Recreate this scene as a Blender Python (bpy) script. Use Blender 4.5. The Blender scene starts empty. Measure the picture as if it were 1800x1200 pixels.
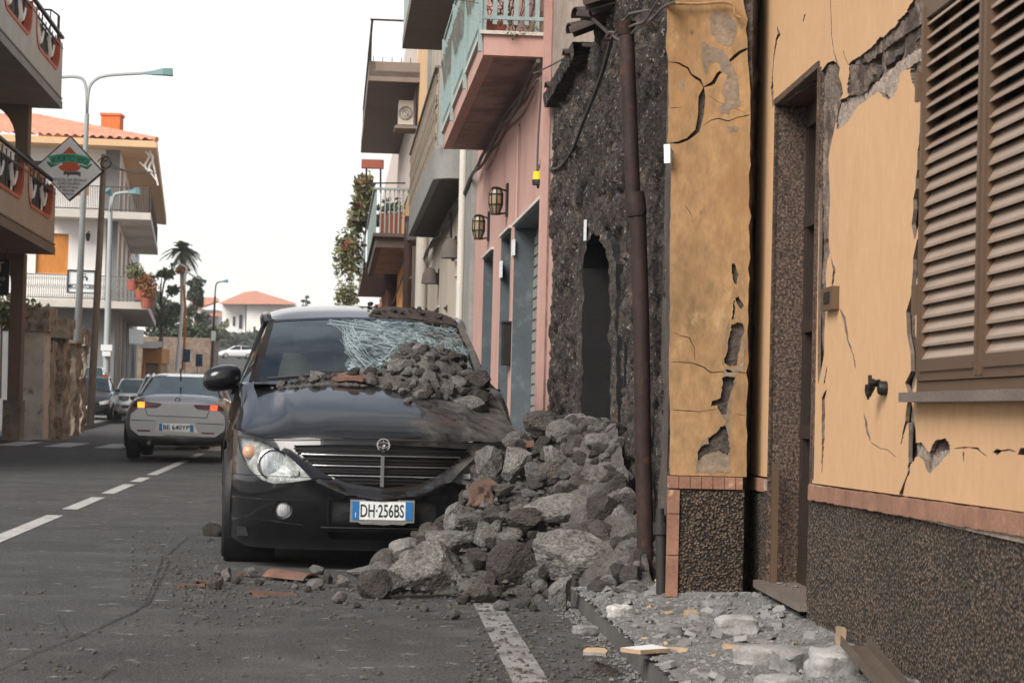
import bpy, bmesh, math, random
import numpy as np
from mathutils import Vector, Matrix, noise
from mathutils.geometry import delaunay_2d_cdt
from mathutils.bvhtree import BVHTree
SC = bpy.context.scene
COL = SC.collection
rad = math.radians
# ------------------------------------------------------------ camera
FPX, CAMH = 3600.0, 1.0
PITCH, ROLL = math.atan(120/3600), rad(1.4)
cam = bpy.data.cameras.new('camera'); camo = bpy.data.objects.new('camera', cam); COL.objects.link(camo)
cam.sensor_width = 36; cam.lens = 72; cam.clip_start = .1; cam.clip_end = 3000
fw = Vector((0, math.cos(PITCH), math.sin(PITCH))); r0 = Vector((1, 0, 0)); u0 = Vector((0, -math.sin(PITCH), math.cos(PITCH)))
rt = math.cos(ROLL)*r0 + math.sin(ROLL)*u0; up = -math.sin(ROLL)*r0 + math.cos(ROLL)*u0
mw = Matrix((rt, up, -fw)).transposed().to_4x4(); mw.translation = (0, 0, CAMH); camo.matrix_world = mw
cam.dof.use_dof = True; cam.dof.focus_distance = 11.5; cam.dof.aperture_fstop = 10
SC.camera = camo
# ------------------------------------------------------------ sky and sun
SUN_EL, SUN_AZ = 38, 217      # degrees; azimuth from +Y towards +X
world = bpy.data.worlds.new('World'); SC.world = world; world.use_nodes = True
nt = world.node_tree; nt.nodes.clear()
def wn(t, **k):
    n = nt.nodes.new(t)
    for a, b in k.items(): setattr(n, a, b)
    return n
sky = wn('ShaderNodeTexSky', sky_type='NISHITA', sun_disc=False)
sky.sun_elevation = rad(SUN_EL); sky.sun_rotation = rad(SUN_AZ); sky.air_density = 1.0; sky.dust_density = 3.0; sky.ozone_density = 1.0
tc = wn('ShaderNodeTexCoord'); mp = wn('ShaderNodeMapping'); mp.inputs['Scale'].default_value = (1, 1, 2.6)
nz = wn('ShaderNodeTexNoise'); nz.inputs['Scale'].default_value = 2.3; nz.inputs['Detail'].default_value = 7; nz.inputs['Roughness'].default_value = .55
rp = wn('ShaderNodeMapRange'); rp.inputs[1].default_value = .40; rp.inputs[2].default_value = .62
mx = wn('ShaderNodeMix', data_type='RGBA'); mx.inputs[7].default_value = (8.6, 8.4, 8.1, 1)
# thin high overcast: cloud layer over the clear sky, thicker towards the horizon
sp = wn('ShaderNodeSeparateXYZ'); hz = wn('ShaderNodeMapRange'); hz.inputs[1].default_value = .21; hz.inputs[2].default_value = .46; hz.inputs[3].default_value = 1; hz.inputs[4].default_value = 0
ad = wn('ShaderNodeMath', operation='ADD', use_clamp=True); ml = wn('ShaderNodeMath', operation='MULTIPLY_ADD'); ml.inputs[1].default_value = .42; ml.inputs[2].default_value = .06
bg = wn('ShaderNodeBackground'); bg.inputs['Strength'].default_value = .1; ow = wn('ShaderNodeOutputWorld')
L = nt.links.new
L(tc.outputs['Generated'], mp.inputs[0]); L(mp.outputs[0], nz.inputs['Vector']); L(nz.outputs[0], rp.inputs[0])
L(tc.outputs['Generated'], sp.inputs[0]); L(sp.outputs[2], hz.inputs[0]); L(rp.outputs[0], ml.inputs[0])
L(ml.outputs[0], ad.inputs[0]); L(hz.outputs[0], ad.inputs[1]); L(ad.outputs[0], mx.inputs[0])
L(sky.outputs[0], mx.inputs[6]); L(mx.outputs[2], bg.inputs[0]); L(bg.outputs[0], ow.inputs[0])
sl = bpy.data.lights.new('sun', 'SUN'); sl.energy = 3.0; sl.angle = rad(34); sl.color = (1, .955, .90)
so = bpy.data.objects.new('sun', sl); COL.objects.link(so)
a_, e_ = rad(SUN_AZ), rad(SUN_EL)
sd = Vector((math.sin(a_)*math.cos(e_), math.cos(a_)*math.cos(e_), math.sin(e_)))
so.rotation_euler = sd.to_track_quat('Z', 'Y').to_euler(); so.location = (-30, 0, 40)
SC.view_settings.view_transform = 'Standard'; SC.view_settings.look = 'None'; SC.view_settings.exposure = .52; SC.view_settings.gamma = 1
# ------------------------------------------------------------ measuring helpers: rays met with real planes
def ray(x, y):
    dx, dy = x-900., y-600.
    a = dx*math.cos(ROLL)+dy*math.sin(ROLL); b = -dx*math.sin(ROLL)+dy*math.cos(ROLL)
    fy = FPX*math.cos(PITCH)+b*math.sin(PITCH); fz = FPX*math.sin(PITCH)-b*math.cos(PITCH)
    return Vector((a/fy, 1, fz/fy))
def P(x, y, Y): return ray(x, y)*Y + Vector((0, 0, CAMH))
def G(x, y, z=0.):
    d = ray(x, y); return d*((z-CAMH)/d.z) + Vector((0, 0, CAMH))
class Wall:                      # vertical wall plane X = A + k*Y, outward normal towards the street
    def __init__(s, A, k, side=-1):
        s.A, s.k = A, k; l = math.hypot(1, k); s.n = Vector((1/l, -k/l, 0))*side; s.d = Vector((k/l, 1/l, 0))
    def pt(s, u, z, off=0.): return Vector((s.A+s.k*u, u, z)) + s.n*off
    def px(s, x, y):
        d = ray(x, y); Y = s.A/(d.x-s.k); return (Y, CAMH+d.z*Y)
class Front:                     # wall plane facing the camera at depth Y (turned by slope m)
    def __init__(s, Y, m=0., x0=0.): s.Y, s.m, s.x0 = Y, m, x0; l = math.hypot(1, m); s.n = Vector((m/l, -1/l, 0)); s.d = Vector((1/l, m/l, 0))
    def pt(s, u, z, off=0.): return Vector((u, s.Y+s.m*(u-s.x0), z)) + s.n*off
    def px(s, x, y):
        d = ray(x, y); Y = (s.Y-s.m*s.x0)/(1-s.m*d.x); return (d.x*Y, CAMH+d.z*Y)
# ------------------------------------------------------------ object helpers
def tag(o, label=None, cat=None, group=None, kind=None):
    if label: o['label'] = label
    if cat: o['category'] = cat
    if group: o['group'] = group
    if kind: o['kind'] = kind
    return o
WM = {}
def thing(name, label, cat, loc=(0, 0, 0), rz=0., group=None):
    o = bpy.data.objects.new(name, None); COL.objects.link(o); o.location = loc; o.rotation_euler = (0, 0, rz); o.empty_display_size = .2
    WM[o.name] = Matrix.Translation(loc) @ Matrix.Rotation(rz, 4, 'Z')
    return tag(o, label, cat, group)
class MB:
    def __init__(s): s.v = []; s.f = []; s.m = []; s.s = []
    def add(s, vs, fs, m=0, sm=False):
        b = len(s.v); s.v += [Vector(v) for v in vs]
        for f in fs: s.f.append([i+b for i in f]); s.m.append(m); s.s.append(sm)
        return s
    def box(s, a, b, m=0):
        x0, y0, z0 = a; x1, y1, z1 = b
        return s.hexa([(x0,y0,z0),(x1,y0,z0),(x1,y1,z0),(x0,y1,z0),(x0,y0,z1),(x1,y0,z1),(x1,y1,z1),(x0,y1,z1)], m)
    def hexa(s, p, m=0): return s.add(p, [(0,3,2,1),(4,5,6,7),(0,1,5,4),(1,2,6,5),(2,3,7,6),(3,0,4,7)], m)
    def obox(s, c, ax, ay, az, m=0):          # centre and three half vectors
        c, ax, ay, az = map(Vector, (c, ax, ay, az))
        return s.hexa([c-ax-ay-az, c+ax-ay-az, c+ax+ay-az, c-ax+ay-az, c-ax-ay+az, c+ax-ay+az, c+ax+ay+az, c-ax+ay+az], m)
    def wbox(s, W, u0, u1, z0, z1, o0, o1, m=0):   # box on a wall: along, up, and out of it
        p = [W.pt(u0,z0,o0), W.pt(u1,z0,o0), W.pt(u1,z0,o1), W.pt(u0,z0,o1), W.pt(u0,z1,o0), W.pt(u1,z1,o0), W.pt(u1,z1,o1), W.pt(u0,z1,o1)]
        return s.hexa(p, m)
    def bar(s, a, b, w, h=None, upv=(0, 0, 1), m=0):
        a, b = Vector(a), Vector(b); d = b-a; l = d.length; d.normalize(); upv = Vector(upv)
        if abs(d.dot(upv)) > .95: upv = Vector((0, 1, 0))
        x = d.cross(upv).normalized(); z = x.cross(d).normalized(); h = w if h is None else h
        return s.obox((a+b)/2, x*w/2, d*l/2, z*h/2, m)
    def tube(s, pts, r, n=8, m=0, cap=True):
        pts = [Vector(p) for p in pts]; N = len(pts); vs = []; rr = r if isinstance(r, (list, tuple)) else [r]*N
        ref = Vector((0, 0, 1))
        for i, p in enumerate(pts):
            d = (pts[min(i+1, N-1)]-pts[max(i-1, 0)]).normalized()
            if abs(d.dot(ref)) > .98: ref = Vector((1, 0, 0)) if abs(d.x) < .9 else Vector((0, 1, 0))
            x = d.cross(ref).normalized(); z = x.cross(d).normalized(); ref = z
            for k in range(n):
                t = 2*math.pi*k/n; vs.append(p+(x*math.cos(t)+z*math.sin(t))*rr[i])
        fs = [(i*n+k, i*n+(k+1) % n, (i+1)*n+(k+1) % n, (i+1)*n+k) for i in range(N-1) for k in range(n)]
        s.add(vs, fs, m, True)
        if cap: s.add(vs[:n], [tuple(range(n))[::-1]], m); s.add(vs[-n:], [tuple(range(n))], m)
        return s
    def lathe(s, prof, M=None, n=20, m=0, sm=True):      # prof: (r, z) list around local Z
        vs = []; M = M or Matrix()
        for r, z in prof:
            for k in range(n): t = 2*math.pi*k/n; vs.append(M @ Vector((r*math.cos(t), r*math.sin(t), z)))
        fs = [(i*n+k, i*n+(k+1) % n, (i+1)*n+(k+1) % n, (i+1)*n+k) for i in range(len(prof)-1) for k in range(n)]
        return s.add(vs, fs, m, sm)
    def grid(s, F, us, vs_, m=0, sm=True, keep=None, flip=False):
        nu, nv = len(us), len(vs_); pts = [F(u, v) for u in us for v in vs_]; fs = []
        for i in range(nu-1):
            for j in range(nv-1):
                if keep and not keep((us[i]+us[i+1])/2, (vs_[j]+vs_[j+1])/2): continue
                q = (i*nv+j, (i+1)*nv+j, (i+1)*nv+j+1, i*nv+j+1); fs.append(q[::-1] if flip else q)
        return s.add(pts, fs, m, sm)
    def build(s, name, mats, parent=None, world=True, angle=40, sub=0):
        me = bpy.data.meshes.new(name); inv = None
        if parent is not None and world:
            root = parent
            while root.parent is not None: root = root.parent
            inv = WM[root.name].inverted() if root.name in WM else None
        vs = [inv @ v for v in s.v] if inv is not None else s.v
        me.from_pydata([tuple(v) for v in vs], [], s.f)
        for mt in (mats if isinstance(mats, (list, tuple)) else [mats]): me.materials.append(mt)
        me.polygons.foreach_set('material_index', s.m); me.polygons.foreach_set('use_smooth', s.s)
        me.update()
        if any(s.s) and angle < 180: me.set_sharp_from_angle(angle=rad(angle))
        o = bpy.data.objects.new(name, me); COL.objects.link(o)
        if parent is not None: o.parent = parent
        if sub:
            md = o.modifiers.new('subdivision', 'SUBSURF'); md.levels = sub; md.render_levels = sub
        return o
def inpoly(x, y, poly):
    c = False; n = len(poly); j = n-1
    for i in range(n):
        xi, yi = poly[i]; xj, yj = poly[j]
        if (yi > y) != (yj > y) and x < (xj-xi)*(y-yi)/(yj-yi)+xi: c = not c
        j = i
    return c
def dens(poly, seg):
    out = []
    for i, p in enumerate(poly):
        q = poly[(i+1) % len(poly)]; l = math.hypot(q[0]-p[0], q[1]-p[1]); n = max(1, int(math.ceil(l/seg)))
        for k in range(n): t = k/n; out.append((p[0]+(q[0]-p[0])*t, p[1]+(q[1]-p[1])*t))
    return out
def rough(poly, seg, amp, seed=0):
    rng = random.Random(seed); pts = dens(poly, seg)
    return [(x+rng.gauss(0, amp), y+rng.gauss(0, amp)) for x, y in pts]
def sheet(mb, outer, holes, mapf, depth, grid=None, mf=0, ms=0, seg=None, sm=False, smside=False, back=False):
    """flat or curved panel: outer polygon minus holes (may overlap), front face at off 0, edges run back by depth"""
    if seg: outer = dens(outer, seg); holes = [dens(h, seg) for h in holes]
    V = []; E = []
    for poly in [outer]+list(holes):
        b = len(V); V += [Vector(p) for p in poly]; E += [(b+i, b+(i+1) % len(poly)) for i in range(len(poly))]
    if grid:
        xs = [p[0] for p in outer]; ys = [p[1] for p in outer]; nx = int((max(xs)-min(xs))/grid); ny = int((max(ys)-min(ys))/grid)
        for i in range(1, nx+1):
            for j in range(1, ny+1):
                x = min(xs)+(i+.5*(j % 2))*grid; y = min(ys)+j*grid
                if inpoly(x, y, outer): V.append(Vector((x, y)))
    v2, e2, f2, *_ = delaunay_2d_cdt(V, E, [], 0, 1e-6)
    bbs = [(min(p[0] for p in h), max(p[0] for p in h), min(p[1] for p in h), max(p[1] for p in h)) for h in holes]
    keep = []
    for f in f2:
        cx = sum(v2[i].x for i in f)/len(f); cy = sum(v2[i].y for i in f)/len(f)
        if not inpoly(cx, cy, outer): continue
        if any(b[0] <= cx <= b[1] and b[2] <= cy <= b[3] and inpoly(cx, cy, h) for b, h in zip(bbs, holes)): continue
        a = sum(v2[f[i]].x*v2[f[(i+1) % len(f)]].y-v2[f[(i+1) % len(f)]].x*v2[f[i]].y for i in range(len(f)))
        keep.append(tuple(f) if a > 0 else tuple(f)[::-1])
    used = sorted({i for f in keep for i in f}); ix = {k: i for i, k in enumerate(used)}
    fr = [mapf(v2[i].x, v2[i].y, 0.) for i in used]
    # orient: face normal should point along +off
    t = keep[0]; p0 = mapf(v2[t[0]].x, v2[t[0]].y, 0); p1 = mapf(v2[t[1]].x, v2[t[1]].y, 0); p2 = mapf(v2[t[2]].x, v2[t[2]].y, 0)
    flip = (p1-p0).cross(p2-p0).dot(mapf(v2[t[0]].x, v2[t[0]].y, .01)-p0) < 0
    fs = [tuple(ix[i] for i in f) for f in keep]
    mb.add(fr, [f[::-1] if flip else f for f in fs], mf, sm)
    if depth:
        cnt = {}
        for f in fs:
            for i in range(len(f)): e = (f[i], f[(i+1) % len(f)]); cnt[e] = 1
        bd = [e for e in cnt if (e[1], e[0]) not in cnt]
        bk = [mapf(v2[i].x, v2[i].y, -depth) for i in used]; n = len(fr)
        vs = []; q = []
        for a, b in bd:
            k = len(vs); vs += [fr[a], fr[b], bk[b], bk[a]]; q.append((k, k+1, k+2, k+3) if flip else (k+3, k+2, k+1, k))
        mb.add(vs, q, ms, smside)
        if back: mb.add(bk, [f if flip else f[::-1] for f in fs], ms, sm)
    return mb
def crack(pts, seed=0, jit=.35):
    """closed polygon round a polyline of (u, z, width)"""
    rng = random.Random(seed); P2 = []
    for i in range(len(pts)-1):
        a, b = pts[i], pts[i+1]; l = math.hypot(b[0]-a[0], b[1]-a[1]); n = max(1, int(l/max(.02, .9*(a[2]+b[2]))))
        n = min(n, 14)
        for k in range(n):
            t = k/n; w = a[2]+(b[2]-a[2])*t; P2.append((a[0]+(b[0]-a[0])*t+rng.gauss(0, w*jit), a[1]+(b[1]-a[1])*t+rng.gauss(0, w*jit), w*rng.uniform(.8, 1.25)))
    P2.append(pts[-1]); Lf = []; Rt = []
    for i, p in enumerate(P2):
        a = P2[max(0, i-1)]; b = P2[min(len(P2)-1, i+1)]; dx, dy = b[0]-a[0], b[1]-a[1]; l = math.hypot(dx, dy) or 1; nx, ny = -dy/l, dx/l
        w = p[2]/2 if 0 < i < len(P2)-1 else p[2]*.1
        Lf.append((p[0]+nx*w, p[1]+ny*w)); Rt.append((p[0]-nx*w, p[1]-ny*w))
    return Lf+Rt[::-1]
def lerp(x, xs, ys): return float(np.interp(x, xs, ys))
def spl(xs, ys):                      # monotone cubic interpolation
    xs = np.array(xs, float); ys = np.array(ys, float); h = np.diff(xs); d = np.diff(ys)/h; m = np.zeros(len(xs))
    for i in range(1, len(xs)-1):
        if d[i-1]*d[i] > 0: w1 = 2*h[i]+h[i-1]; w2 = h[i]+2*h[i-1]; m[i] = (w1+w2)/(w1/d[i-1]+w2/d[i])
    m[0] = d[0]; m[-1] = d[-1]
    def f(x):
        x = min(max(x, xs[0]), xs[-1]); i = min(int(np.searchsorted(xs, x, 'right'))-1, len(xs)-2); t = (x-xs[i])/h[i]
        return float((2*t**3-3*t*t+1)*ys[i]+(t**3-2*t*t+t)*h[i]*m[i]+(-2*t**3+3*t*t)*ys[i+1]+(t**3-t*t)*h[i]*m[i+1])
    return f
def curve3(pts, n=24):                # smooth polyline through points (Catmull-Rom)
    pts = [Vector(p) for p in pts]; out = []; N = len(pts)
    for i in range(N-1):
        p0, p1, p2, p3 = pts[max(i-1, 0)], pts[i], pts[i+1], pts[min(i+2, N-1)]
        for k in range(n): t = k/n; out.append(.5*((2*p1)+(p2-p0)*t+(2*p0-5*p1+4*p2-p3)*t*t+(3*p1-p0-3*p2+p3)*t**3))
    return out+[pts[-1]]
def fbm(p, o=4): return noise.fractal(p, 1.0, 2.0, o)
# ------------------------------------------------------------ materials
def lin(c): c = c/255.; return c/12.92 if c <= .04045 else ((c+.055)/1.055)**2.4
def C(r, g, b, k=1.): return (min(lin(r)*k, .9), min(lin(g)*k, .9), min(lin(b)*k, .9))
def mat(name, col, rough=.85, metal=0., var=.2, vs=1.5, fine=.15, fs=60., bump=.25, bs=60., bd=.01, spots=(), stretch=(1, 1, 1), coat=0., spec=.5, coords='pos', rnd=0., emit=None, alpha=1., voro=0., vscale=60.):
    m = bpy.data.materials.new(name); m.use_nodes = True; t = m.node_tree; N = t.nodes; K = t.links.new; b = N['Principled BSDF']
    b.inputs['Roughness'].default_value = rough; b.inputs['Metallic'].default_value = metal; b.inputs['Specular IOR Level'].default_value = spec
    b.inputs['Coat Weight'].default_value = coat; b.inputs['Coat Roughness'].default_value = .03
    if emit: b.inputs['Emission Color'].default_value = (*col, 1); b.inputs['Emission Strength'].default_value = emit
    if coords == 'pos': src = N.new('ShaderNodeNewGeometry').outputs['Position']
    else: src = N.new('ShaderNodeTexCoord').outputs['Object']
    mp = N.new('ShaderNodeMapping'); mp.inputs['Scale'].default_value = stretch; K(src, mp.inputs[0]); V = mp.outputs[0]
    if rnd:
        oi = N.new('ShaderNodeObjectInfo'); va = N.new('ShaderNodeVectorMath'); va.operation = 'ADD'; mm = N.new('ShaderNodeMath'); mm.operation = 'MULTIPLY'; mm.inputs[1].default_value = 37.
        K(oi.outputs['Random'], mm.inputs[0]); K(mm.outputs[0], va.inputs[1]); K(V, va.inputs[0]); V = va.outputs[0]
    def nz(scale, det=5, rg=.6):
        n = N.new('ShaderNodeTexNoise'); n.inputs['Scale'].default_value = scale; n.inputs['Detail'].default_value = det; n.inputs['Roughness'].default_value = rg; K(V, n.inputs['Vector']); return n.outputs[0]
    def mr(o, a, b_, c, d):
        n = N.new('ShaderNodeMapRange'); K(o, n.inputs[0])
        for i, q in enumerate((a, b_, c, d)): n.inputs[i+1].default_value = q
        return n.outputs[0]
    def mul(o1, o2):
        n = N.new('ShaderNodeMath'); n.operation = 'MULTIPLY'; K(o1, n.inputs[0])
        if isinstance(o2, float): n.inputs[1].default_value = o2
        else: K(o2, n.inputs[1])
        return n.outputs[0]
    f = mr(nz(vs), .3, .7, 1-var, 1+var)
    if fine: f = mul(f, mr(nz(fs, 3), .3, .7, 1-fine, 1+fine))
    if rnd: f = mul(f, mr(oi.outputs['Random'], 0, 1, 1-rnd, 1+rnd))
    if voro:
        vo = N.new('ShaderNodeTexVoronoi'); vo.inputs['Scale'].default_value = vscale; K(V, vo.inputs['Vector'])
        f = mul(f, mr(vo.outputs['Distance'], .1, .6, 1+voro, 1-voro))
    vm = N.new('ShaderNodeVectorMath'); vm.operation = 'SCALE'; vm.inputs[0].default_value = col; K(f, vm.inputs['Scale']); o = vm.outputs[0]
    for sc, ss, lo, hi in spots:
        mxn = N.new('ShaderNodeMix'); mxn.data_type = 'RGBA'; mxn.inputs[7].default_value = (*sc, 1); K(mr(nz(ss, 6, .65), lo, hi, 0, 1), mxn.inputs[0]); K(o, mxn.inputs[6]); o = mxn.outputs[2]
    K(o, b.inputs['Base Color'])
    if bump:
        bn = N.new('ShaderNodeBump'); bn.inputs['Strength'].default_value = bump; bn.inputs['Distance'].default_value = bd
        if voro: 
            aa = N.new('ShaderNodeMath'); aa.operation = 'SUBTRACT'; K(nz(bs, 6), aa.inputs[0]); K(vo.outputs['Distance'], aa.inputs[1]); K(aa.outputs[0], bn.inputs['Height'])
        else: K(nz(bs, 7), bn.inputs['Height'])
        K(bn.outputs[0], b.inputs['Normal'])
    if alpha < 1: b.inputs['Alpha'].default_value = alpha
    return m
def glass(name, tint, mixf=.25, rough=.02):
    m = bpy.data.materials.new(name); m.use_nodes = True; t = m.node_tree; N = t.nodes; K = t.links.new; N.clear()
    g = N.new('ShaderNodeBsdfGlossy'); g.inputs['Roughness'].default_value = rough; g.inputs['Color'].default_value = (.85, .97, 1, 1)
    tr = N.new('ShaderNodeBsdfTransparent'); tr.inputs['Color'].default_value = (*tint, 1); lw = N.new('ShaderNodeLayerWeight'); fr = N.new('ShaderNodeMath'); fr.operation = 'POWER'; fr.inputs[1].default_value = 4.; K(lw.outputs['Facing'], fr.inputs[0])
    a = N.new('ShaderNodeMath'); a.operation = 'MULTIPLY_ADD'; a.inputs[1].default_value = .9; a.inputs[2].default_value = mixf+.03; a.use_clamp = True
    mx = N.new('ShaderNodeMixShader'); o = N.new('ShaderNodeOutputMaterial'); K(fr.outputs[0], a.inputs[0]); K(a.outputs[0], mx.inputs[0]); K(tr.outputs[0], mx.inputs[1]); K(g.outputs[0], mx.inputs[2]); K(mx.outputs[0], o.inputs[0])
    return m
T = {}
T['asphalt'] = mat('asphalt', (.054, .054, .053), .9, var=.3, vs=.9, fine=.75, fs=62, bump=.6, bs=90, bd=.008, voro=.3, vscale=95, spots=[((.074, .073, .071), 1.7, .5, .7), ((.030, .030, .030), 2.6, .58, .72), ((.19, .19, .187), 6.5, .615, .69), ((.10, .10, .098), 3.1, .60, .74), ((.022, .022, .022), 21, .68, .74)])
T['dustypaint'] = mat('dusty_road_paint', (.20, .197, .19), .9, var=.25, vs=3, fine=.3, fs=70, bump=.3, bs=90, bd=.003, spots=[((.075, .073, .07), 9, .50, .64)])
T['paint'] = mat('road_paint', (.40, .39, .37), .8, var=.15, vs=3, fine=.2, fs=70, bump=.3, bs=90, bd=.003, spots=[((.09, .088, .085), 14, .55, .68)])
T['pave'] = mat('pavement', (.13, .125, .118), .9, var=.25, vs=2, fine=.3, fs=60, bump=.4, bs=70, spots=[((.22, .21, .2), 3, .48, .62)])
T['kerb'] = mat('kerb_stone', (.07, .066, .062), .9, var=.3, vs=3, bump=.5, bs=50)
T['soil'] = mat('soil', (.06, .052, .042), .95, var=.3, vs=.4)
T['yellow'] = mat('apricot_plaster', C(209, 168, 126, .82), .88, var=.07, vs=1.1, fine=.05, fs=25, bump=.2, bs=130, bd=.004, stretch=(1, 1, .55), spots=[(C(196, 152, 108, .84), 2.2, .56, .78), (C(216, 186, 150, .86), 5, .62, .8), (C(150, 116, 84, .8), 31, .74, .80)])
T['ochre'] = mat('stained_ochre_plaster', C(190, 151, 106, .57), .9, var=.3, vs=2.2, fine=.22, fs=26, bump=.35, bs=70, bd=.006, stretch=(1, 1, .5), spots=[(C(160, 120, 78, .8), 3.4, .50, .72), (C(202, 172, 128, .85), 5, .60, .75), (C(110, 88, 68, .7), 12, .66, .74), (C(140, 128, 104, .75), 1.7, .58, .72)])
T['break'] = mat('plaster_edge', C(120, 106, 94, .7), .95, var=.25, vs=12, bump=.5, bs=60)
T['rubblecore'] = mat('exposed_masonry', C(134, 118, 106, .75), .95, var=.4, vs=7, fine=.35, fs=45, bump=.9, bs=40, bd=.03, spots=[(C(84, 70, 60, .8), 5, .52, .6), (C(176, 152, 130, .8), 9, .6, .68)])
T['darkcore'] = mat('dark_masonry', C(92, 82, 75, .7), .95, var=.5, vs=6, fine=.3, fs=40, bump=.9, bs=35, bd=.03, spots=[(C(120, 112, 104, .7), 8, .58, .68)])
T['mortar'] = mat('grey_mortar', C(172, 156, 142, .8), .95, var=.25, vs=9, fine=.25, fs=60, bump=.8, bs=45, bd=.02)
T['roughcast'] = mat('roughcast', C(112, 95, 80, 1.15), .95, var=.22, vs=1.6, fine=.3, fs=55, bump=1., bs=85, bd=.04, voro=.8, vscale=78, spots=[(C(30, 24, 20, .8), 60, .54, .66), (C(122, 112, 102, .8), 2.1, .62, .85), (C(60, 52, 46, .8), 1.1, .55, .8)])
T['brick'] = mat('brick_tile', C(158, 116, 94, .72), .85, var=.25, vs=6, fine=.15, fs=60, bump=.3, spots=[(C(200, 160, 132, .8), 16, .62, .7)])
T['granite'] = mat('brown_granite', C(112, 92, 80, .75), .5, var=.1, vs=2, fine=.9, fs=85, bump=.05, voro=.45, vscale=95, spots=[(C(40, 30, 26, .8), 75, .52, .58)])
T['sill'] = mat('stone_sill', C(124, 112, 104, .7), .55, var=.15, vs=4, fine=.4, fs=140, bump=.1)
T['bronze'] = mat('bronze_aluminium', C(118, 95, 76, .72), .42, .3, var=.05, vs=3, fine=.05, bump=.02)
T['slat'] = mat('shutter_slat', C(184, 162, 144, .8), .33, .3, var=.08, vs=5, fine=.05, bump=.02)
T['door'] = mat('dark_brown_door', C(54, 42, 35, .7), .45, .1, var=.1, vs=3, bump=.03)
T['iron'] = mat('black_iron', (.015, .014, .013), .55, .4, var=.2, bump=.1)
T['rust'] = mat('rusty_pipe', C(66, 46, 40, .6), .75, .2, var=.35, vs=4, fine=.25, fs=40, bump=.4, bs=50, spots=[(C(120, 66, 44, .7), 7, .6, .72), ((.012, .01, .01), 5, .58, .7)])
T['blackpipe'] = mat('black_pipe', (.02, .019, .018), .6, .1, var=.3, bump=.2)
T['lava'] = mat('lava_masonry', C(94, 83, 75, .56), .95, var=.5, vs=4.5, fine=.85, fs=26, bump=1., bs=24, bd=.09, stretch=(1, .6, 1), spots=[(C(58, 50, 46, .6), 3., .50, .62), (C(30, 25, 23, .6), 16, .54, .62), (C(186, 174, 160, .6), 24, .60, .65), (C(112, 84, 64, .7), 8, .60, .7), (C(176, 168, 158, .6), 2.6, .70, .76)])
T['rock'] = mat('lava_rock', C(140, 136, 131, .70), .93, var=.4, vs=1.6, fine=.5, fs=14, bump=.9, bs=6, bd=.05, coords='obj', rnd=.35, spots=[(C(182, 176, 168, .66), 3.5, .56, .70), (C(70, 64, 59, .6), 2.4, .56, .68), (C(40, 36, 33, .6), 11, .60, .68)])
T['rockdark'] = mat('dark_lava_rock', C(98, 91, 85, .62), .93, var=.4, vs=1.6, fine=.5, fs=14, bump=.9, bs=6, bd=.05, coords='obj', rnd=.4, spots=[(C(140, 132, 122, .6), 4, .60, .72), (C(36, 32, 30, .6), 9, .58, .68)])
T['rubbledust'] = mat('rubble_fines', C(112, 107, 101, .6), .96, var=.4, vs=5, fine=.4, fs=70, bump=1., bs=60, bd=.03)
T['chip'] = mat('plaster_chip', C(158, 157, 154, .66), .95, var=.25, vs=12, fine=.2, fs=90, bump=.5, bs=60, coords='obj', rnd=.3)
T['chipy'] = mat('painted_plaster_chip', C(196, 168, 136, .72), .9, var=.12, vs=12, bump=.3, coords='obj', rnd=.15)
T['dust'] = mat('plaster_dust', C(140, 140, 139, .62), .97, var=.3, vs=3, fine=.4, fs=90, bump=.8, bs=90, bd=.012, spots=[(C(108, 102, 96, .6), 6, .5, .64)])
T['terra'] = mat('terracotta', C(122, 88, 72, .66), .85, var=.3, vs=6, fine=.2, bump=.4, bs=50, coords='obj', rnd=.25, spots=[(C(100, 84, 74, .7), 9, .52, .66)])
T['rooftile'] = mat('roof_tile', C(204, 142, 116, .85), .85, var=.25, vs=2, fine=.25, fs=12, bump=.2, spots=[(C(226, 170, 140, .8), 5, .58, .7)])
T['pink'] = mat('pink_plaster', C(197, 158, 147, .82), .9, var=.1, vs=1.2, fine=.05, fs=20, bump=.15, stretch=(1, 1, .4), spots=[(C(176, 126, 112, .8), 1.8, .55, .75)])
T['soffit'] = mat('weathered_pink_soffit', C(160, 134, 126, .95), .92, var=.25, vs=1.4, fine=.1, bump=.15, spots=[(C(130, 104, 98, .9), 2.2, .48, .6), (C(186, 146, 134, .8), 3, .62, .7)])
T['brownsoffit'] = mat('brown_soffit', C(134, 122, 114, .9), .9, var=.12, vs=2, bump=.1, stretch=(1, 6, 1))
T['greywall'] = mat('grey_plaster', C(184, 174, 160, .95), .9, var=.12, vs=1, bump=.15, stretch=(1, 1, .4), spots=[(C(140, 126, 112, .8), 1.6, .56, .72)])
T['weather'] = mat('weathered_grey_plaster', C(160, 146, 134, .85), .93, var=.25, vs=2, fine=.15, fs=20, bump=.4, stretch=(1.2, 1, .35), spots=[(C(106, 88, 78, .8), 2.4, .5, .66), (C(206, 196, 184, .8), 4, .6, .7)])
T['greyslab'] = mat('grey_concrete', C(146, 146, 142, .8), .85, var=.15, vs=2, bump=.15)
T['darkslab'] = mat('dark_concrete', C(98, 90, 86, .8), .9, var=.12, vs=2, bump=.1)
T['beige'] = mat('beige_plaster', C(228, 190, 146, .85), .9, var=.07, vs=1, bump=.1)
T['paleplaster'] = mat('pale_pinkish_plaster', C(214, 200, 190, .85), .9, var=.08)
T['orange'] = mat('orange_plaster', C(214, 150, 86, .85), .9, var=.12, vs=1, bump=.1, spots=[(C(130, 78, 40, .8), 2, .64, .72)])
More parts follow.
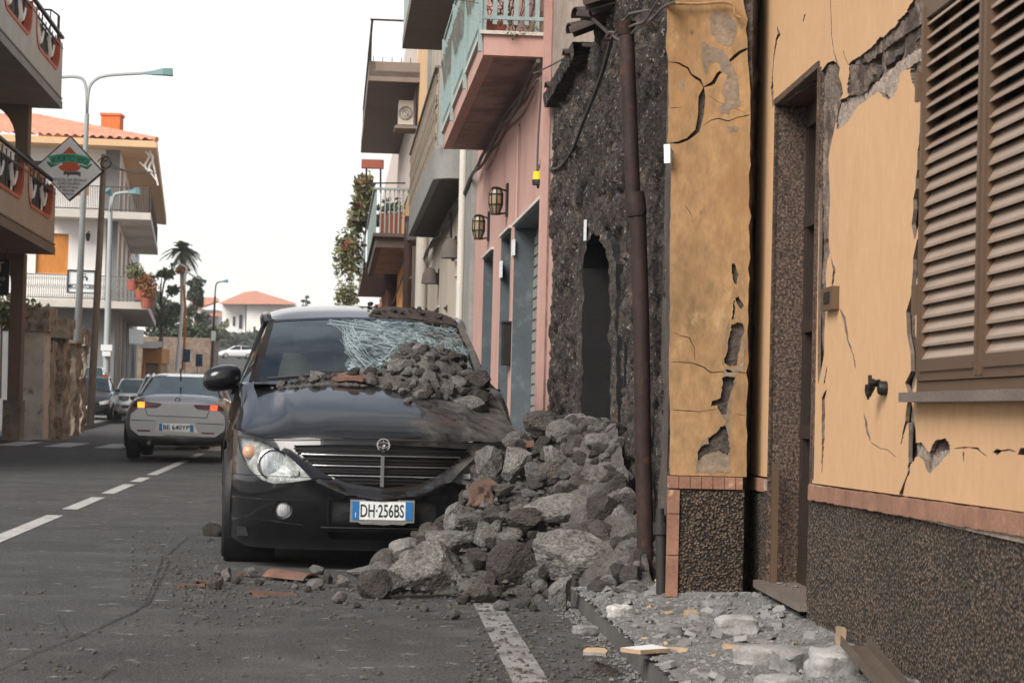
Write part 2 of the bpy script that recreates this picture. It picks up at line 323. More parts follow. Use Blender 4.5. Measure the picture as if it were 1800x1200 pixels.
T['redwall'] = mat('brick_red_plaster', C(152, 92, 70, .8), .9, var=.12, vs=1)
T['white'] = mat('white_render', C(236, 234, 230, .92), .85, var=.05, vs=.8, fine=.03, bump=.05)
T['midgrey'] = mat('mid_grey_render', C(132, 132, 132, .85), .88, var=.08, vs=.8, bump=.05)
T['tan'] = mat('tan_render', C(168, 146, 122, .8), .88, var=.1, vs=1, bump=.1)
T['lightslab'] = mat('pale_grey_render', C(206, 200, 190, .85), .85, var=.08, vs=1.5, bump=.05)
T['wood'] = mat('orange_wood', C(200, 128, 52, .85), .7, var=.15, vs=3, stretch=(4, 4, 1), bump=.05)
T['metal'] = mat('galvanised_metal', C(150, 150, 146, .8), .45, .5, var=.1, bump=.05)
T['teal'] = mat('teal_rail_paint', C(152, 172, 170, .82), .55, .1, var=.1, vs=6, bump=.1, spots=[(C(110, 84, 66, .8), 25, .68, .74)])
T['woodpole'] = mat('wooden_pole', C(150, 136, 122, .85), .9, var=.2, vs=4, stretch=(8, 8, 1), bump=.3)
T['stone'] = mat('garden_stone', C(176, 162, 144, .85), .92, var=.3, vs=3, fine=.2, fs=30, bump=.7, bs=16, bd=.04, spots=[(C(110, 92, 76, .8), 4, .5, .64)])
T['oldrender'] = mat('old_white_render', C(216, 208, 196, .9), .9, var=.15, vs=2, bump=.3, spots=[(C(140, 120, 100, .8), 3, .56, .7)])
T['retain'] = mat('brown_stone_wall', C(150, 132, 116, .85), .95, var=.35, vs=.8, fine=.3, fs=4, bump=.5, bs=4, bd=.1)
T['leaf'] = mat('leaf', (.085, .115, .05), .6, var=.35, vs=3, fine=.3, fs=20, bump=0)
T['leafd'] = mat('dark_leaf', (.06, .08, .042), .65, var=.4, vs=2, fine=.3, fs=10, bump=0)
T['leafy'] = mat('olive_leaf', (.14, .145, .06), .6, var=.35, vs=3, fine=.3, fs=20, bump=0)
T['leafo'] = mat('dry_orange_leaf', (.26, .12, .04), .7, var=.35, vs=3, fine=.3, bump=0)
T['trunk'] = mat('trunk', (.10, .075, .055), .95, var=.3, vs=4, bump=.5)
T['pot'] = mat('flower_pot', C(170, 96, 74, .8), .8, var=.15, bump=.1)
T['tyre'] = mat('tyre', (.012, .012, .012), .85, var=.2, bump=.1)
T['plastic'] = mat('black_plastic', (.014, .014, .015), .5, var=.1, vs=5, bump=.04)
T['signwhite'] = mat('sign_white', (.86, .86, .85), .5, var=.03, bump=0)
T['trimblack'] = mat('gloss_black_trim', (.008, .008, .009), .18, var=.1, bump=0)
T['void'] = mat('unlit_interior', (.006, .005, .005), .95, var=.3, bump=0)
T['chrome'] = mat('chrome', (.62, .62, .62), .14, 1., var=.05, fine=0, bump=0)
T['rim'] = mat('alloy_rim', (.4, .4, .4), .35, .9, bump=0)
T['plate'] = mat('plate_white', C(226, 230, 230, .9), .5, var=.04, bump=0)
T['plateblue'] = mat('plate_blue', C(30, 110, 170, .9), .5, var=.05, bump=0)
T['ink'] = mat('black_ink', (.012, .012, .014), .6, var=.05, bump=0)
T['seat'] = mat('beige_seat', C(170, 150, 128, .7), .8, var=.15, vs=3, bump=.1)
T['cable'] = mat('grey_cable', C(96, 90, 84, .8), .7, var=.2, bump=.1)
T['glassdark'] = glass('tinted_glass', (.30, .36, .37), .05)
T['glasscar'] = glass('car_glass', (.30, .40, .42), .04)
T['lens'] = glass('clear_lens', (.93, .95, .95), -.018)
T['red'] = mat('red_lens', (.35, .02, .02), .2, bump=0, coat=.5)
T['amber'] = mat('amber_lens', (.6, .22, .05), .3, bump=0)
def cartext(name, body, width, height, frame, m, parent, world=True, bold=0.0, shear=0., ext=.001):
    """real lettering: text outline as a thin mesh, fitted to width x height, lower-left frame origin, x and z axes"""
    cu = bpy.data.curves.new(name, 'FONT'); cu.body = body; cu.extrude = 0; cu.offset = bold; cu.shear = shear; cu.resolution_u = 3
    to = bpy.data.objects.new(name+'_curve', cu); COL.objects.link(to); bpy.context.view_layer.update()
    me = bpy.data.meshes.new_from_object(to.evaluated_get(bpy.context.evaluated_depsgraph_get()))
    xs = [v.co.x for v in me.vertices]; ys = [v.co.y for v in me.vertices]; x0, x1, y0, y1 = min(xs), max(xs), min(ys), max(ys)
    mb = MB(); vs = [frame((v.co.x-x0)/(x1-x0)*width, (v.co.y-y0)/(y1-y0)*height) for v in me.vertices]
    mb.add(vs, [tuple(p.vertices) for p in me.polygons])
    bpy.data.objects.remove(to); bpy.data.curves.remove(cu); bpy.data.meshes.remove(me)
    return mb.build(name, m, parent, world)
def leaves(mb, c, r, n, size, rng, m=0, squash=1., hang=0.):
    for _ in range(n):
        d = Vector((rng.gauss(0, 1), rng.gauss(0, 1), rng.gauss(0, 1)*squash)); d.normalize(); p = Vector(c)+Vector((d.x*r, d.y*r, d.z*r*squash))*rng.random()**.45
        p.z -= hang*rng.random()
        a = Vector((rng.gauss(0, 1), rng.gauss(0, 1), rng.gauss(0, 1))).normalized(); b = a.orthogonal().normalized(); s = size*rng.uniform(.6, 1.4)
        b = (Matrix.Rotation(rng.uniform(0, 6.28), 3, a) @ b)
        q = a.cross(b); mb.add([p-b*s, p+q*s*.45, p+b*s, p-q*s*.45], [(0, 1, 2, 3)], m)
# ============================================================ ground, road, pavements
_gz = spl([-30, 20, 42, 60, 80, 105, 150, 250, 330, 700], [0, 0, .03, .12, .38, 1.15, 3.2, 6.6, 9.0, 20])
def gz(Y): return _gz(Y)
def XR(Y): return 1.04-.066*Y if Y < 14 else (.116-.088*(Y-14))            # right kerb
_xl = spl([-20, 60, 80, 110, 150, 250, 330], [-2.25+1.85, -7.8, -10.4, -15.2, -21., -32.5, -46])
def XC(Y): return -2.25-.0925*Y if Y < 60 else _xl(Y)                       # centre line
def XK(Y): return XC(Y)-4.6                                                # left kerb
def XRr(Y): return XR(Y) if Y < 55 else lerp(Y, [55, 110, 400], [XR(55), XC(110)+5, XC(330)+10])
YS = [-8, -4, 0, 3, 5, 6, 7, 8, 9, 10, 11, 12, 13, 14, 16, 18, 20, 24, 28, 32, 36, 40, 44, 48, 52, 56, 60, 66, 72, 80, 90, 105, 125, 150, 180, 215, 250, 290, 330]
def hill(X, Y): return gz(Y)+ (3.2*min(1, max(0, (Y-215)/70.))*min(1, max(0, (XK(min(Y, 330))+4-X)/12.)))
mb = MB(); xs = [-500, -300, -150, -90, -60, -45, -35, -28, -22, -17, -12, -6, 0, 6, 20, 60, 200, 400]; ys = YS+[420, 600, 1200]
mb.grid(lambda u, v: Vector((u, v, hill(u, min(v, 700))-.10)), xs, [-60, -30]+ys[:-1], flip=False)
tag(mb.build('ground', T['soil']), kind='structure')
mb = MB()
mb.grid(lambda u, v: Vector(((XK(v)-.02)*(1-u)+(XRr(v)+.02)*u, v, gz(v))), [i/12 for i in range(13)], YS)
tag(mb.build('road', T['asphalt']), kind='structure')
road = bpy.data.objects['road']
# painted lines, 4 mm above
mb = MB()
def strip(mb, f0, f1, y0, y1, n=6, dz=.004):
    mb.grid(lambda u, v: Vector((f0(v)*(1-u)+f1(v)*u, v, gz(v)+dz)), [0, 1], list(np.linspace(y0, y1, n+1)), sm=False)
for y0, y1 in ((9.2, 17.6), (18.6, 21.0), (21.9, 24.4), (25.2, 26.6), (27.6, 34.6), (36, 39)):
    strip(mb, lambda v: XC(v)-.07, lambda v: XC(v)+.07, y0, y1)
for y0, y1 in ((48, 51), (54, 58)): strip(mb, lambda v: XC(v)-.07, lambda v: XC(v)+.07, y0, y1)
for i in range(8):                                                       # zebra crossing bars
    x0 = .25+i*1.02
    strip(mb, lambda v, a=x0: XK(v)+a, lambda v, a=x0: XK(v)+a+.55, 41.3, 45.0, 2)
strip(mb, lambda v: XK(v)+.12, lambda v: XK(v)+.26, 46, 58)
tag(mb.build('road_markings', T['paint']), kind='structure')
mb = MB(); strip(mb, lambda v: XR(v)-.51, lambda v: XR(v)-.37, 5.2, 10.6); tag(mb.build('parking_line', T['dustypaint']), kind='structure')
# long cracks in the asphalt
def ground_crack(pxs, ws, seed):
    pts = [G(*p) for p in pxs]; poly = crack([(p.x, p.y, w) for p, w in zip(pts, [w_*.5 for w_ in ws])], seed, .35); return poly
mb = MB()
for k, (pp, w) in enumerate([([(300, 985), (262, 1060), (232, 1078), (150, 1115), (60, 1150), (-40, 1195)], [.008, .012, .016, .012, .01, .006]),
        ([(395, 930), (330, 945), (285, 985), (275, 1010), (255, 1062)], [.006, .01, .012, .01, .006]),
        ([(100, 1080), (118, 1110), (80, 1118), (20, 1128)], [.006, .008, .008, .004]), ([(205, 1170), (175, 1195)], [.01, .012]),
        ([(252, 1062), (420, 1070), (560, 1075), (700, 1083)], [.004, .006, .006, .004])]):
    sheet(mb, ground_crack(pp, w, k), [], lambda a, b, o: Vector((a, b, .006+o)), 0)
T['crackfill'] = mat('dark_crack_ribbon', (.012, .012, .012), .95, bump=0)  # even near-black colour for the crack ribbons laid over the asphalt
tag(mb.build('road_cracks', T['crackfill']), kind='structure')
# pavements with kerb stones
def SW(Y):   # back edge of the right pavement
    return 1.95-.042*Y+.5 if Y < 9.9 else 1.655-.086*Y+.35
mb = MB()
mb.grid(lambda u, v: Vector(((XR(v)+.14)*(1-u)+(SW(v)+.3)*u, v, gz(v)+.062+.058*u)), [0, .25, .5, .75, 1], [y for y in YS if y <= 80])
mb.grid(lambda u, v: Vector(((XK(v)-.14)*(1-u)+(XK(v)-6.)*u, v, gz(v)+.12)), [0, .5, 1], [y for y in YS if y <= 80], flip=True)
tag(mb.build('pavement', T['pave']), kind='structure')
mb = MB(); rng = random.Random(2)
for side in (0, 1):
    y = 3. if side == 0 else 20.
    while y < 80:
        l = .95 if y < 30 else 3.
        for a, b in ((y, y+l-.012),):
            f = (lambda v: XR(v)) if side == 0 else (lambda v: XK(v)-.15)
            dz = rng.uniform(-.006, .006)+(.066 if side == 0 else .124); j = rng.uniform(-.006, .006)
            mb.hexa([(f(a)+j, a, gz(a)-.05), (f(a)+.15+j, a, gz(a)-.05), (f(b)+.15+j, b, gz(b)-.05), (f(b)+j, b, gz(b)-.05), (f(a)+j+.012, a, gz(a)+dz), (f(a)+.15+j, a, gz(a)+dz), (f(b)+.15+j, b, gz(b)+dz), (f(b)+j+.012, b, gz(b)+dz)])
        y += l
tag(mb.build('kerb', T['kerb']), kind='structure')
# ============================================================ near apricot house (right)
F = Wall(1.65, -.042)
def fp(lst): return [F.px(x, y) for x, y in lst]
def z7(lst): return fp([(1300+x/2.858, y/2.858) for x, y in lst])
def z8(lst): return fp([(1300+x/2.5, 420+y/2.5) for x, y in lst])
YB, YN, ZT = 10.62, 2.2, 4.4                     # far corner, near end, top
house = thing('yellow_house', 'apricot plastered house with long cracks, brown shutters and a doorway hung with broken plaster', 'house', (F.A+F.k*8, 8, 0))
dfar, dnear = F.px(1365, 185)[0], F.px(1440, 120)[0]
dz0, dz1 = F.px(1432, 1064)[1], F.px(1440, 121)[1]
wfar = F.px(1622, 400)[0]; wz0 = F.px(1622, 690)[1]; wz1 = F.px(1638, 6)[1]+.03; wsplit = F.px(1737, 400)[0]; wnear = 2*wsplit-wfar
trimz = lambda Y: .705+(9.5-Y)*.012
def crp(fn, pts, seed, jit=.13): return fn(crack([(p[0], p[1], max(p[2], 3.2)) for p in pts], seed, jit))
def brk(fn, pts, seed, seg=9, amp=1.6): return fn(rough(pts, seg, amp, seed))
def cr(fn, pts, wk):
    px = fn([(p[0], p[1]) for p in pts]); return [(q[0], q[1], p[2]*q[0]/3600*wk) for p, q in zip(pts, px)]
holes = []; cracks = []
door_hole = [(dnear, dz0-.6), (dfar, dz0-.6), (dfar, dz1), (dnear, dz1)]
win_hole = [(wnear, wz0-.02), (wfar, wz0-.02), (wfar, wz1), (wnear, wz1)]
bigbreak = brk(z7, [(550,318),(600,285),(660,240),(680,220),(705,185),(720,190),(760,150),(790,128),(800,100),(830,75),(855,30),(885,-20),(960,-20),(945,30),(930,130),(922,250),(912,300),(915,420),(905,470),(880,440),(862,400),(855,345),(830,355),(810,365),(800,410),(790,450),(770,490),(745,502),(715,480),(700,462),(670,480),(640,503),(600,530),(575,560),(555,600),(535,625),(490,652),(478,600),(470,560),(485,520),(512,500),(548,482),(540,450),(545,410),(552,370)], 1)
sidebreak = z7([(402,372),(440,318),(470,305),(490,318),(505,340),(498,380),(512,420),(520,470),(500,510),(490,560),(478,640),(460,720),(446,800),(450,880),(455,1000),(450,1100),(448,1200)])+z8([(392,20),(398,60),(385,95),(378,160),(383,240),(378,330),(372,420),(372,500),(362,560),(352,610),(345,640),(343,560),(345,200),(350,0)])
holes += [bigbreak, sidebreak]
holes.append(brk(z8, [(760,910),(770,895),(800,892),(815,915),(835,938),(850,900),(868,880),(905,876),(925,905),(925,935),(900,960),(880,985),(865,1000),(850,1015),(835,1032),(820,1010),(812,980),(800,960),(775,955),(758,985),(748,990)], 7, 8, 1.5))
CR = [(z7, [(455,-20,2),(460,80,3),(462,180,3),(475,265,4),(492,320,8)], 1), (z7, [(190,130,2),(196,175,14),(185,200,8),(172,290,4),(165,380,3),(165,460,12),(168,550,5)], 1),
      (z7, [(520,255,1),(530,290,3),(548,330,4)], 1), (z7, [(330,70,6),(318,115,2)], 1),
      (z7, [(895,380,10),(915,450,18),(918,560,10),(908,700,12),(898,850,16),(895,950,22),(885,1060,34),(880,1200,28)], 1),
      (z8, [(782,-10,34),(776,90,30),(770,180,18),(763,240,24),(753,320,46),(762,410,36),(768,500,30),(762,580,28),(752,640,40),(750,690,34)], 1),
      (z8, [(752,690,24),(748,750,26),(758,840,28),(760,900,34),(750,960,14),(745,1020,8),(725,1070,6),(710,1120,18),(706,1130,3)], 1), (z8, [(742,710,12),(735,800,12),(718,860,6),(708,905,3)], 1),
      (z8, [(408,215,8),(414,140,10),(402,80,4)], 1), (z8, [(440,305,3),(460,345,12),(468,400,10),(480,460,7),(500,510,5),(510,570,4)], 1),
      (z8, [(545,765,3),(555,800,9),(562,850,9),(575,890,5)], 1), (z8, [(575,892,2),(620,920,2),(650,925,2),(690,960,2)], 1),
      (z8, [(940,920,2),(985,915,6),(1015,915,3),(1045,920,8),(1060,935,5),(1090,955,3)], 1), (z8, [(985,930,8),(984,980,6)], 1),
      (z8, [(1115,935,5),(1132,930,26),(1150,930,8),(1185,925,5),(1215,935,5)], 1), (z8, [(1222,945,8),(1240,928,34),(1262,930,30),(1290,940,8)], 1),
      (z8, [(383,660,2),(368,700,14),(368,800,16),(366,900,9),(361,1030,3)], 1), (z8, [(384,560,3),(378,600,4),(370,640,6)], 1)]
for i, (fn, pts, k) in enumerate(CR):
    cracks.append(crp(fn, pts, i+3))
# jagged far edge along the gap beside the pilaster
gap = fp([(1322,0),(1330,30),(1333,70),(1331,90),(1334,150),(1331,175),(1330,260),(1329,330),(1327,420),(1322,520),(1318,600),(1316,700),(1312,780),(1310,835)])
def edge(pts, z0, z1, amp, seed, step=.05):
    """pts (u, z) -> jittered edge from z0 to z1"""
    q = sorted(pts, key=lambda p: p[1]); rng = random.Random(seed); n = int(abs(z1-z0)/step); out = []
    for i in range(n+1):
        z = z0+(z1-z0)*i/n; out.append((lerp(z, [p[1] for p in q], [p[0] for p in q])+rng.gauss(0, amp), z))
    return out
gap = edge(gap, ZT, trimz(YB)+.01, .012, 3)
outer = [(YN, trimz(YN)), (YN, ZT)]+gap
hh = [door_hole, win_hole]+list(holes)+cracks
mb = MB(); sheet(mb, outer, hh, lambda u, v, o: F.pt(u, v, o), .014, mf=0, ms=1, grid=.25)
mb.build('plaster', [T['yellow'], T['break']], house)
# masonry behind the plaster, uneven
def sub(u, v):
    n = fbm(Vector((u*3, v*3, 1)))*.010+fbm(Vector((u*14, v*14, 5)))*.006
    n += -.02*max(0, min(1, (noise.noise(Vector((u*5, v*5, 9)))-.15)*6))
    return F.pt(u, v, -.020+n)
mb = MB()
us = list(np.arange(4.6, YB+.02, .02)); vs_ = list(np.arange(.62, 3.1, .02))
mb.grid(sub, us, vs_, keep=lambda u, v: not (dnear-.01 < u < dfar+.01 and v < dz1) and not (wnear < u < wfar-.0 and wz0 < v < wz1), flip=True)
mb.build('masonry', T['rubblecore'], house)
# deep cavity and lintel lump under the broken band, mortar lip
mb = MB()
def lump(poly, off, dep, seed, mt=0, g=.02, amp=.006, target=None):
    (target or mb).__class__
    return sheet(target or mb, rough(poly, .02, .002, seed), [], lambda u, v, o: F.pt(u, v, off+o+fbm(Vector((u*25, v*25, seed)))*amp), dep, grid=g, mf=mt, ms=mt, sm=True)
lump(z7([(490,652),(480,590),(500,520),(560,490),(640,440),(720,370),(800,300),(860,260),(912,240),(905,300),(858,322),(815,350),(795,440),(748,500),(705,462),(645,505),(575,560),(540,622)]), -.012, .02, 5)
mb.build('mortar_patch', T['mortar'], house); mb = MB()
lump(z8([(762,912),(790,890),(812,915),(838,955),(880,930),(925,930),(900,960),(865,1000),(835,1030),(815,1005),(800,962),(760,985)]), -.014, .02, 8)
mb.build('mortar_patch', T['mortar'], house)
mb = MB()
lump(z7([(555,325),(610,330),(650,345),(668,370),(660,410),(640,450),(600,480),(555,480),(545,440),(550,380)]), -.004, .03, 11, amp=.012)
lump(z7([(560,300),(690,215),(790,130),(885,-10),(950,-10),(930,90),(860,150),(760,215),(700,260),(640,310),(580,325)]), -.010, .03, 12, amp=.012)
lump(z7([(408,345),(440,325),(485,320),(495,400),(500,500),(480,560),(455,690),(440,800),(445,1000),(440,1200),(408,1200)]), -.012, .02, 13, amp=.008)
mb.build('masonry_block', T['rubblecore'], house)
# dark slot beneath the hanging band
mb = MB(); lump(z7([(640,320),(690,330),(700,290),(780,235),(880,170),(925,135),(922,150),(860,210),(760,290),(700,350),(665,410),(655,380),(665,345)]), -.02, .015, 21, amp=.01)
mb.build('cavity', T['darkcore'], house)
# roughcast base
mb = MB()
def rc(u, v): return F.pt(u, v, .006+fbm(Vector((u*40, v*40, 2)), 3)*.005+fbm(Vector((u*2, v*2, 7)), 2)*.01)
def notdoor(u, v): return not (dnear-.005 < u < dfar+.0 and v > dz0-.07)
mb.grid(rc, list(np.arange(4.2, dnear, .013))+[dnear], list(np.arange(-.02, .702, .013)), keep=notdoor, flip=True)
mb.grid(rc, [dnear, dfar]+list(np.arange(dfar+.02, YB, .03)), [-.02, .08, dz0-.07], keep=None, flip=True)
mb.grid(rc, [dfar]+list(np.arange(dfar+.02, YB, .025))+[YB], list(np.arange(dz0-.07, .70, .02)), flip=True)
mb.wbox(F, YN, 4.2, 0, .7, -.1, .006)
mb.build('roughcast_base', T['roughcast'], house)
# brick trim between plaster and roughcast: separate tiles
mb = MB(); rng = random.Random(4); y = 4.3
while y < YB-.01:
    w = .078; a, b = y, min(y+w-.004, YB)
    if not (a < dfar and b > dnear):
        j = rng.uniform(-.002, .002); t0 = trimz(y)-.062; t1 = trimz(y)-.002
        mb.wbox(F, a, b, t0+j, t1+j, -.02, .022+rng.uniform(-.002, .002))
    y += w
    if a < dfar < y+w and len(mb.f) > 30: mb.build('brick_trim', T['brick'], house); mb = MB()
mb.build('brick_trim', T['brick'], house)
mb = MB(); mb.wbox(F, 4.2, dnear-.002, trimz(6)-.075, trimz(6)-.03, -.03, .012); mb.wbox(F, dfar+.002, YB, trimz(9.5)-.06, trimz(9.5)-.01, -.03, .012); mb.build('trim_bed', T['mortar'], house)
# granite reveals, lintel and threshold
DR = .145
mb = MB()
mb.wbox(F, dfar, dfar+.02, dz0, dz1, -DR-.3, .006)                   # far reveal
mb.wbox(F, dnear-.02, dnear, dz0, dz1, -DR-.3, .008)                 # near reveal
mb.wbox(F, dnear-.055, dnear-.0205, .74, dz1+.0, -.026, .004)
mb.wbox(F, dnear-.02, dfar+.02, dz1+.0005, dz1+.03, -DR-.3, .010)
mb.build('granite_door_surround', T['granite'], house)
mb = MB(); mb.wbox(F, dnear-.03, dfar+.10, dz0-.035, dz0, -DR-.3, .05); mb.build('threshold', T['sill'], house)
dr = MB(); dr.wbox(F, dnear, dfar, dz0+.001, dz1, -DR-.06, -DR-.03)
for (a, b, c, d) in ((0, 1, 0, .05), (0, 1, .95, 1), (0, .07, 0, 1), (.93, 1, 0, 1), (.46, .54, 0, 1), (0, 1, .3, .33), (0, 1, .52, .55), (0, 1, .74, .77)):
    dr.wbox(F, dnear+(dfar-dnear)*a, dnear+(dfar-dnear)*b, dz0+.002+(dz1-dz0)*c, dz0+.0021+(dz1-dz0)*d*.995, -DR-.03, -DR+(.004 if d-c < .1 else .0))
door = dr.build('door', T['door'], house)
mb = MB(); mb.tube([F.pt(dnear+.12, dz0+1.0, -DR+.01), F.pt(dnear+.12, dz0+1.0, -DR+.05), F.pt(dnear+.24, dz0+1.0, -DR+.05)], .008); mb.build('handle', T['bronze'], door)
# leaning aluminium strip at the threshold
o = MB(); a = F.px(1367, 1022); b = F.px(1371, 812)
o.wbox(F, dfar-.10, dfar-.075, dz0, dz0+.56, -.03, .0); tag(o.build('metal_strip', T['bronze']), 'thin bronze metal strip standing upright on the stone threshold against the door jamb', 'metal strip')
# window: frame, sill, two louvred leaves
win = MB(); fr = .045
win.wbox(F, wfar-.03, wfar, wz0, wz1, -.06, .012); win.wbox(F, wnear, wnear+.03, wz0, wz1, -.06, .012); win.wbox(F, wnear+.03, wfar-.03, wz1-.03, wz1, -.06, .012); win.wbox(F, wnear+.03, wfar-.03, wz0, wz0+.035, -.06, .012)
wf = win.build('window', T['bronze'], house)
mb = MB(); mb.wbox(F, wnear-.05, wfar+.05, wz0-.032, wz0, -.05, .06); mb.build('window_sill', T['sill'], wf)
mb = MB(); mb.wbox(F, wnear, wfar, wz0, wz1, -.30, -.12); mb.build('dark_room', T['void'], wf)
def leaf(u0, u1):
    m1 = MB(); z0, z1 = wz0+.038, wz1-.033; st = .052
    def prof(a, b, c, d): m1.wbox(F, a, b, c, d, -.03, .020); 
    prof(u0, u0+st, z0, z1); prof(u1-st, u1, z0, z1); prof(u0+st, u1-st, z0, z0+.07); prof(u0+st, u1-st, z1-.05, z1)
    for (a, b, c, d) in ((u0+.012, u0+st-.014, z0+.01, z1-.01), (u1-st+.014, u1-.012, z0+.01, z1-.01)): m1.wbox(F, a, b, c, d, .020, .026)
    m1.wbox(F, u0+st, u1-st, z0+.030, z0+.050, .020, .028)
    lf = m1.build('shutter_leaf', T['bronze'], wf)
    m2 = MB(); z = z0+.075; k = 0; rng = random.Random(int(u0*100))
    while z < z1-.055:
        # louvre: outer edge low, inner edge high
        a0, a1 = u0+st, u1-st; t = .0035; j = rng.uniform(-.0012, .0012)
        low = z < z0+.60*(z1-z0); lo, hi = z+j, z+(.0415 if low else .034)+j; bi = -.008 if low else -.018; p = []
        c = [F.pt(a0, lo, .014), F.pt(a1, lo, .014), F.pt(a1, hi, bi), F.pt(a0, hi, bi)]
        q = [F.pt(a0, lo-t, .010), F.pt(a1, lo-t, .010), F.pt(a1, hi-t, bi-.003), F.pt(a0, hi-t, bi-.003)]
        m2.hexa(q+c)
        m2.wbox(F, a0, a1, lo-.009+j, lo, .0125, .0165)
        z += .0462; k += 1
    m2.build('louvres', T['slat'], lf)
    m3 = MB()
    if u1 > wsplit+.2:
        for zz in (z0+.22, z1-.32): m3 = MB(); m3.wbox(F, u1-.012, u1+.02, zz, zz+.10, .026, .038); m3.build('hinge', T['bronze'], lf)
leaf(wsplit+.003, wfar-.032); leaf(wnear+.032, wsplit-.003)
# shutter holder on the wall
o = thing('shutter_hook', 'black cast iron shutter holder on a round wall boss between doorway and window', 'shutter hook', F.pt(*F.px(1555, 685), 0))
c = F.px(1556, 680); m1 = MB()
M_ = Matrix((F.d, Vector((0, 0, 1)), F.n)).transposed().to_4x4(); M_.translation = F.pt(c[0]-.02, c[1]-.005, 0)
m1.lathe([(.0, 0), (.026, 0), (.026, .02), (.02, .03), (.0, .032)], M_, 16); m1.build('wall_boss', T['iron'], o)
def fo(dx, dz, off): return F.pt(c[0]-dx/3600*c[0], c[1]-dz/3600*c[0], off)
m1 = MB()
m1.bar(fo(-4, -8, .02), fo(6, -4, .05), .016, .022); m1.bar(fo(2, -2, .045), fo(-24, 14, .05), .014, .02); m1.bar(fo(-24, 14, .05), fo(-38, 4, .05), .014, .018)
m1.bar(fo(-38, 4, .05), fo(-32, -2, .05), .012, .016); m1.bar(fo(-8, 4, .05), fo(-13, -20, .05), .012, .016); m1.bar(fo(-8, 4, .05), fo(8, -10, .05), .02, .022); m1.bar(fo(-26, 13, .05), fo(-24, 22, .05), .008, .012); m1.bar(fo(-26, 3, .05), fo(-16, 6, .05), .008, .012)
m1.build('hook_arm', T['iron'], o)
# intercom box
c0 = F.px(1457, 508); c1 = F.px(1475, 543); o = thing('intercom', 'small brown intercom box with a dark button beside the doorway', 'intercom', F.pt(c0[0], c1[1], 0))
m1 = MB(); m1.wbox(F, c1[0], c0[0], c1[1], c0[1], 0, .03); m1.build('box', T['bronze'], o); m1 = MB(); m1.wbox(F, c1[0]+.05, c0[0]-.06, c1[1]+.025, c0[1]-.02, .03, .034); m1.build('button', T['iron'], o)
# bulk of the house behind the facade, roof out of frame
mb = MB(); X = lambda Y: F.A+F.k*Y
mb.hexa([(X(YN)+.5, YN, 0), (7, YN, 0), (7, YB+.2, 0), (X(YB)+.5, YB+.2, 0), (X(YN)+.5, YN, 6.2), (7, YN, 6.2), (7, YB+.2, 6.2), (X(YB)+.5, YB+.2, 6.2)])
mb.wbox(F, YN, YN+.3, 0, 6.2, -.5, -.031); mb.wbox(F, YN, YB, ZT, 6.2, -.5, 0.); mb.wbox(F, YN, dnear-.03, 0, ZT-.02, -.49, -.31); mb.wbox(F, dfar+.03, YB, 0, ZT-.02, -.49, -.075)
mb.wbox(F, YN+.3, wnear, .7, ZT-.01, -.30, -.035); mb.wbox(F, dnear-.03, dfar+.03, dz1+.04, ZT-.02, -.49, -.08); mb.wbox(F, wnear, wfar+.0, wz1+.02, ZT-.03, -.29, -.08); mb.wbox(F, wfar+.02, dnear-.04, .7, ZT-.04, -.29, -.08); mb.wbox(F, wnear, wfar, .1, wz0-.04, -.29, -.08)
mb.build('side_wall', T['yellow'], house)
mb = MB(); mb.hexa([(X(YN)-.4, YN-.3, 6.2), (7.5, YN-.3, 6.2), (7.5, YB+.3, 6.2), (X(YB)-.4, YB+.3, 6.2), (X(YN)-.4, YN-.3, 6.3), (7.5, YN-.3, 8), (7.5, YB+.3, 8), (X(YB)-.4, YB+.3, 6.3)])
mb.build('roof', T['rooftile'], house)
# ============================================================ stained ochre pilaster wall facing the camera
PF = Front(9.94, .0)
def pp(l): return [PF.px(x, y) for x, y in l]
def q5(l): return pp([(930+x/3., y/3.) for x, y in l])
def q6(l): return pp([(930+x/3., 400+y/3.) for x, y in l])
xl, xr = PF.px(1178, 500)[0], PF.px(1316, 500)[0]
pil = thing('ochre_pilaster', 'stained ochre plaster pier facing the road, split by a dark forked crack', 'wall', (xl, 9.94, 0))
zt = trimz(9.94)+.004
left = edge(q5([(728,0),(724,250),(738,330),(735,560),(733,750),(764,770),(750,900),(745,1190)])+q6([(742,200),(745,500),(738,700),(745,1000),(740,1290)]), zt, 4.6, .0016, 2)
right = edge(q5([(1165,900),(1170,600),(1160,400),(1150,255),(1150,100),(1135,0)])+q6([(1148,1290),(1145,1000),(1152,760),(1155,500),(1160,250),(1165,10)]), 4.6, zt, .003, 3)
outer = left+right
def crq(fn, pts): px = fn([(p[0], p[1]) for p in pts]); return [(q[0], q[1], p[2]/3.*9.94/3600) for p, q in zip(pts, px)]
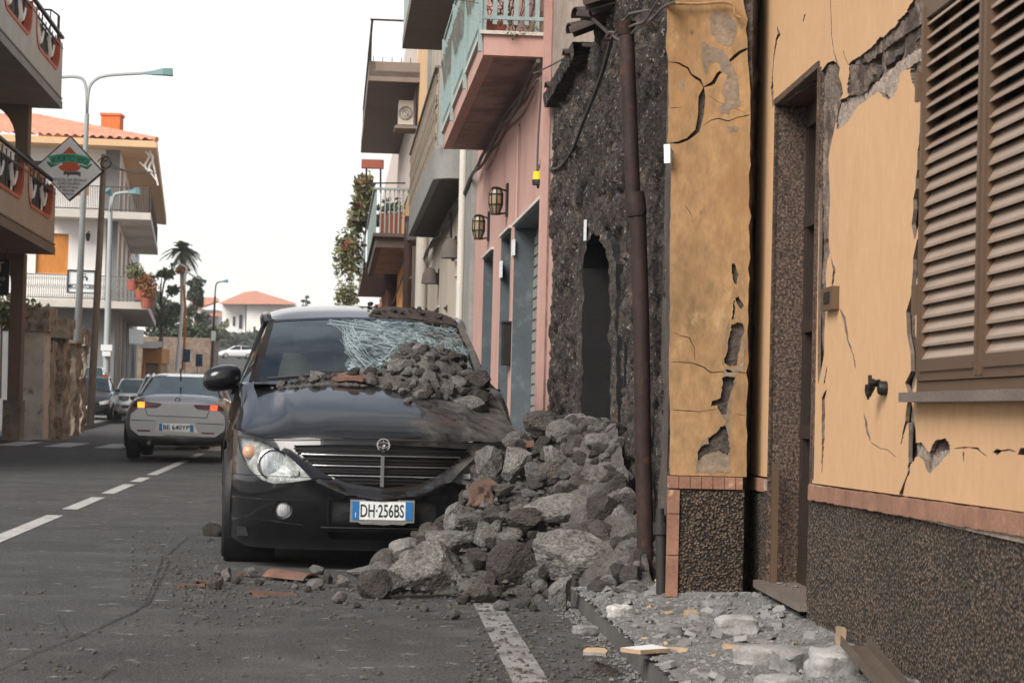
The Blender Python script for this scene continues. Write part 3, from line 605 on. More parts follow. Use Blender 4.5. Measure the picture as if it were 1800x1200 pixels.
PC = [(q5, [(732,328,4),(790,335,7),(835,360,9),(860,395,10),(900,425,12),(920,460,16)]), (q5, [(918,462,16),(950,445,14),(975,435,18),(1000,390,16),(1060,320,16),(1110,275,14),(1162,252,12)]),
      (q5, [(922,460,16),(910,520,34),(905,600,32),(885,690,24),(835,735,12),(790,750,14),(728,758,10)]), (q5, [(740,570,3),(810,566,3)]), (q5, [(915,665,2),(960,635,5),(1000,625,5),(1050,640,5),(1100,620,5),(1172,605,5)]),
      (q5, [(940,500,2),(1000,540,2),(1060,560,2),(1150,600,2)]), (q6, [(760,550,2),(800,570,3),(845,580,4),(870,630,3),(875,700,2)]), (q6, [(745,708,3),(860,712,4),(920,735,5),(960,765,5),(1060,755,4),(1152,768,4)]),
      (q6, [(745,960,3),(830,965,4),(900,970,3),(1000,955,2)]), (q6, [(1080,980,3),(1145,990,3)]), (q5, [(745,25,4),(860,20,5),(960,20,5),(1080,15,4)]), (q5, [(820,1080,2),(850,1120,3),(860,1150,2)])]
ph = [crack(crq(fn, p), 40+i, .16) for i, (fn, p) in enumerate(PC)]
deep = [q6([(1070,195),(1085,190),(1100,250),(1098,300),(1080,295),(1068,240)]), q6([(1090,370),(1105,362),(1130,410),(1120,432),(1100,410)]), q6([(1078,385),(1088,385),(1082,480),(1070,490)]),
        q6([(1070,512),(1095,500),(1125,505),(1135,535),(1118,600),(1105,690),(1095,725),(1060,732),(1032,715),(1028,690),(1045,655),(1050,600),(1062,550)]),
        q6([(1020,795),(1045,782),(1085,785),(1080,830),(1062,880),(1050,930),(1042,985),(1015,985),(1000,960),(990,935),(960,945),(965,915),(1000,905),(1015,880),(1018,830)]),
        q6([(1010,1050),(1035,1040),(1052,1090),(1055,1140),(1062,1180),(1050,1200),(1000,1180),(930,1195),(890,1230),(888,1180),(905,1150),(950,1140),(945,1110),(990,1080)])]
deep = [rough(d, .014, .002, 60+i) for i, d in enumerate(deep)]
mb = MB(); sheet(mb, outer, ph+deep, lambda u, v, o: PF.pt(u, v, o), .022, mf=0, ms=1, grid=.2)
mb.build('plaster', [T['ochre'], T['break']], pil)
mb = MB(); sheet(mb, [(xl+.006, zt), (xr-.0, zt), (xr, 4.55), (xl+.006, 4.55)], [], lambda u, v, o: PF.pt(u, v, -.022+o+fbm(Vector((u*22, v*22, 3)))*.009), 0, grid=.012, sm=True)
mb.build('masonry', T['darkcore'], pil)
T['patchgrey'] = mat('faded_grey_skim', C(150, 132, 112, .7), .95, var=.35, vs=9, fine=.2, fs=40, bump=.5, bs=50, spots=[(C(140, 122, 110, .8), 7, .5, .6)])
mb = MB()
for i, pz in enumerate((q5([(960,75),(1000,60),(1055,75),(1085,110),(1095,165),(1080,220),(1055,245),(1020,235),(985,215),(960,170),(952,120)]),
           q5([(905,225),(930,220),(960,250),(1020,258),(1045,300),(1062,330),(1090,380),(1105,440),(1112,560),(1075,575),(1050,600),(1015,600),(1005,560),(1040,545),(1020,500),(1028,450),(1045,400),(1012,380),(1005,330),(950,330),(930,400),(915,330)]),
           q5([(1050,670),(1080,660),(1105,670),(1095,695),(1060,700)]), q5([(785,440),(800,420),(820,440),(815,470),(795,475)]))):
    sheet(mb, rough(pz, .012, .0025, 90+i), [], lambda u, v, o: PF.pt(u, v, .0012+o), 0)
mb.build('grey_skim', T['patchgrey'], pil)
mb = MB()
for i, pz in enumerate([q6([(1040,745),(1100,760),(1085,790),(1065,900),(1060,1000),(1060,1200),(1060,1290),(880,1290),(890,1200),(905,1140),(945,1100),(940,1140),(1000,1060),(1045,1030),(1020,1000),(1010,900),(1018,800)]),
                        q6([(1045,500),(1060,500),(1040,600),(1020,690),(1030,740),(1090,745),(1130,700),(1140,560),(1150,600),(1130,760),(1040,760),(1012,700),(1030,600)])]):
    sheet(mb, rough(pz, .02, .003, 120+i), [h for h in deep], lambda u, v, o: PF.pt(u, v, .0014+o), 0)
mb.build('grey_skim', T['patchgrey'], pil)
mb = MB(); rng = random.Random(5); x = xl+.008
while x < xr-.012:
    w = .055; mb.add([], []); mb.hexa([PF.pt(x, zt-.062, -.02), PF.pt(min(x+w-.003, xr-.012), zt-.062, -.02), PF.pt(min(x+w-.003, xr-.012), zt-.062, .02), PF.pt(x, zt-.062, .02), PF.pt(x, zt-.004, -.02), PF.pt(min(x+w-.003, xr-.012), zt-.004, -.02), PF.pt(min(x+w-.003, xr-.012), zt-.004, .02), PF.pt(x, zt-.004, .02)]); x += w
z = .12
xb = PF.px(1172, 950)[0]
while z < zt-.07:
    h = min(.2, zt-.066-z); mb.box((xb, 9.94-.024+rng.uniform(0, .004), z), (xb+.056, 9.97, z+h-.004)); z += .2
mb.build('brick_trim', T['brick'], pil)
mb = MB()
sheet(mb, [(xb+.05, .05), (xr, .05), (xr, zt-.062), (xb+.05, zt-.062)], [], lambda u, v, o: PF.pt(u, v, .006+o+fbm(Vector((u*40, v*40, 4)), 3)*.005), .03, grid=.012, sm=True)
mb.build('roughcast_base', T['roughcast'], pil)
mb = MB(); mb.box((xl+.012, 9.99, 0), (xr-.01, 10.6, 6)); mb.box((xb+.01, 9.98, 0), (xl+.02, 10.3, zt)); mb.build('core', T['darkcore'], pil)
# torn metal strip and ragged masonry in the gap between pier and house
mb = MB()
def gapf(u, v): return Vector((xr-.006, 9.965, v)).lerp(F.pt(10.5, v, -.04), u)+Vector((-.02*fbm(Vector((u*3, v*7, 3)))*(u > 0), -.05*abs(fbm(Vector((u*4, v*9, 3)))), 0))
mb.grid(gapf, [0, .2, .4, .6, .8, 1], list(np.arange(.1, 4.5, .03)))
tag(mb.build('gap_masonry', T['darkcore'], pil))
# ============================================================ ruined lava stone house
S = Wall(1.655, -.086)
def sp(l): return [S.px(x, y) for x, y in l]
ruin = thing('ruined_stone_house', 'dark lava stone house front with a broken roof edge and a blocked arched doorway', 'ruin', S.pt(13, 0, 0))
topf = lambda Y: lerp(Y, [9.9, 12.2, 12.42, 13.2, 13.9, 14.4, 15.0, 15.6, 16.3], [5.4, 5.3, 3.55, 3.56, 3.5, 3.46, 3.42, 3.38, 3.36]) + .05*noise.noise(Vector((Y*7, 0, 3)))
arch = sp([(1014,800),(1015,468),(1021,426),(1037,392),(1056,398),(1070,430),(1075,468),(1077,800)])
def stonef(u, v):
    q = Vector((u*2.2+.3*noise.noise(Vector((u*2, v*2, 1))), v*4.2+.35*noise.noise(Vector((u*2, v*3, 8))), .5))
    if u < 11.2: q = Vector((u*1.9, v*2.6, 2.5))       # larger dressed blocks near the pier
    dist, _ = noise.voronoi(q); e = dist[1]-dist[0]
    cell = noise.cell(Vector((dist[0]*0+round(_[0].x*7), round(_[0].y*7), 3)))
    g = min(1, e*5)
    d = .034*g+.020*cell+.014*fbm(Vector((u*5, v*6, 2)))+.016*fbm(Vector((u*22, v*26, 4)))+.008*fbm(Vector((u*50, v*60, 4)))
    d += .03*max(0, noise.noise(Vector((u*1.3, v*1.1, 12))))
    if v > 3.2 and u < 14: d += .06*(v-3.2)*max(0, noise.noise(Vector((u*2.5, v*2.5, 30)))+.4)
    return S.pt(u, v, d-.065)
mb = MB(); us = list(np.arange(9.97, 16.24, .021)); vs_ = list(np.arange(0, 5.4, .027))
mb.grid(stonef, us, vs_, keep=lambda u, v: v < topf(u) and not inpoly(u, v, arch), flip=True)
mb.build('wall', T['lava'], ruin, angle=60)
a0, a1 = min(p[0] for p in arch), max(p[0] for p in arch); az = max(p[1] for p in arch)
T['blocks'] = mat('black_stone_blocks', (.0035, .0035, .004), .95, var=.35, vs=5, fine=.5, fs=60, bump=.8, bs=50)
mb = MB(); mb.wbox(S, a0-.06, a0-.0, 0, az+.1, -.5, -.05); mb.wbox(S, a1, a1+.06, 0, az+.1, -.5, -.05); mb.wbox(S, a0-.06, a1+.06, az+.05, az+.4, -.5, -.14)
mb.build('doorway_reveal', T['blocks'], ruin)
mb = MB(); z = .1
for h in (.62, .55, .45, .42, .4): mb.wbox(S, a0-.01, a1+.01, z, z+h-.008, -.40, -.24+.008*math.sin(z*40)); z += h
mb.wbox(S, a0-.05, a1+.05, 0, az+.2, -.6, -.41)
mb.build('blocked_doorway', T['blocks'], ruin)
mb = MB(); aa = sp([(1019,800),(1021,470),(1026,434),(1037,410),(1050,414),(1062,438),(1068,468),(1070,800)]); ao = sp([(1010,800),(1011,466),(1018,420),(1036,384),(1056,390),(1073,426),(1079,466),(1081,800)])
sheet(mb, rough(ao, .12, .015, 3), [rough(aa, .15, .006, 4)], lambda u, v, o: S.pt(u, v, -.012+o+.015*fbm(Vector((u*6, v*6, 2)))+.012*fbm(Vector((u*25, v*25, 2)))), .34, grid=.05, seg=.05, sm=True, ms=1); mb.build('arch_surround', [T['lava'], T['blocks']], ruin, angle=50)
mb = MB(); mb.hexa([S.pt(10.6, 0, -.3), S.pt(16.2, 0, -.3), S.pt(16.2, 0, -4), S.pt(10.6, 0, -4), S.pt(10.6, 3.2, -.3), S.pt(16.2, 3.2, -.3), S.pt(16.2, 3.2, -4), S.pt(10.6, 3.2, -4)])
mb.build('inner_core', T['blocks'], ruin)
mb = MB()
def cor(u, v): return S.pt(u, 3.42+.02*(16-u)+v*.08, -.1)
mb.grid(lambda u, v: S.pt(u, 3.40+.035*(16.2-u)+(.0 if v in (0, 1, 2) else .09)+.012*noise.noise(Vector((u*6, v*3, 1))), [-.1, .0, .05, .07, .0, -.1][int(v)]+.02*noise.noise(Vector((u*8, v, 5)))*(0 < v < 5)), list(np.arange(14.15, 16.2, .06)), [0, 1, 2, 3, 4, 5], flip=True)
mb.build('stone_eave', T['lava'], ruin, angle=50)
def barrel(mb, c, ax, w, L_, t=.012, n=8, m=0, taper=.85, upv=Vector((0, 0, 1)), arc=math.pi):
    """curved clay roof tile: c centre, ax unit axis"""
    ax = Vector(ax).normalized(); x = ax.cross(upv).normalized(); z = x.cross(ax).normalized(); vs = []
    for j in (0, 1):
        for r in (w/2, w/2-t):
            for k in range(n+1):
                a = (math.pi-arc)/2+arc*k/n; s_ = 1 if j == 0 else taper
                vs.append(Vector(c)+ax*(j-.5)*L_+(x*math.cos(a)+z*math.sin(a)*.8)*r*s_)
    N = n+1; fs = []
    for k in range(n):
        fs += [(k, k+1, 2*N+k+1, 2*N+k), (N+k+1, N+k, 3*N+k, 3*N+k+1), (k, N+k, N+k+1, k+1), (2*N+k+1, 3*N+k+1, 3*N+k, 2*N+k)]
    fs += [(0, 2*N, 3*N, N), (n, N+n, 3*N+n, 2*N+n)]
    mb.add(vs, fs, m, True)
T['oldtile'] = mat('sooty_roof_tile', C(70, 58, 52, .7), .92, var=.4, vs=6, bump=.6, bs=40, spots=[(C(120, 96, 80, .7), 9, .6, .7)])
mb = MB(); rng = random.Random(9)
for i in range(9):
    u = 14.2+.22*i; z = 3.47+.03*(16.2-u)+rng.uniform(-.03, .03)
    barrel(mb, S.pt(u, z, -.06+rng.uniform(-.05, .05)), S.n+Vector((0, rng.uniform(-.2, .2), rng.uniform(-.3, .1))), .12, rng.uniform(.16, .3), t=.02)
mb.build('roof_tile_edge', T['oldtile'], ruin); mb = MB()
for i in range(6):
    u = 13.0+.17*i; barrel(mb, S.pt(u-.4, 3.58-.01*i+rng.uniform(-.03, .04), -.05+rng.uniform(-.04, .08)), S.n+Vector((0, rng.uniform(-.3, .3), rng.uniform(-.4, .1))), .18, .4)
barrel(mb, P(1062, 36, 12.9), Vector((-1, .25, .12)), .17, .34)
mb.build('roof_tile_edge', T['oldtile'], ruin)
# rust brown downpipe
o = thing('downpipe', 'rusty brown downpipe with a wide collar standing in front of the lava stone wall', 'downpipe', P(1135, 1000, 10.7))
m1 = MB(); m1.tube([P(1101, 52, 10.75), P(1113, 352, 10.72)], .040, 14); m1.build('pipe', T['rust'], o)
m1 = MB(); m1.tube([P(1120, 350, 10.7), P(1127, 560, 10.7), P(1130, 780, 10.7), P(1136, 1010, 10.7)], .044, 14); m1.build('pipe', T['blackpipe'] if False else T['rust'], o)
m1 = MB(); m1.tube([P(1115, 338, 10.71), P(1116.5, 350, 10.71), P(1119, 374, 10.7), P(1119.5, 380, 10.7)], [.05, .054, .054, .05], 14); m1.build('collar', T['rust'], o)
m1 = MB(); m1.tube([P(1099, 40, 10.75), P(1100, 62, 10.75)], [.06, .044], 14); m1.build('pipe_mouth', T['rust'], o)
o = thing('pipe_stub', 'short black pipe with a wide collar at the foot of the ochre pier', 'pipe', P(1162, 1045, 10.0))
m1 = MB(); m1.tube([P(1161, 905, 10.0), P(1163, 1050, 10.0)], .026, 12); m1.build('pipe', T['blackpipe'], o); m1 = MB(); m1.tube([P(1160, 893, 10.0), P(1160.3, 906, 10.0), P(1160.4, 907, 10.0)], [.02, .02, .026], 12); m1.tube([P(1161, 918, 10.0), P(1161.4, 938, 10.0)], .037, 12); m1.build('collar', T['blackpipe'], o)
# small white number tile at the pier's edge
o = MB(); pn = PF.px(1172, 272); o.obox(Vector((pn[0]+.0, 9.90, pn[1])), (.014, -.012, 0), (.002, .003, 0), (-.002, 0, .046)); tag(o.build('number_tile', T['plate']), 'small white wall tile tilted on the upper left edge of the ochre pier', 'wall tile')
o = MB(); a = S.px(1030, 405); o.wbox(S, a[0]-.03, a[0]+.03, a[1]-.07, a[1]+.07, .0, .012); tag(o.build('number_tile', T['plate']), 'small white tile standing at the top of the arched doorway in the stone wall', 'wall tile')
# cables
def cable(name, pts, r, label, mt='cable', cat='cable', n=6, sub=6):
    m1 = MB(); 
    for k, pl in enumerate(pts): m1.tube(curve3(pl, sub), r if not isinstance(r, list) else r[k], n)
    return tag(m1.build(name, T[mt]), label, cat)
m = [P(1185, 4, 9.8), P(1165, 14, 10), P(1140, 40, 10.3), P(1118, 52, 10.6), P(1095, 72, 10.9), P(1076, 62, 11)]
cable('cable_bundle', [m, [p+Vector((.02, -.03, .018)) for p in m], [p+Vector((-.015, .02, .03+.02*math.sin(i*2))) for i, p in enumerate(m)], [P(1142, 18, 10.3), P(1110, 24, 10.6), P(1102, 30, 10.7), P(1078, 62, 11)]], .007, 'twisted grey cables running from the ochre pier to the top of the rusty downpipe')
cable('hanging_cable', [[P(1075, 62, 11), P(1066, 100, 11.3), P(1050, 150, 12), P(1024, 215, 13.4), P(1006, 262, 14.6), P(985, 292, 15.6), P(968, 297, 16.2), P(953, 286, 16.5)], [P(1077, 64, 11.05), P(1068, 100, 11.35), P(1052, 152, 12.05), P(1026, 215, 13.45), P(1008, 262, 14.65), P(986, 294, 15.65), P(968, 294, 16.2), P(950, 282, 16.5)]], .009, 'loose grey cable sagging in front of the lava stone wall')
cable('iron_hook', [[P(1043, 35, 11.8), P(1060, 50, 11.4), P(1072, 62, 11.0)], [P(1070, 60, 11), P(1066, 66, 11), P(1072, 70, 11), P(1076, 64, 11), P(1071, 60, 11)]], .011, 'bent iron hook holding the cables beside the top of the downpipe', 'rust', 'iron hook')
cable('ceiling_cable', [[P(1178, 6, 9.9), P(1230, 7, 9.9), P(1270, 4, 9.9), P(1290, 10, 9.9), P(1292, 26, 9.9), P(1302, 32, 9.9)]], .008, 'thin yellowed cable clipped along the top of the ochre pier', 'ochre')
cable('thin_wire', [[P(938, 130, 16.5), P(975, 112, 15.5), P(1000, 98, 15), P(1022, 92, 14.5)]], .006, 'thin wire from the pink balcony to the ruined roof edge')
# ============================================================ row houses along the right
def rowhouse(name, label, u0, u1, h, wallmat, holes, depth=8, cat='house', seed=0, z0=.0):
    o = thing(name, label, cat, S.pt((u0+u1)/2, gz((u0+u1)/2), 0))
    m = MB(); sheet(m, [(u0, z0), (u1, z0), (u1, h), (u0, h)], holes, lambda a, b, f: S.pt(a, b, f), .25, grid=None)
    m.wbox(S, u0, u1, h-.01, h+.02, -depth, 0)
    m.build('wall', wallmat, o)
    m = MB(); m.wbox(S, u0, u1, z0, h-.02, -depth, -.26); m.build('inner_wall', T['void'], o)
    m = MB(); m.wbox(S, u0+.01, u0+.25, z0, h-.03, -depth, -.25); m.wbox(S, u1-.25, u1-.01, z0, h-.03, -depth, -.25); m.build('side_wall', wallmat, o)
    return o
def rect(u0, u1, z0, z1): return [(u0, z0), (u1, z0), (u1, z1), (u0, z1)]
T['slate'] = mat('slate_blue_stone', C(84, 94, 100, .75), .6, var=.2, vs=3, fine=.1, bump=.1, spots=[(C(112, 120, 124, .75), 6, .55, .7)])
T['roller'] = mat('roller_shutter', C(170, 166, 160, .8), .5, .3, var=.1, vs=2, bump=.03)
def opening(parent, u0, u1, z1, nm, fm, im, jamb=True):
    m = MB(); m.wbox(S, u1-.02, u1, .0, z1, -.24, .003); m.wbox(S, u0, u0+.02, .0, z1, -.24, .004); m.wbox(S, u0+.02, u1-.02, z1-.02, z1, -.24, .003)
    f = m.build(nm+'_surround', fm, parent)
    m = MB(); m.wbox(S, u0+.02, u1-.02, .0, z1-.02, -.25, -.20)
    if im is T['roller']:
        z = .15
        while z < z1-.15: m.wbox(S, u0+.02, u1-.02, z, z+.075, -.20, -.185); z += .10
    else:
        for k in range(3): m.wbox(S, u0+.08, u1-.08, .2+k*.8, .85+k*.8 if .85+k*.8 < z1 else z1-.1, -.20, -.19)
    m.build(nm, im, parent)
    m = MB(); m.wbox(S, u0-.03, u1+.03, z1+.001, z1+.028, -.02, .03); m.build('lintel', T['lightslab'], parent)
pink = rowhouse('pink_house', 'pink plastered house with a grey roller garage and two wall lanterns', 16.25, 24.75, 7.2, T['pink'],
                [rect(16.66, 19.22, -1, 2.72), rect(19.62, 20.75, -1, 2.74), rect(21.8, 23.2, -1, 2.70)])
opening(pink, 16.66, 19.22, 2.72, 'garage_door', T['slate'], T['roller']); opening(pink, 19.62, 20.75, 2.74, 'door', T['slate'], T['door']); opening(pink, 21.8, 23.2, 2.70, 'door', T['slate'], T['door'])
mb = MB(); pf = Front(16.24)
sheet(mb, [(S.pt(16.25,0).x+.01, 3.0), (3.2, 3.0), (3.2, 7.2), (S.pt(16.25,0).x+.01, 7.2)], [], lambda u, v, o: pf.pt(u, v, o+.02*fbm(Vector((u*2, v, 1)))), .1, grid=.1, sm=True); mb.build('gable_wall', T['weather'], pink)
mb = MB(); mb.wbox(S, 16.25, 16.42, 0, 7.2, -.02, .05); mb.build('corner_strip', T['pink'], pink)
# balcony of the pink house
def balcony(parent, u0, u1, z, off, th, slabmat, undermat, lip=.0):
    m = MB(); m.wbox(S, u0, u1, z, z+th, -.02, off)
    m.build('balcony_slab', slabmat, parent)
    m = MB(); m.wbox(S, u0+.10, u1-.06, z-.004, z+.02, .0, off-.10); m.build('balcony_soffit', undermat, parent)
balcony(pink, 16.86, 23.07, 3.92, .5, .17, T['pink'], T['soffit'])
mb = MB(); mb.wbox(S, 16.83, 23.10, 4.091, 4.12, -.02, .53); mb.build('balcony_edging', T['lightslab'], pink)
rail = MB(); zb, ztp = 4.2, 5.15
for k in range(6):
    off = .06+k*.088; rail.wbox(S, 16.87, 16.882, zb-.10 if k in (0, 5) else zb-.02, ztp, off-.018, off+.018)
rail.wbox(S, 16.865, 16.885, zb+.02, zb+.05, .0, .52); rail.wbox(S, 16.86, 16.89, ztp, ztp+.03, 0, .53)
u = 16.95
while u < 23.05: rail.wbox(S, u, u+.035, zb-.05, ztp, .505, .515); u += .125
rail.wbox(S, 16.87, 23.07, zb+.02, zb+.05, .50, .52); rail.wbox(S, 16.87, 23.07, ztp, ztp+.03, .49, .53)
for u in (16.88, 18.9, 21, 23.03): rail.wbox(S, u-.02, u+.02, 3.95, ztp, .515, .545)
r_ = rail.build('balcony_railing', T['teal'], pink)
T['reed'] = mat('reed_screen', C(110, 112, 106, .8), .9, var=.45, vs=14, fine=.3, stretch=(3, 3, .6), bump=.6, bs=40)
mb = MB(); rng = random.Random(3); u = 17.05
while u < 22.9:
    mb.tube([S.pt(u, 4.55+rng.uniform(-.02, .02), .49+rng.uniform(-.01, .015)), S.pt(u+rng.uniform(-.05, .05), 4.85+rng.uniform(-.03, .03), .545+rng.uniform(-.01, .01))], .012, 5); u += .033
mb.build('reed_screen', T['reed'], r_)
T['tealpanel'] = mat('pale_teal_panel', C(176, 192, 190, .85), .5, var=.15, vs=3, bump=.05)
mb = MB(); mb.wbox(S, 17.2, 23.0, 4.88, 5.12, .487, .495); mb.wbox(S, 17.2, 23.0, 4.22, 4.5, .487, .495); mb.build('balcony_panel', T['tealpanel'], r_)
# plants on the pink balcony
o = thing('balcony_plant', 'leafy climbing plant with bare twigs in a long clay pot on the pink balcony', 'potted plant', S.pt(17.2, 4.12, .3))
m1 = MB(); m1.wbox(S, 17.05, 17.30, 4.125, 4.24, .30, .48); m1.build('pot', T['pot'], o)
m1 = MB(); rng = random.Random(1)
for i in range(34):
    a = S.pt(17.0+rng.random()*.3, 4.2, rng.uniform(.0, .5)); b = a+Vector((rng.gauss(0, .13), rng.gauss(0, .08), rng.uniform(.15, .45))); c = b+Vector((rng.gauss(0, .15), rng.gauss(0, .08), rng.uniform(-.1, .3))); m1.tube(curve3([a, b, c], 4), .004, 4)
m1.build('twigs', T['trunk'], o)
m1 = MB()
for i in range(26): leaves(m1, S.pt(17.0+rng.random()*.25, 4.22+rng.random()*.8, rng.uniform(.0, .52)), .09, 22, .018, rng)
leaves(m1, S.pt(16.83, 4.12, .25), .08, 50, .016, rng); leaves(m1, S.pt(16.84, 4.16, .12), .07, 40, .016, rng)
m1.build('foliage', T['leafy'], o)
# grey house with the rounded balcony
grey = rowhouse('grey_house', 'grey plastered house beyond the pink one, with a long rounded concrete balcony', 24.76, 38.6, 8.2, T['greywall'],
                [rect(26.9, 28.5, -1, 2.82), rect(33.0, 34.4, -1, 2.62), rect(30.6, 31.8, 1.2, 2.55)])
opening(grey, 26.9, 28.5, 2.82, 'door', T['greywall'], T['door']); opening(grey, 33.0, 34.4, 2.62, 'door', T['greywall'], T['door'])
mb = MB(); mb.wbox(S, 30.6, 31.8, 1.2, 2.55, -.22, -.2); mb.build('window', T['glassdark'], grey)
mb = MB(); mb.wbox(S, 24.76, 26.1, .0, 7.9, -.02, .06); mb.build('pilaster', T['greyslab'], grey); mb = MB(); mb.wbox(S, 38.2, 38.6, 0, 8.2, -.02, .06); mb.build('pilaster', T['greyslab'], grey)
m = MB(); n = 10; prof = []
def rslab(uu0, uu1, off, z0, z1, R_):
    p = [(uu0, 0.)]+[(uu0+R_*(1-math.cos(a)), off-R_+R_*math.sin(a)) for a in np.linspace(0, math.pi/2, n)]+[(uu1-R_+R_*math.sin(a), off-R_+R_*math.cos(a)) for a in np.linspace(0, math.pi/2, n)]+[(uu1, 0.)]
    N = len(p); vs = [S.pt(a, z0, b) for a, b in p]+[S.pt(a, z1, b) for a, b in p]
    m.add(vs, [tuple(range(N)), tuple(range(2*N-1, N-1, -1))]+[(i, (i+1) % N, N+(i+1) % N, N+i) for i in range(N)])
rslab(26.3, 35.6, .45, 3.96, 4.36, .3); m.build('balcony_slab', T['greyslab'], grey)
m = MB(); rslab(26.42, 35.5, .36, 3.955, 3.97, .24); m.build('balcony_soffit', T['darkslab'], grey)
T['ornate'] = mat('beige_ironwork', C(150, 138, 122, .75), .7, .1, var=.3, vs=20, bump=.2)
m = MB(); rng = random.Random(6); u = 26.35
while u < 35.55:
    o1 = .43 if u > 26.6 else .3
    m.wbox(S, u, u+.02, 4.36, 5.38, o1, o1+.015)
    for k in range(4):
        zc = 4.5+.25*k; rr = .055
        m.tube([S.pt(u+.07+rr*math.cos(t), zc+.06*math.sin(t*1.0)+t*.012, o1+.02*math.sin(3*t)) for t in np.linspace(0, 5.2, 9)], .008, 4)
    u += .15
m.wbox(S, 26.3, 35.6, 5.38, 5.41, .41, .47); m.wbox(S, 26.3, 26.33, 5.38, 5.41, 0, .41); m.wbox(S, 26.3, 35.6, 4.9, 4.92, .425, .445)
for k in range(5): m.wbox(S, 26.3, 26.315, 4.36, 5.38, .05+k*.09, .065+k*.09)
m.build('balcony_railing', T['ornate'], grey)
# upper balcony slab of the grey house
m = MB(); m.wbox(S, 24.9, 31.95, 6.6, 6.78, -.02, .74); m.build('balcony_slab', T['brownsoffit'], grey)
m = MB(); m.wbox(S, 24.9, 31.95, 6.79, 7.7, .70, .73); m.wbox(S, 31.90, 31.94, 6.79, 7.7, 0, .70); m.build('balcony_panel', T['tealpanel'], grey)
# drainpipes
def dpipe(name, pts, r, mt, label): m1 = MB(); m1.tube(pts, r, 10); return tag(m1.build(name, T[mt]), label, 'drainpipe')
dpipe('drainpipe', [S.pt(25.9, .1, .1), S.pt(25.9, 4.3, .1), S.pt(25.9, 7.9, .1)], .05, 'lightslab', 'pale drainpipe running down the join between the grey and the pink house')
dpipe('drainpipe', [S.pt(37.6, .1, .12), S.pt(37.6, 4.4, .12)], .11, 'lightslab', 'thick white drainpipe at the far end of the grey house, next to a dark one')
dpipe('drainpipe', [S.pt(39.3, .1, .14), S.pt(39.3, 4.1, .14), S.pt(39.3, 4.2, .14), S.pt(39.3, 4.55, .14)], [.09, .09, .22, .26], 'darkslab', 'dark drainpipe with a funnel shaped hopper at the start of the beige house')
dpipe('drainpipe', [S.pt(45.0, .1, .12), S.pt(45.0, 5.2, .12)], .10, 'rust', 'reddish brown drainpipe between the beige and the orange house')
dpipe('drainpipe', [S.pt(57.0, .2, .12), S.pt(57.0, 4.2, .12), S.pt(57.0, 4.3, .12), S.pt(57, 4.7, .12)], [.12, .12, .2, .28], 'rust', 'brown drainpipe with a hopper at the far end of the orange house')
o = thing('conduit', 'thin pink painted conduit curling at the top beside the nearer wall lantern', 'conduit', S.pt(18.8, 1.5, .02))
m1 = MB(); a = S.px(911, 243); pts = [S.pt(S.px(912, 470)[0], 2.85, .02), S.pt(a[0], a[1], .02)]; m1.tube([S.pt(18.85, 2.74, .02), S.pt(18.85, 3.55, .02)]+[S.pt(18.85+.11-.11*math.cos(t), 3.55+.1*math.sin(t), .02) for t in np.linspace(.3, 3.1, 8)], .012, 6); m1.build('pipe', T['pink'], o)
# wall lanterns
def lantern(name, u, z, label, grp):
    o = thing(name, label, 'lantern', S.pt(u, z-.15, 0), 0, grp); o.rotation_euler = (0, 0, math.atan(.086)); WM[o.name] = Matrix.Translation(S.pt(u, z-.15, 0)) @ Matrix.Rotation(math.atan(.086), 4, 'Z')
    m = MB(); m.box((-.02, -.07, 0), (.0, .07, .32)); m.build('backplate', T['iron'], o, world=False)
    c = (-.12, 0, 0); mm = Matrix.Translation((-.12, 0, .02))
    m = MB(); m.lathe([(.035, .0), (.065, .09), (.065, .2), (.035, .26)], mm, 8, sm=False); m.build('glass', T['lampglass'], o, world=False)
    m = MB(); m.lathe([(0, .27), (.03, .265), (.055, .25), (.052, .24), (0, .24)], mm, 8, sm=False); m.lathe([(0, -.01), (.05, -.01), (.05, .005), (0, .005)], mm, 8, sm=False)
    for k in range(8):
        t = 2*math.pi*k/8; q = [Vector((-.12+r*math.cos(t), r*math.sin(t), zz+.02)) for r, zz in ((.037, 0), (.067, .09), (.067, .2), (.038, .26))]; m.tube(q, .006, 4)
    for zz in (.09, .19): m.lathe([(.067, zz-.006), (.072, zz-.006), (.072, zz+.006), (.067, zz+.006), (.067, zz-.006)], mm, 8, sm=False)
    m.tube([(-.02, 0, .25), (-.12, 0, .28)], .01, 5); m.tube([(-.02, 0, .03), (-.12, 0, .015)], .01, 5); m.build('cage', T['iron'], o, world=False)
    return o
T['lampglass'] = mat('cream_glass', C(160, 142, 112, .7), .3, var=.2, vs=9, bump=0)
lantern('wall_lantern', S.px(890, 355)[0]-.2, 3.05, 'black caged wall lantern nearer the garage, on the pink wall', 'wall lanterns'); lantern('wall_lantern', S.px(858, 400)[0]-.2, 3.0, 'black caged wall lantern further along the pink wall, left of the other lantern', 'wall lanterns')
def bellamp(u, z, label):
    o = thing('wall_lamp', label, 'wall lamp', S.pt(u, z, 0), math.atan(.086), 'dark half-dome wall lamps')
    m = MB(); m.lathe([(.015, .27), (.07, .25), (.12, .16), (.14, 0), (.125, 0), (.105, .15), (.06, .23), (0, .25)], Matrix.Translation((-.15, 0, 0)), 14); m.build('shade', T['darkslab'], o, world=False)
    m = MB(); m.tube([(0, 0, .15), (-.1, 0, .17)], .03, 6); m.box((-.02, -.1, -.02), (0, .1, .25)); m.build('bracket', T['iron'], o, world=False)
bellamp(27.3, 3.0, 'dark half-dome wall lamp on the grey house, the nearer of two'); bellamp(33.4, 3.02, 'dark half-dome wall lamp on the grey house, the further of two')
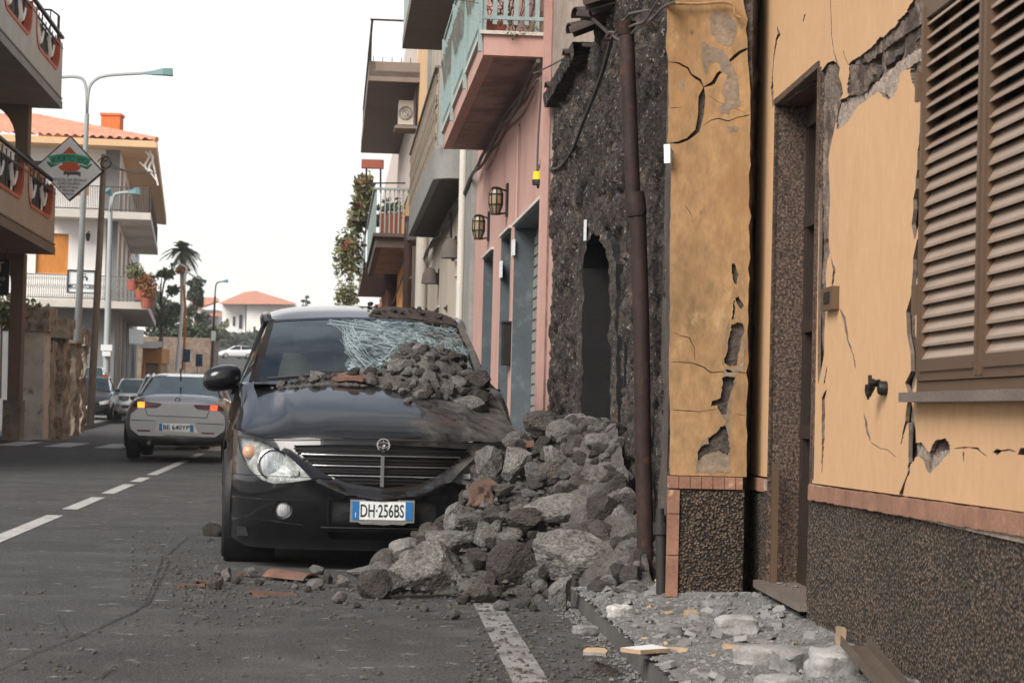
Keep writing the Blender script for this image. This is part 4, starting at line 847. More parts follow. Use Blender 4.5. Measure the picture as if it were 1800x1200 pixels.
# yellow siren lamp and its pipe
o = thing('warning_lamp', 'yellow and black warning lamp under the cables on the pink house', 'warning lamp', P(947, 327, 16.7))
c = P(946, 315, 16.75); Mx = Matrix.Translation(c); m = MB(); m.lathe([(0, .065), (.042, .06), (.046, .0), (.046, -.005)], Mx, 14); m.build('dome', mat('yellow_lens', C(236, 190, 20, .9), .35, bump=0), o)
m = MB(); m.lathe([(.047, -.005), (.05, -.01), (.046, -.05), (0, -.055)], Mx, 14); m.tube([c+Vector((.0, 0, -.05)), c+Vector((0, 0, -.075))], .012, 6); m.bar(c+Vector((.03, 0, -.03)), c+Vector((.075, .0, -.03)), .02); m.build('base', T['iron'], o)
m = MB(); m.tube(curve3([P(944, 300, 16.75), P(946, 240, 16.7), P(951, 150, 16.6), P(945, 140, 16.65), P(938, 150, 16.8)], 5), .010, 6); m.tube([P(944, 300, 16.75), P(952, 285, 16.7)], .012, 5); m.build('wire', T['cable'], o)
cable('iron_bracket', [[P(935, 130, 16.7), P(945, 128, 16.6), P(962, 132, 16.5)]], .012, 'small iron bracket holding wires under the pink balcony corner', 'iron', 'iron bracket')
cable('wall_cable', [[S.pt(u, 3.86-.06*math.sin((u-16.6)*1.0)**2, .06) for u in np.arange(16.7, 24, .5)]+[S.pt(u, 3.8-.1*math.sin((u-24)*.6)**2, .08) for u in np.arange(24.2, 46, .7)]+[S.pt(u, 4.2-.03*(u-46), .1) for u in np.arange(46, 60, 1.)],
    [S.pt(u, 3.80-.09*math.sin((u-16.6)*.8)**2, .08) for u in np.arange(17.5, 44, .8)]], .02, 'dark cables strung along the fronts of the row houses under the balconies')
cable('loop_cable', [[S.pt(29.0, 3.8, .08), S.pt(29.0, 3.4, .06), S.pt(28.8, 3.1, .05), S.pt(28.2, 3.1, .05), S.pt(28.0, 3.35, .05)]], .018, 'dark cable looping down beside the nearer half-dome lamp', 'iron')
# letter box and small tiles on the pink house
o = thing('letter_box', 'black metal letter box on the pink wall beside the garage', 'letter box', S.pt(19.45, 1.4, 0))
m = MB(); m.wbox(S, 19.32, 19.58, 1.42, 1.82, 0, .075); m.build('box', T['iron'], o); m = MB(); m.wbox(S, 19.30, 19.60, 1.82, 1.835, 0, .09); m.wbox(S, 19.36, 19.54, 1.74, 1.76, .075, .08); m.build('lid', T['plastic'], o)
for (x, y, h, lb) in ((904, 436, .15, 'small white wall tile on the pink wall just left of the garage'), (882, 474, .17, 'small white wall tile on the pink wall left of the letter box'), (811, 503, .3, 'white strip shaped wall sign beside the grey house door')):
    q = S.px(x, y); m = MB(); m.wbox(S, q[0]-.09, q[0]+.09, q[1]-h/2, q[1]+h/2, .0, .02); tag(m.build('number_tile', T['plate']), lb, 'wall tile')
# beige, orange and red houses, further on
beige = rowhouse('beige_house', 'beige plastered house far along the row under a brown balcony', 38.61, 45.2, 10.6, T['beige'], [rect(41, 42, 1.2, 2.6)])
m = MB(); m.wbox(S, 43.96, 57.4, 8.10, 8.22, -.02, 1.1); m.wbox(S, 43.96, 57.4, 8.22, 8.42, .95, 1.1); m.wbox(S, 43.96, 44.1, 8.0, 8.42, 0, 1.1); m.build('balcony_slab', T['brownsoffit'], beige)
m = MB(); m.wbox(S, 43.95, 43.97, 9.30, 9.34, 0, 1.1); m.tube([S.pt(44, 8.42, 1.06), S.pt(44, 8.55, 1.12), S.pt(44, 9.34, 1.05)], .02, 6); m.tube([S.pt(57, 8.42, 1.06), S.pt(57, 9.34, 1.05)], .02, 5); m.wbox(S, 43.96, 57.4, 9.30, 9.34, 1.03, 1.08)
for k in range(5): m.wbox(S, 43.95, 43.965, 8.42, 8.52, .2+k*.2, .215+k*.2)
for k in range(60): m.wbox(S, 44+k*.225, 44.012+k*.225, 8.42, 9.3, 1.05, 1.062)
m.build('balcony_railing', T['iron'], beige)
o = thing('air_conditioner', 'white air conditioner on a wall shelf under the brown upper balcony', 'air conditioner', S.pt(44.6, 6.9, .1))
m = MB(); m.wbox(S, 44.5, 45.2, 7.15, 7.68, .10, .42); m.build('casing', T['lightslab'], o); m = MB()
c_ = S.pt(44.495, 7.40, .27)
for rr in (.07, .12, .15): m.tube([S.pt(44.49, 7.40+rr*math.sin(t), .27+rr*math.cos(t)) for t in np.linspace(0, 6.28, 14)], .008, 4)
m.bar(S.pt(44.488, 7.3, .17), S.pt(44.488, 7.52, .36), .02); m.build('grille', T['midgrey'], o)
m = MB(); m.wbox(S, 44.4, 45.3, 7.06, 7.12, 0, .5); m.build('shelf', T['brownsoffit'], o)
orangeh = rowhouse('orange_house', 'bright orange plastered house far down the row', 45.21, 57.2, 10.4, T['orange'], [rect(48.0, 49.4, 1.6, 3.0), rect(52, 53, -1, 2.6)])
m = MB(); m.wbox(S, 47.33, 58.0, 4.68, 4.92, -.02, .8); m.wbox(S, 47.2, 58.0, 4.92, 5.0, -.02, .86); m.build('balcony_slab', T['darkslab'], orangeh)
m = MB(); m.wbox(S, 47.5, 57.9, 4.672, 4.70, .0, .66); m.build('balcony_soffit', T['soffit'], orangeh)
m = MB()
for k in range(8): m.wbox(S, 47.24, 47.26, 5.0, 6.0, .06+k*.105, .09+k*.105)
for k in range(90): m.wbox(S, 47.3+k*.118, 47.33+k*.118, 5.0, 6.0, .82, .84)
m.wbox(S, 47.2, 47.28, 6.0, 6.05, 0, .88); m.wbox(S, 47.28, 58, 6.0, 6.05, .80, .88); m.build('balcony_railing', T['teal'], orangeh)
m = MB(); m.wbox(S, 45.22, 57.2, 6.1, 10.4, 0.001, .03); m.build('upper_wall', T['paleplaster'], orangeh)
redh = rowhouse('red_house', 'dark red plastered house at the end of the row under a brown balcony', 57.21, 78.5, 9.0, T['redwall'], [rect(60, 61.2, .2, 2.9)])
m = MB(); m.wbox(S, 57.22, 78.5, 5.0, 9.0, .001, .03); m.build('upper_wall', T['paleplaster'], redh)
m = MB(); m.wbox(S, 60.5, 75, 5.0, 5.25, -.02, .9); m.build('balcony_slab', T['brownsoffit'], redh)
m = MB()
for k in range(60): m.wbox(S, 60.6+k*.24, 60.63+k*.24, 5.25, 6.2, .85, .87)
m.wbox(S, 60.5, 75, 6.2, 6.25, .82, .88); m.build('balcony_railing', T['teal'], redh)
m = MB(); m.wbox(S, 58.6, 60.5, 6.3, 6.5, -.02, 1.3); m.build('balcony_slab', T['darkslab'], redh)
m = MB()
for i in range(3):
    pass
farh = rowhouse('end_house', 'low pale house with a red tiled roof at the far end of the row', 79, 96, 4.6, T['white'], [], seed=3, z0=.3)
m = MB(); m.wbox(S, 78.8, 96, 4.62, 4.75, -6, .5); m.hexa([S.pt(78.8, 4.75, .5), S.pt(96, 4.75, .5), S.pt(96, 4.75, -6), S.pt(78.8, 4.75, -6), S.pt(78.9, 4.8, .4), S.pt(96, 4.8, .4), S.pt(96, 6.3, -3), S.pt(78.9, 6.3, -3)]); m.build('roof', T['rooftile'], farh)
# pots and hanging plants on the far balconies
def hangplant(x, y, Y, r, label, fm='leaf', hang=.5, n=260, pot=True):
    c = P(x, y, Y); o = thing('hanging_plant', label, 'potted plant', c-Vector((0, 0, .3)), 0, 'plants hanging on the far balconies')
    rng = random.Random(int(x*7+y)); m = MB()
    leaves(m, c+Vector((0, 0, .1)), r*.8, n*2, .085, rng, hang=hang); m.build('foliage', T['leafy'], o)
    if pot: m = MB(); m.lathe([(0, -.25), (.16, -.25), (.22, .1), (.2, .1), (0, .05)], Matrix.Translation(c), 12); m.build('pot', T['pot'], o)
hangplant(641, 322, 57, .38, 'bushy green plant in a pot at the top of the far balcony column'); hangplant(634, 352, 58, .34, 'green plant in the second pot from the top of the far balcony column')
hangplant(628, 378, 59, .36, 'green plant in the third pot from the top of the far balcony column'); hangplant(614, 428, 60, .62, 'large fern hanging lowest, beside the pale balcony fascia', hang=.9, n=420)
hangplant(609, 512, 78, .6, 'olive bush trailing below the small far balcony', 'leafy', n=300, pot=False)
m = MB(); a = P(655, 288, 52); m.box((a.x-.28, a.y-.1, a.z-.12), (a.x+.28, a.y+.1, a.z+.1)); tag(m.build('flower_box', T['pot']), 'small terracotta flower box on the thin rail above the teal balcony', 'flower box')
m = MB()
for x in (644, 669): m.tube([P(x, 338, 52), P(x, 283, 52)], .025, 5)
m.tube([P(644, 283, 52), P(669, 283, 52)], .02, 5); m.tube([P(640, 322, 52), P(712, 322, 50)], .02, 5); m.tube([P(669, 320, 52), P(669, 340, 52)], .02, 5); m.build('upper_railing', T['iron'], orangeh)
m = MB(); m.wbox(S, 47.6, 48.4, 5.02, 5.5, .2, .7); tag(m.build('planter_box', T['pot']), 'brown planter behind the bars of the teal balcony', 'planter')
m = MB(); rng = random.Random(2); leaves(m, S.pt(48, 5.6, .45), .35, 200, .07, rng); tag(m.build('balcony_bush', T['leafd']), 'dark bush growing in the brown planter on the teal balcony', 'bush')
# ============================================================ left side of the street
KL = -.088
Lb = Wall(-5.98, KL, side=1)           # balcony face of the near left building
nearb = thing('balcony_building', 'beige building with two long concrete balconies edged with red scallops', 'building', Lb.pt(38, 0, -2))
T['parapet'] = mat('pale_parapet', C(186, 184, 176, .85), .85, var=.1, vs=1.2, bump=.08)
T['parapetw'] = mat('beige_parapet', C(178, 158, 134, .85), .85, var=.1, vs=1.2, bump=.08)
T['redtrim'] = mat('red_scallop_trim', C(196, 92, 58, .85), .7, var=.1, bump=.05)
T['taupe'] = mat('taupe_plaster', C(132, 112, 92, .8), .9, var=.1, vs=1)
T['darkscreen'] = mat('dark_mesh_screen', C(70, 66, 60, .8), .8, var=.25, vs=8, bump=.1)
def scallopbalcony(z0, mt, y1, near=26.5):
    h = 1.25; per = 4.05; m = MB(); holes = []; c0 = y1-2.25
    k = 0
    while c0-per*k > near:
        c = c0-per*k; hw = 1.72; n = 12
        shape = [(c-hw, z0+h+.2), (c-hw, z0+1.05)]+[(c-hw+.55-.55*math.cos(t)*1., z0+1.05-.5*math.sin(t)) for t in np.linspace(.2, 1.5, 6)]+[(c+hw-.55+.55*math.sin(t), z0+.55+.5*(1-math.cos(t))) for t in np.linspace(.07, 1.4, 6)]+[(c+hw, z0+1.05), (c+hw, z0+h+.2)]
        holes.append(shape); k += 1
    sheet(m, [(near, z0), (y1, z0), (y1, z0+h), (near, z0+h)], holes, lambda a, b, o: Lb.pt(a, b, o), .16, seg=None, back=True)
    m.build('balcony_parapet', mt, nearb)
    m = MB(); m.wbox(Lb, near, y1, z0-.16, z0-.001, -1.5, .03); m.wbox(Lb, near, y1, z0+.04, z0+.07, .001, .03); m.wbox(Lb, y1-.14, y1-.0, z0, z0+h, -1.5, -.161)
    m.build('balcony_slab', T['taupe'] if mt is T['parapetw'] else T['greyslab'], nearb)
    m = MB()
    for s in holes:
        q = [p for p in s[1:-1]]
        for a, b in zip(q[:-1], q[1:]): m.bar(Lb.pt(a[0], a[1], -.075), Lb.pt(b[0], b[1], -.075), .07, .19, upv=Lb.n)
        m.bar(Lb.pt(q[-1][0], q[-1][1], -.075), Lb.pt(q[-1][0], z0+h+.02, -.075), .07, .19, upv=Lb.n); m.bar(Lb.pt(q[0][0], q[0][1], -.075), Lb.pt(q[0][0], z0+h+.02, -.075), .07, .19, upv=Lb.n)
    m.build('scallop_trim', T['redtrim'], nearb)
    m = MB(); m.wbox(Lb, near, y1, z0+h+.10, z0+h+.15, -.05, .03); m.wbox(Lb, near, y1, z0+h-.12, z0+h-.09, -.03, .01)
    for c in np.arange(near, y1, .5): m.wbox(Lb, c, c+.03, z0+.5, z0+h+.1, -.10, -.08)
    m.build('balcony_railing', T['iron'], nearb)
    m = MB(); m.wbox(Lb, near, y1-.3, z0+.45, z0+h-.02, -.13, -.12); m.build('balcony_screen', T['darkscreen'], nearb)
    rng = random.Random(int(z0*10))
    for s in holes:
        c = (s[0][0]+s[-1][0])/2
        for dx in (-.75, .85):
            m = MB(); m.wbox(Lb, c+dx-.13, c+dx+.13, z0+.65, z0+h-.03, -.10, -.085)
            m.tube([Lb.pt(c+dx+.3*math.sin(t*1.3)+.25*(t-3)/3, z0+.92+.17*math.cos(t*2), -.08) for t in np.linspace(0, 6, 14)], .035, 4)
            m.build('white_ornament', T['white'], nearb)
scallopbalcony(7.40, T['parapet'], 44.0); scallopbalcony(4.22, T['parapetw'], 43.6)
m = MB(); a = Lb.pt(43.95, 8.4, -.1); b = Lb.pt(43.95, 8.4, -1.5)
for k in range(9):
    q = a.lerp(b, k/8); m.tube([q, q+Vector((0, 0, .95 if k else .85))], .014 if k else .03, 4)
m.tube([a+Vector((0, 0, .85)), a.lerp(b, .12)+Vector((0, 0, .97)), b+Vector((0, 0, .97))], .02, 4); m.build('end_railing', T['iron'], nearb)
def Lpx(x, Y): return P(x, 400, Y).x
m = MB()                                        # supporting pier with arched head
pxa = Lpx(30, 43.6); 
yy = 43.45
def pier(m, y, z0, z1, x1, wbase=.26, flare=.75):
    n = 8; pts = [(x1, z0), (x1, z1)]
    pts += [(x1-wbase-flare*(1-math.sin(t)), z1-.0-flare*1.1*(1-math.cos(t))) for t in np.linspace(0, math.pi/2, n)]
    pts += [(x1-wbase, z0)]
    N = len(pts); vs = [(x, y, z) for x, z in pts]+[(x, y+.3, z) for x, z in pts]
    m.add(vs, [tuple(range(N)), tuple(range(2*N-1, N-1, -1))]+[(i, (i+1) % N, N+(i+1) % N, N+i) for i in range(N)])
xo = P(47, 300, yy).x
pier(m, yy, 4.9+.3, 7.26, xo); m.build('upper_pier', T['taupe'], nearb)
m = MB(); pier(m, yy, gz(43)+.1, 4.06, xo, flare=.6); m.build('lower_pier', T['taupe'], nearb)
m = MB(); m.box((xo-.34, yy-.04, .1), (xo+.04, yy+.34, .95)); m.build('pier_base', T['retain'], nearb)
wx = lambda y: Lb.A+KL*y-1.6
m = MB(); m.hexa([(wx(24)-6, 24, 0), (wx(24), 24, 0), (wx(43.8), 43.8, 0), (wx(43.8)-6, 43.8, 0), (wx(24)-6, 24, 11), (wx(24), 24, 11), (wx(43.8), 43.8, 11), (wx(43.8)-6, 43.8, 11)]); m.build('wall', T['tan'], nearb)
m = MB(); m.hexa([(wx(24)-6.3, 23.6, 11), (wx(24)+.5, 23.6, 11), (wx(43.8)+.5, 44.1, 11), (wx(43.8)-6.3, 44.1, 11), (wx(24)-6, 24, 11.4), (wx(24)+.2, 24, 11.4), (wx(43.8)+.2, 43.8, 11.4), (wx(43.8)-6, 43.8, 11.4)]); m.build('roof', T['greyslab'], nearb)
m = MB(); m.box((wx(42.3)+.02, 41.2, .1), (wx(42.3)+.2, 42.6, 2.9)); m.build('garage_door', T['redwall'], nearb)
# hanging black sign
o = thing('hanging_sign', 'black hanging shop sign with white lettering under the lower left balcony', 'sign', P(2, 486, 42))
c = P(2, 486, 42); m = MB(); m.box((c.x-.75, 42, c.z-.38), (c.x+.16, 42.05, c.z+.36)); m.build('board', T['ink'], o)
for i, (tx, w, h, dz) in enumerate((('T', .16, .2, .1), ('PRO', .2, .07, -.08), ('V', .05, .05, -.2))): cartext('lettering', tx, w, h, lambda a, b, dz=dz, w=w: Vector((c.x-.08-w/2+.06+a, 41.995, c.z+dz+b)), T['plate'], o)
m = MB(); m.tube([(c.x+.1, 42.02, c.z+.36), (c.x+.1, 42.02, 4.1)], .012, 5); m.tube([(c.x-.6, 42.02, c.z+.36), (c.x-.6, 42.02, 4.1)], .012, 5); m.build('hanger', T['iron'], o)
# ------------------------------------------------------------ diamond shop sign
sg = thing('diamond_sign', 'white diamond shaped shop sign with a green ribbon and orange diamond beside the wooden pole', 'shop sign', P(122, 297, 43.0))
sc0 = P(122, 297, 43.0); u_ = 43.0/3600
def sgp(dx, dy, off=0.): return Vector((sc0.x+dx*u_*.9997+dy*u_*.0244*0, 43.0-off+dx*u_*.10, sc0.z-dy*u_-dx*u_*.0244*0))
dia = [(-58, -3), (0, -59), (59, 3), (1, 57)]
m = MB(); sheet(m, dia, [], lambda a, b, o: sgp(a, b, o), .10, back=True); m.build('frame', T['iron'], sg)
m = MB(); sheet(m, [(a*.95, b*.95) for a, b in dia], [], lambda a, b, o: sgp(a, b, .006+o), .004); m.build('panel', T['signwhite'], sg)
T['signorange'] = mat('sign_orange', C(214, 96, 40, .9), .6, var=.04, bump=0); T['signgreen'] = mat('sign_green', C(72, 186, 146, .9), .6, var=.04, bump=0); T['signdkgreen'] = mat('sign_dark_green', C(24, 140, 100, .9), .6, var=.04, bump=0); T['signgrey'] = mat('sign_grey', C(120, 120, 124, .9), .6, bump=0)
zs = lambda l: [((x/8+50-122), (y/8+220-297)) for x, y in l]
m = MB(); sheet(m, zs([(570,300),(720,450),(690,560),(740,590),(690,640),(620,640),(560,735),(520,650),(460,640),(420,590),(480,560),(440,440)]), [], lambda a, b, o: sgp(a, b, .008+o), 0); m.build('orange_emblem', T['signorange'], sg)
m = MB(); sheet(m, zs([(275,450)]+[(275+x, 450-52*math.sin(math.pi*x/600)) for x in range(60, 600, 60)]+[(875,480),(825,570)]+[(825-x, 562-42*math.sin(math.pi*x/490)) for x in range(50, 490, 50)]+[(340,560)]), [], lambda a, b, o: sgp(a, b, .010+o), 0); m.build('green_ribbon', T['signgreen'], sg)
m = MB(); sheet(m, zs([(275,512),(345,560),(465,545),(400,570),(318,608),(262,545)]), [], lambda a, b, o: sgp(a, b, .009+o), 0); m.build('ribbon_tail', T['signdkgreen'], sg)
m = MB(); sheet(m, zs([(870,530),(890,548),(822,620),(720,575),(690,545),(820,575)]), [], lambda a, b, o: sgp(a, b, .009+o), 0); m.build('ribbon_tail', T['signdkgreen'], sg)
m = MB(); sheet(m, zs([(498,650),(650,640),(735,655),(738,725),(720,722),(700,700),(560,690),(520,690),(500,720)]), [], lambda a, b, o: sgp(a, b, .012+o), 0)
m.build('arcade_drawing', T['signgrey'], sg)
m = MB()
for k in range(6): x = 512+k*36; sheet(m, zs([(x, 668), (x+22, 664), (x+22, 700), (x, 700)]), [], lambda a, b, o: sgp(a, b, .014+o), 0)
m.build('arcade_openings', T['ink'], sg)
for tx, w, yc, h, sh in (('ARTICOLI DA REGALO', 490, 775, 42, .3), ('- CARTOLERIA -', 370, 825, 38, .3), ('- BIGIOTTERIA -', 320, 877, 36, .3), ('PROFUMI', 165, 922, 32, .3), ('TABACCHI', 140, 968, 30, .3)):
    cartext('lettering', tx, w/8, h/8, lambda a, b, w=w, yc=yc: sgp(575/8+50-122-w/16+a, (yc)/8+220-297+2.3-b, .013), T['ink'], sg, bold=.012, shear=.25)
def arcf(a, b):
    t = a/(520/8.); x = (320+520*t)/8+50-122; y = (548-40*math.sin(math.pi*t)+8*t)/8+220-297; return sgp(x, y-b, .014)
cartext('lettering', 'AI PORTICI VERDI', 520/8., 88/8., arcf, T['ink'], sg, bold=.01, shear=.12)
m = MB(); m.bar(P(181, 300, 43.05), P(181.5, 300, 44.0), .05); m.bar(P(66, 294, 43.02), P(45, 270, 43.6), .05); m.build('bracket', T['iron'], sg)
# poles and lamps
o = MB(); o.tube([P(183, 272, 44), P(175, 440, 44), P(158, 748, 44)], [.06, .07, .085], 10); tag(o.build('utility_pole', T['woodpole']), 'leaning wooden utility pole with a coil of wire near its top', 'pole')
cable('wire_coil', [[P(186+9*math.cos(t)*(1+.1*math.sin(3*t)), 286+10*math.sin(t), 43.8+.05*math.sin(2*t)) for t in np.linspace(0, 18, 50)], [P(172, 285, 43.8), P(178, 278, 43.8), P(184, 284, 43.8), P(190, 280, 43.8)]], .013, 'untidy coil of wire tied to the top of the wooden pole', 'iron', 'wire coil', n=4, sub=2)
cable('overhead_wire', [[P(190, 284, 44), P(215, 298, 52), P(245, 302, 66), P(283, 305, 84)], [P(190, 292, 44), P(240, 305, 64), P(275, 300, 84)]], .013, 'thin overhead wire running from the wooden pole to the white apartment block', 'iron', n=4, sub=3)
def lamp_head(m, a, b, w): 
    a, b = Vector(a), Vector(b); d = b-a; d.normalize(); l = (b-a).length; x = Vector((0, 1, 0)); z = d.cross(x).normalized()*-1
    if z.z < 0: z = -z
    p = lambda t, s, h: a+d*l*t+x*w*s+z*w*h
    vs = []; 
    for t, s, h0, h1 in ((0, .15, -.1, .12), (.35, .3, -.22, .22), (.7, .5, -.3, .42), (1, .45, -.42, .40)): vs += [p(t, -s, h0), p(t, s, h0), p(t, s*.7, h1), p(t, -s*.7, h1)]
    fs = [(0, 1, 2, 3), (15, 14, 13, 12)]
    for i in range(3):
        for k in range(4): fs.append((4*i+k, 4*i+(k+1) % 4, 4*i+4+(k+1) % 4, 4*i+4+k))
    m.add(vs, fs)
T['lampteal'] = mat('lamp_head_paint', C(88, 130, 134, .85), .5, var=.08, bump=0)
T['lamppole'] = mat('pale_lamp_pole', C(176, 184, 184, .85), .5, .2, var=.06, bump=0)
def street_lamp(label, base, top, join, la, ra, Y, r=.07, polemat='lamppole', headmat='lampteal', hl=.7):
    o = thing('street_lamp', label, 'street lamp', P(*base, Y)); m = MB()
    m.tube([P(*base, Y), P(*join, Y)], [r*1.3, r*.8], 10); m.build('pole', T[polemat], o)
    for arm in (la, ra):
        if not arm: continue
        m = MB(); pts = curve3([P(*join, Y)]+[P(x, y, Y) for x, y in arm[:-1]], 5); m.tube(pts, r*.55, 7); am = m.build('arm', T[polemat], o)
        m = MB(); lamp_head(m, P(*arm[-2], Y), P(*arm[-1], Y), hl*.32); m.build('lamp_head', T[headmat], am)
    return o
street_lamp('tall double armed street lamp with a teal head reaching right over the road', (136, 600), 0, (153, 200), [(152, 160), (146, 140), (130, 135), (110, 136), (98, 133)], [(156, 160), (166, 142), (190, 133), (252, 129), (303, 127)], 50)
street_lamp('shorter pale street lamp standing in front of the white apartment block', (187, 655), 0, (194, 372), [(196, 345), (187, 333)], [(200, 345), (208, 340), (225, 338), (246, 336)], 58, r=.08, hl=.8)
street_lamp('white lamp post beside the palm tree with a long arm', (311, 652), 0, (326, 480), [(327, 470), (312, 462), (300, 466)], [(329, 478), (340, 485), (352, 490), (362, 496)], 105, r=.085, polemat='white')
o = street_lamp('thin rust coloured lamp post with a white sign, near the hillside houses', (371, 655), 0, (378, 520), None, [(380, 500), (388, 495), (401, 494)], 120, r=.07, polemat='rust')
o = MB(); o.tube([P(321, 650, 100), P(325, 590, 100), P(326, 540, 100), P(323, 502, 100)], [.07, .06, .06, .05], 8); tag(o.build('utility_pole', T['wood']), 'orange brown wooden pole just right of the white lamp post', 'pole')
for (x, y, Y, lb) in ((375, 590, 119, 'small white road sign on the thin rust coloured post'), ):
    o = MB(); c = P(x, y, Y); o.box((c.x-.12, Y-.03, c.z-.28), (c.x+.14, Y, c.z+.28)); tag(o.build('road_sign', T['white']), lb, 'road sign')
for (x, y, Y, lb) in ((328, 630, 90, 'dark blue road sign on a thin post, the left of two by the brown wall'), (350, 638, 95, 'dark blue road sign on a thin post, the right of two by the brown wall')):
    o = thing('road_sign', lb, 'road sign', P(x, 665, Y), 0, 'blue road signs'); c = P(x, y-5, Y); m = MB(); m.box((c.x-.16, Y-.02, c.z-.28), (c.x+.16, Y, c.z+.28)); m.build('panel', mat('blue_sign', C(40, 74, 100, .9), .5, bump=0) if 'bluesign' not in T else T['bluesign'], o)
    m = MB(); m.tube([P(x-3, 665, Y+.05), P(x-2, y-20, Y+.05)], .03, 6); m.build('post', T['lamppole'], o)
c = P(187, 613, 57.8); o = MB(); o.box((c.x-.16, 57.8, c.z-.05), (c.x+.16, 57.84, c.z+.12)); o.box((c.x-.12, 57.8, c.z-.2), (c.x+.12, 57.84, c.z-.07)); tag(o.build('road_sign', T['plate']), 'small white sign on the shorter pale lamp post', 'road sign')
# ------------------------------------------------------------ garden wall with stone gate piers
gw = thing('garden_wall', 'old stone garden wall with capped gate piers and bare creeper on the left pavement', 'wall', P(90, 750, 46))
def gpier(m, x0, x1, y0, y1, Y, dep): a = P(x0, y1, Y); b = P(x1, y0, Y); m.box((a.x, Y, a.z), (b.x, Y+dep, b.z)); return a, b
def rblock(m, x0, x1, y0, y1, Y, dep, amp=.035, n=10):
    a = P(x0, y1, Y); b = P(x1, y0, Y); c = [(a.x, b.x), (Y, Y+dep), (a.z-.3, b.z)]; g = [i/n for i in range(n+1)]
    def dsp(p): p = Vector(p); return p+Vector((noise.noise(p*2.3), noise.noise(p*2.3+Vector((5, 1, 1))), noise.noise(p*2.3+Vector((9, 7, 1)))*.6))*amp*2+Vector((noise.noise(p*9), noise.noise(p*9+Vector((5, 1, 1))), 0))*amp
    X = lambda t: c[0][0]+(c[0][1]-c[0][0])*t; Yv = lambda t: c[1][0]+(c[1][1]-c[1][0])*t; Z = lambda t: c[2][0]+(c[2][1]-c[2][0])*t
    g2 = [i/(n*3) for i in range(n*3+1)]
    m.grid(lambda u, v: dsp((X(u), Yv(0), Z(v))), g, g2); m.grid(lambda u, v: dsp((X(1), Yv(u), Z(v))), g, g2); m.grid(lambda u, v: dsp((X(1-u), Yv(1), Z(v))), g, g2); m.grid(lambda u, v: dsp((X(0), Yv(1-u), Z(v))), g, g2); m.grid(lambda u, v: dsp((X(u), Yv(v), Z(1))), g, g)
m = MB(); rblock(m, 35, 80, 558, 748, 45.4, .6, .012); m.build('rendered_pier', T['oldrender'], gw, angle=60)
m = MB(); rblock(m, 33, 88, 541, 557, 45.3, .8, .02, 6); rblock(m, 84, 118, 560, 571, 47.6, .8, .03, 5); rblock(m, 118, 138, 571, 582, 51.5, .8, .03, 5); rblock(m, 134, 151, 578, 588, 55.5, .8, .03, 5); m.build('capstone', T['stone'], gw, angle=60)
m = MB(); rblock(m, 84, 114, 571, 752, 47.8, .6, .05); m.build('stone_pier', T['stone'], gw, angle=60)
m = MB(); rblock(m, 117, 135, 582, 745, 51.8, .6, .05); m.build('stone_pier', T['stone'], gw, angle=60)
m = MB(); rblock(m, 134, 148, 588, 742, 55.8, .6, .05); m.build('stone_pier', T['stone'], gw, angle=60)
m = MB(); rblock(m, 80, 92, 600, 752, 46.4, .5, .02); rblock(m, 108, 120, 620, 745, 49.9, .4, .05); rblock(m, 128, 138, 615, 742, 53.8, .4, .05); m.build('infill', T['stone'], gw, angle=60)
m = MB(); m.add([], []); a = P(84, 672, 47.75); b = P(91, 590, 47.75); m.box((a.x-.02, 47.68, a.z), (b.x+.02, 47.76, b.z)); m.build('iron_panel', T['iron'], gw)
o = MB(); a = P(81, 668, 47.6); b = P(90, 640, 47.6); o.box((a.x, 47.5, a.z), (b.x, 47.62, b.z)); tag(o.build('letter_box', T['metal']), 'grey metal letter box on the stone gate pier', 'letter box')
m = MB(); rng = random.Random(12)
for i in range(46):
    x, y, Y = rng.uniform(88, 140), rng.uniform(595, 745), 0; Y = 47.5+(x-84)/(148-84)*8-.12
    pts = [P(x, y, Y)]; 
    for k in range(4): x += rng.gauss(0, 6); y -= rng.uniform(2, 16); Y = 47.5+(x-84)/64*8-.12; pts.append(P(x, max(y, 580), Y))
    m.tube(curve3(pts, 3), rng.uniform(.008, .02), 4)
tag(m.build('creeper', T['trunk']), 'bare brown creeper stems clinging to the stone garden wall', 'creeper')
o = thing('hedge', 'green shrub showing over the top of the rendered gate pier', 'shrub', P(20, 560, 52)); m = MB(); rng = random.Random(4)
for i in range(9): leaves(m, P(-4+i*8, 550+rng.uniform(-8, 18), 50), .5, 260, .07, rng, squash=.8)
m.build('foliage', T['leafy'], o); m = MB()
for i in range(4): m.tube([P(i*14, 700, 50), P(i*14+3, 560, 50)], .03, 5)
m.build('stem', T['trunk'], o)
# ------------------------------------------------------------ white apartment block
AF = Front(82., .157, -15.85)
apt = thing('apartment_block', 'three storey white and grey apartment block with a red tiled roof and wraparound balconies', 'building', (-19, 84, 0))
def ap(x, y): return AF.px(x, y)
ax1 = ap(206, 450)[0]; ax0 = ax1-20
zs0, zs1, zs2, zs3 = 0., ap(150, 534)[1], ap(150, 374)[1], ap(150, 262)[1]
sidew = Wall(ax1-(-.157)*AF.pt(ax1, 0).y, -.157, side=1)
y0s = AF.pt(ax1, 0).y; y1s = y0s+34
mainw = [ (ax0, zs1), (ax1, zs1), (ax1, zs3), (ax0, zs3)]
def apw(x0, x1, y0, y1): a = ap(x0, y1); b = ap(x1, y0); return [(a[0], a[1]), (b[0], a[1]), (b[0], b[1]), (a[0], b[1])]
winsA = [apw(62, 121, 411, 480), apw(-60, -20, 411, 480), apw(48, 80, 285, 343), apw(-40, 10, 285, 343), apw(120, 158, 290, 343)]
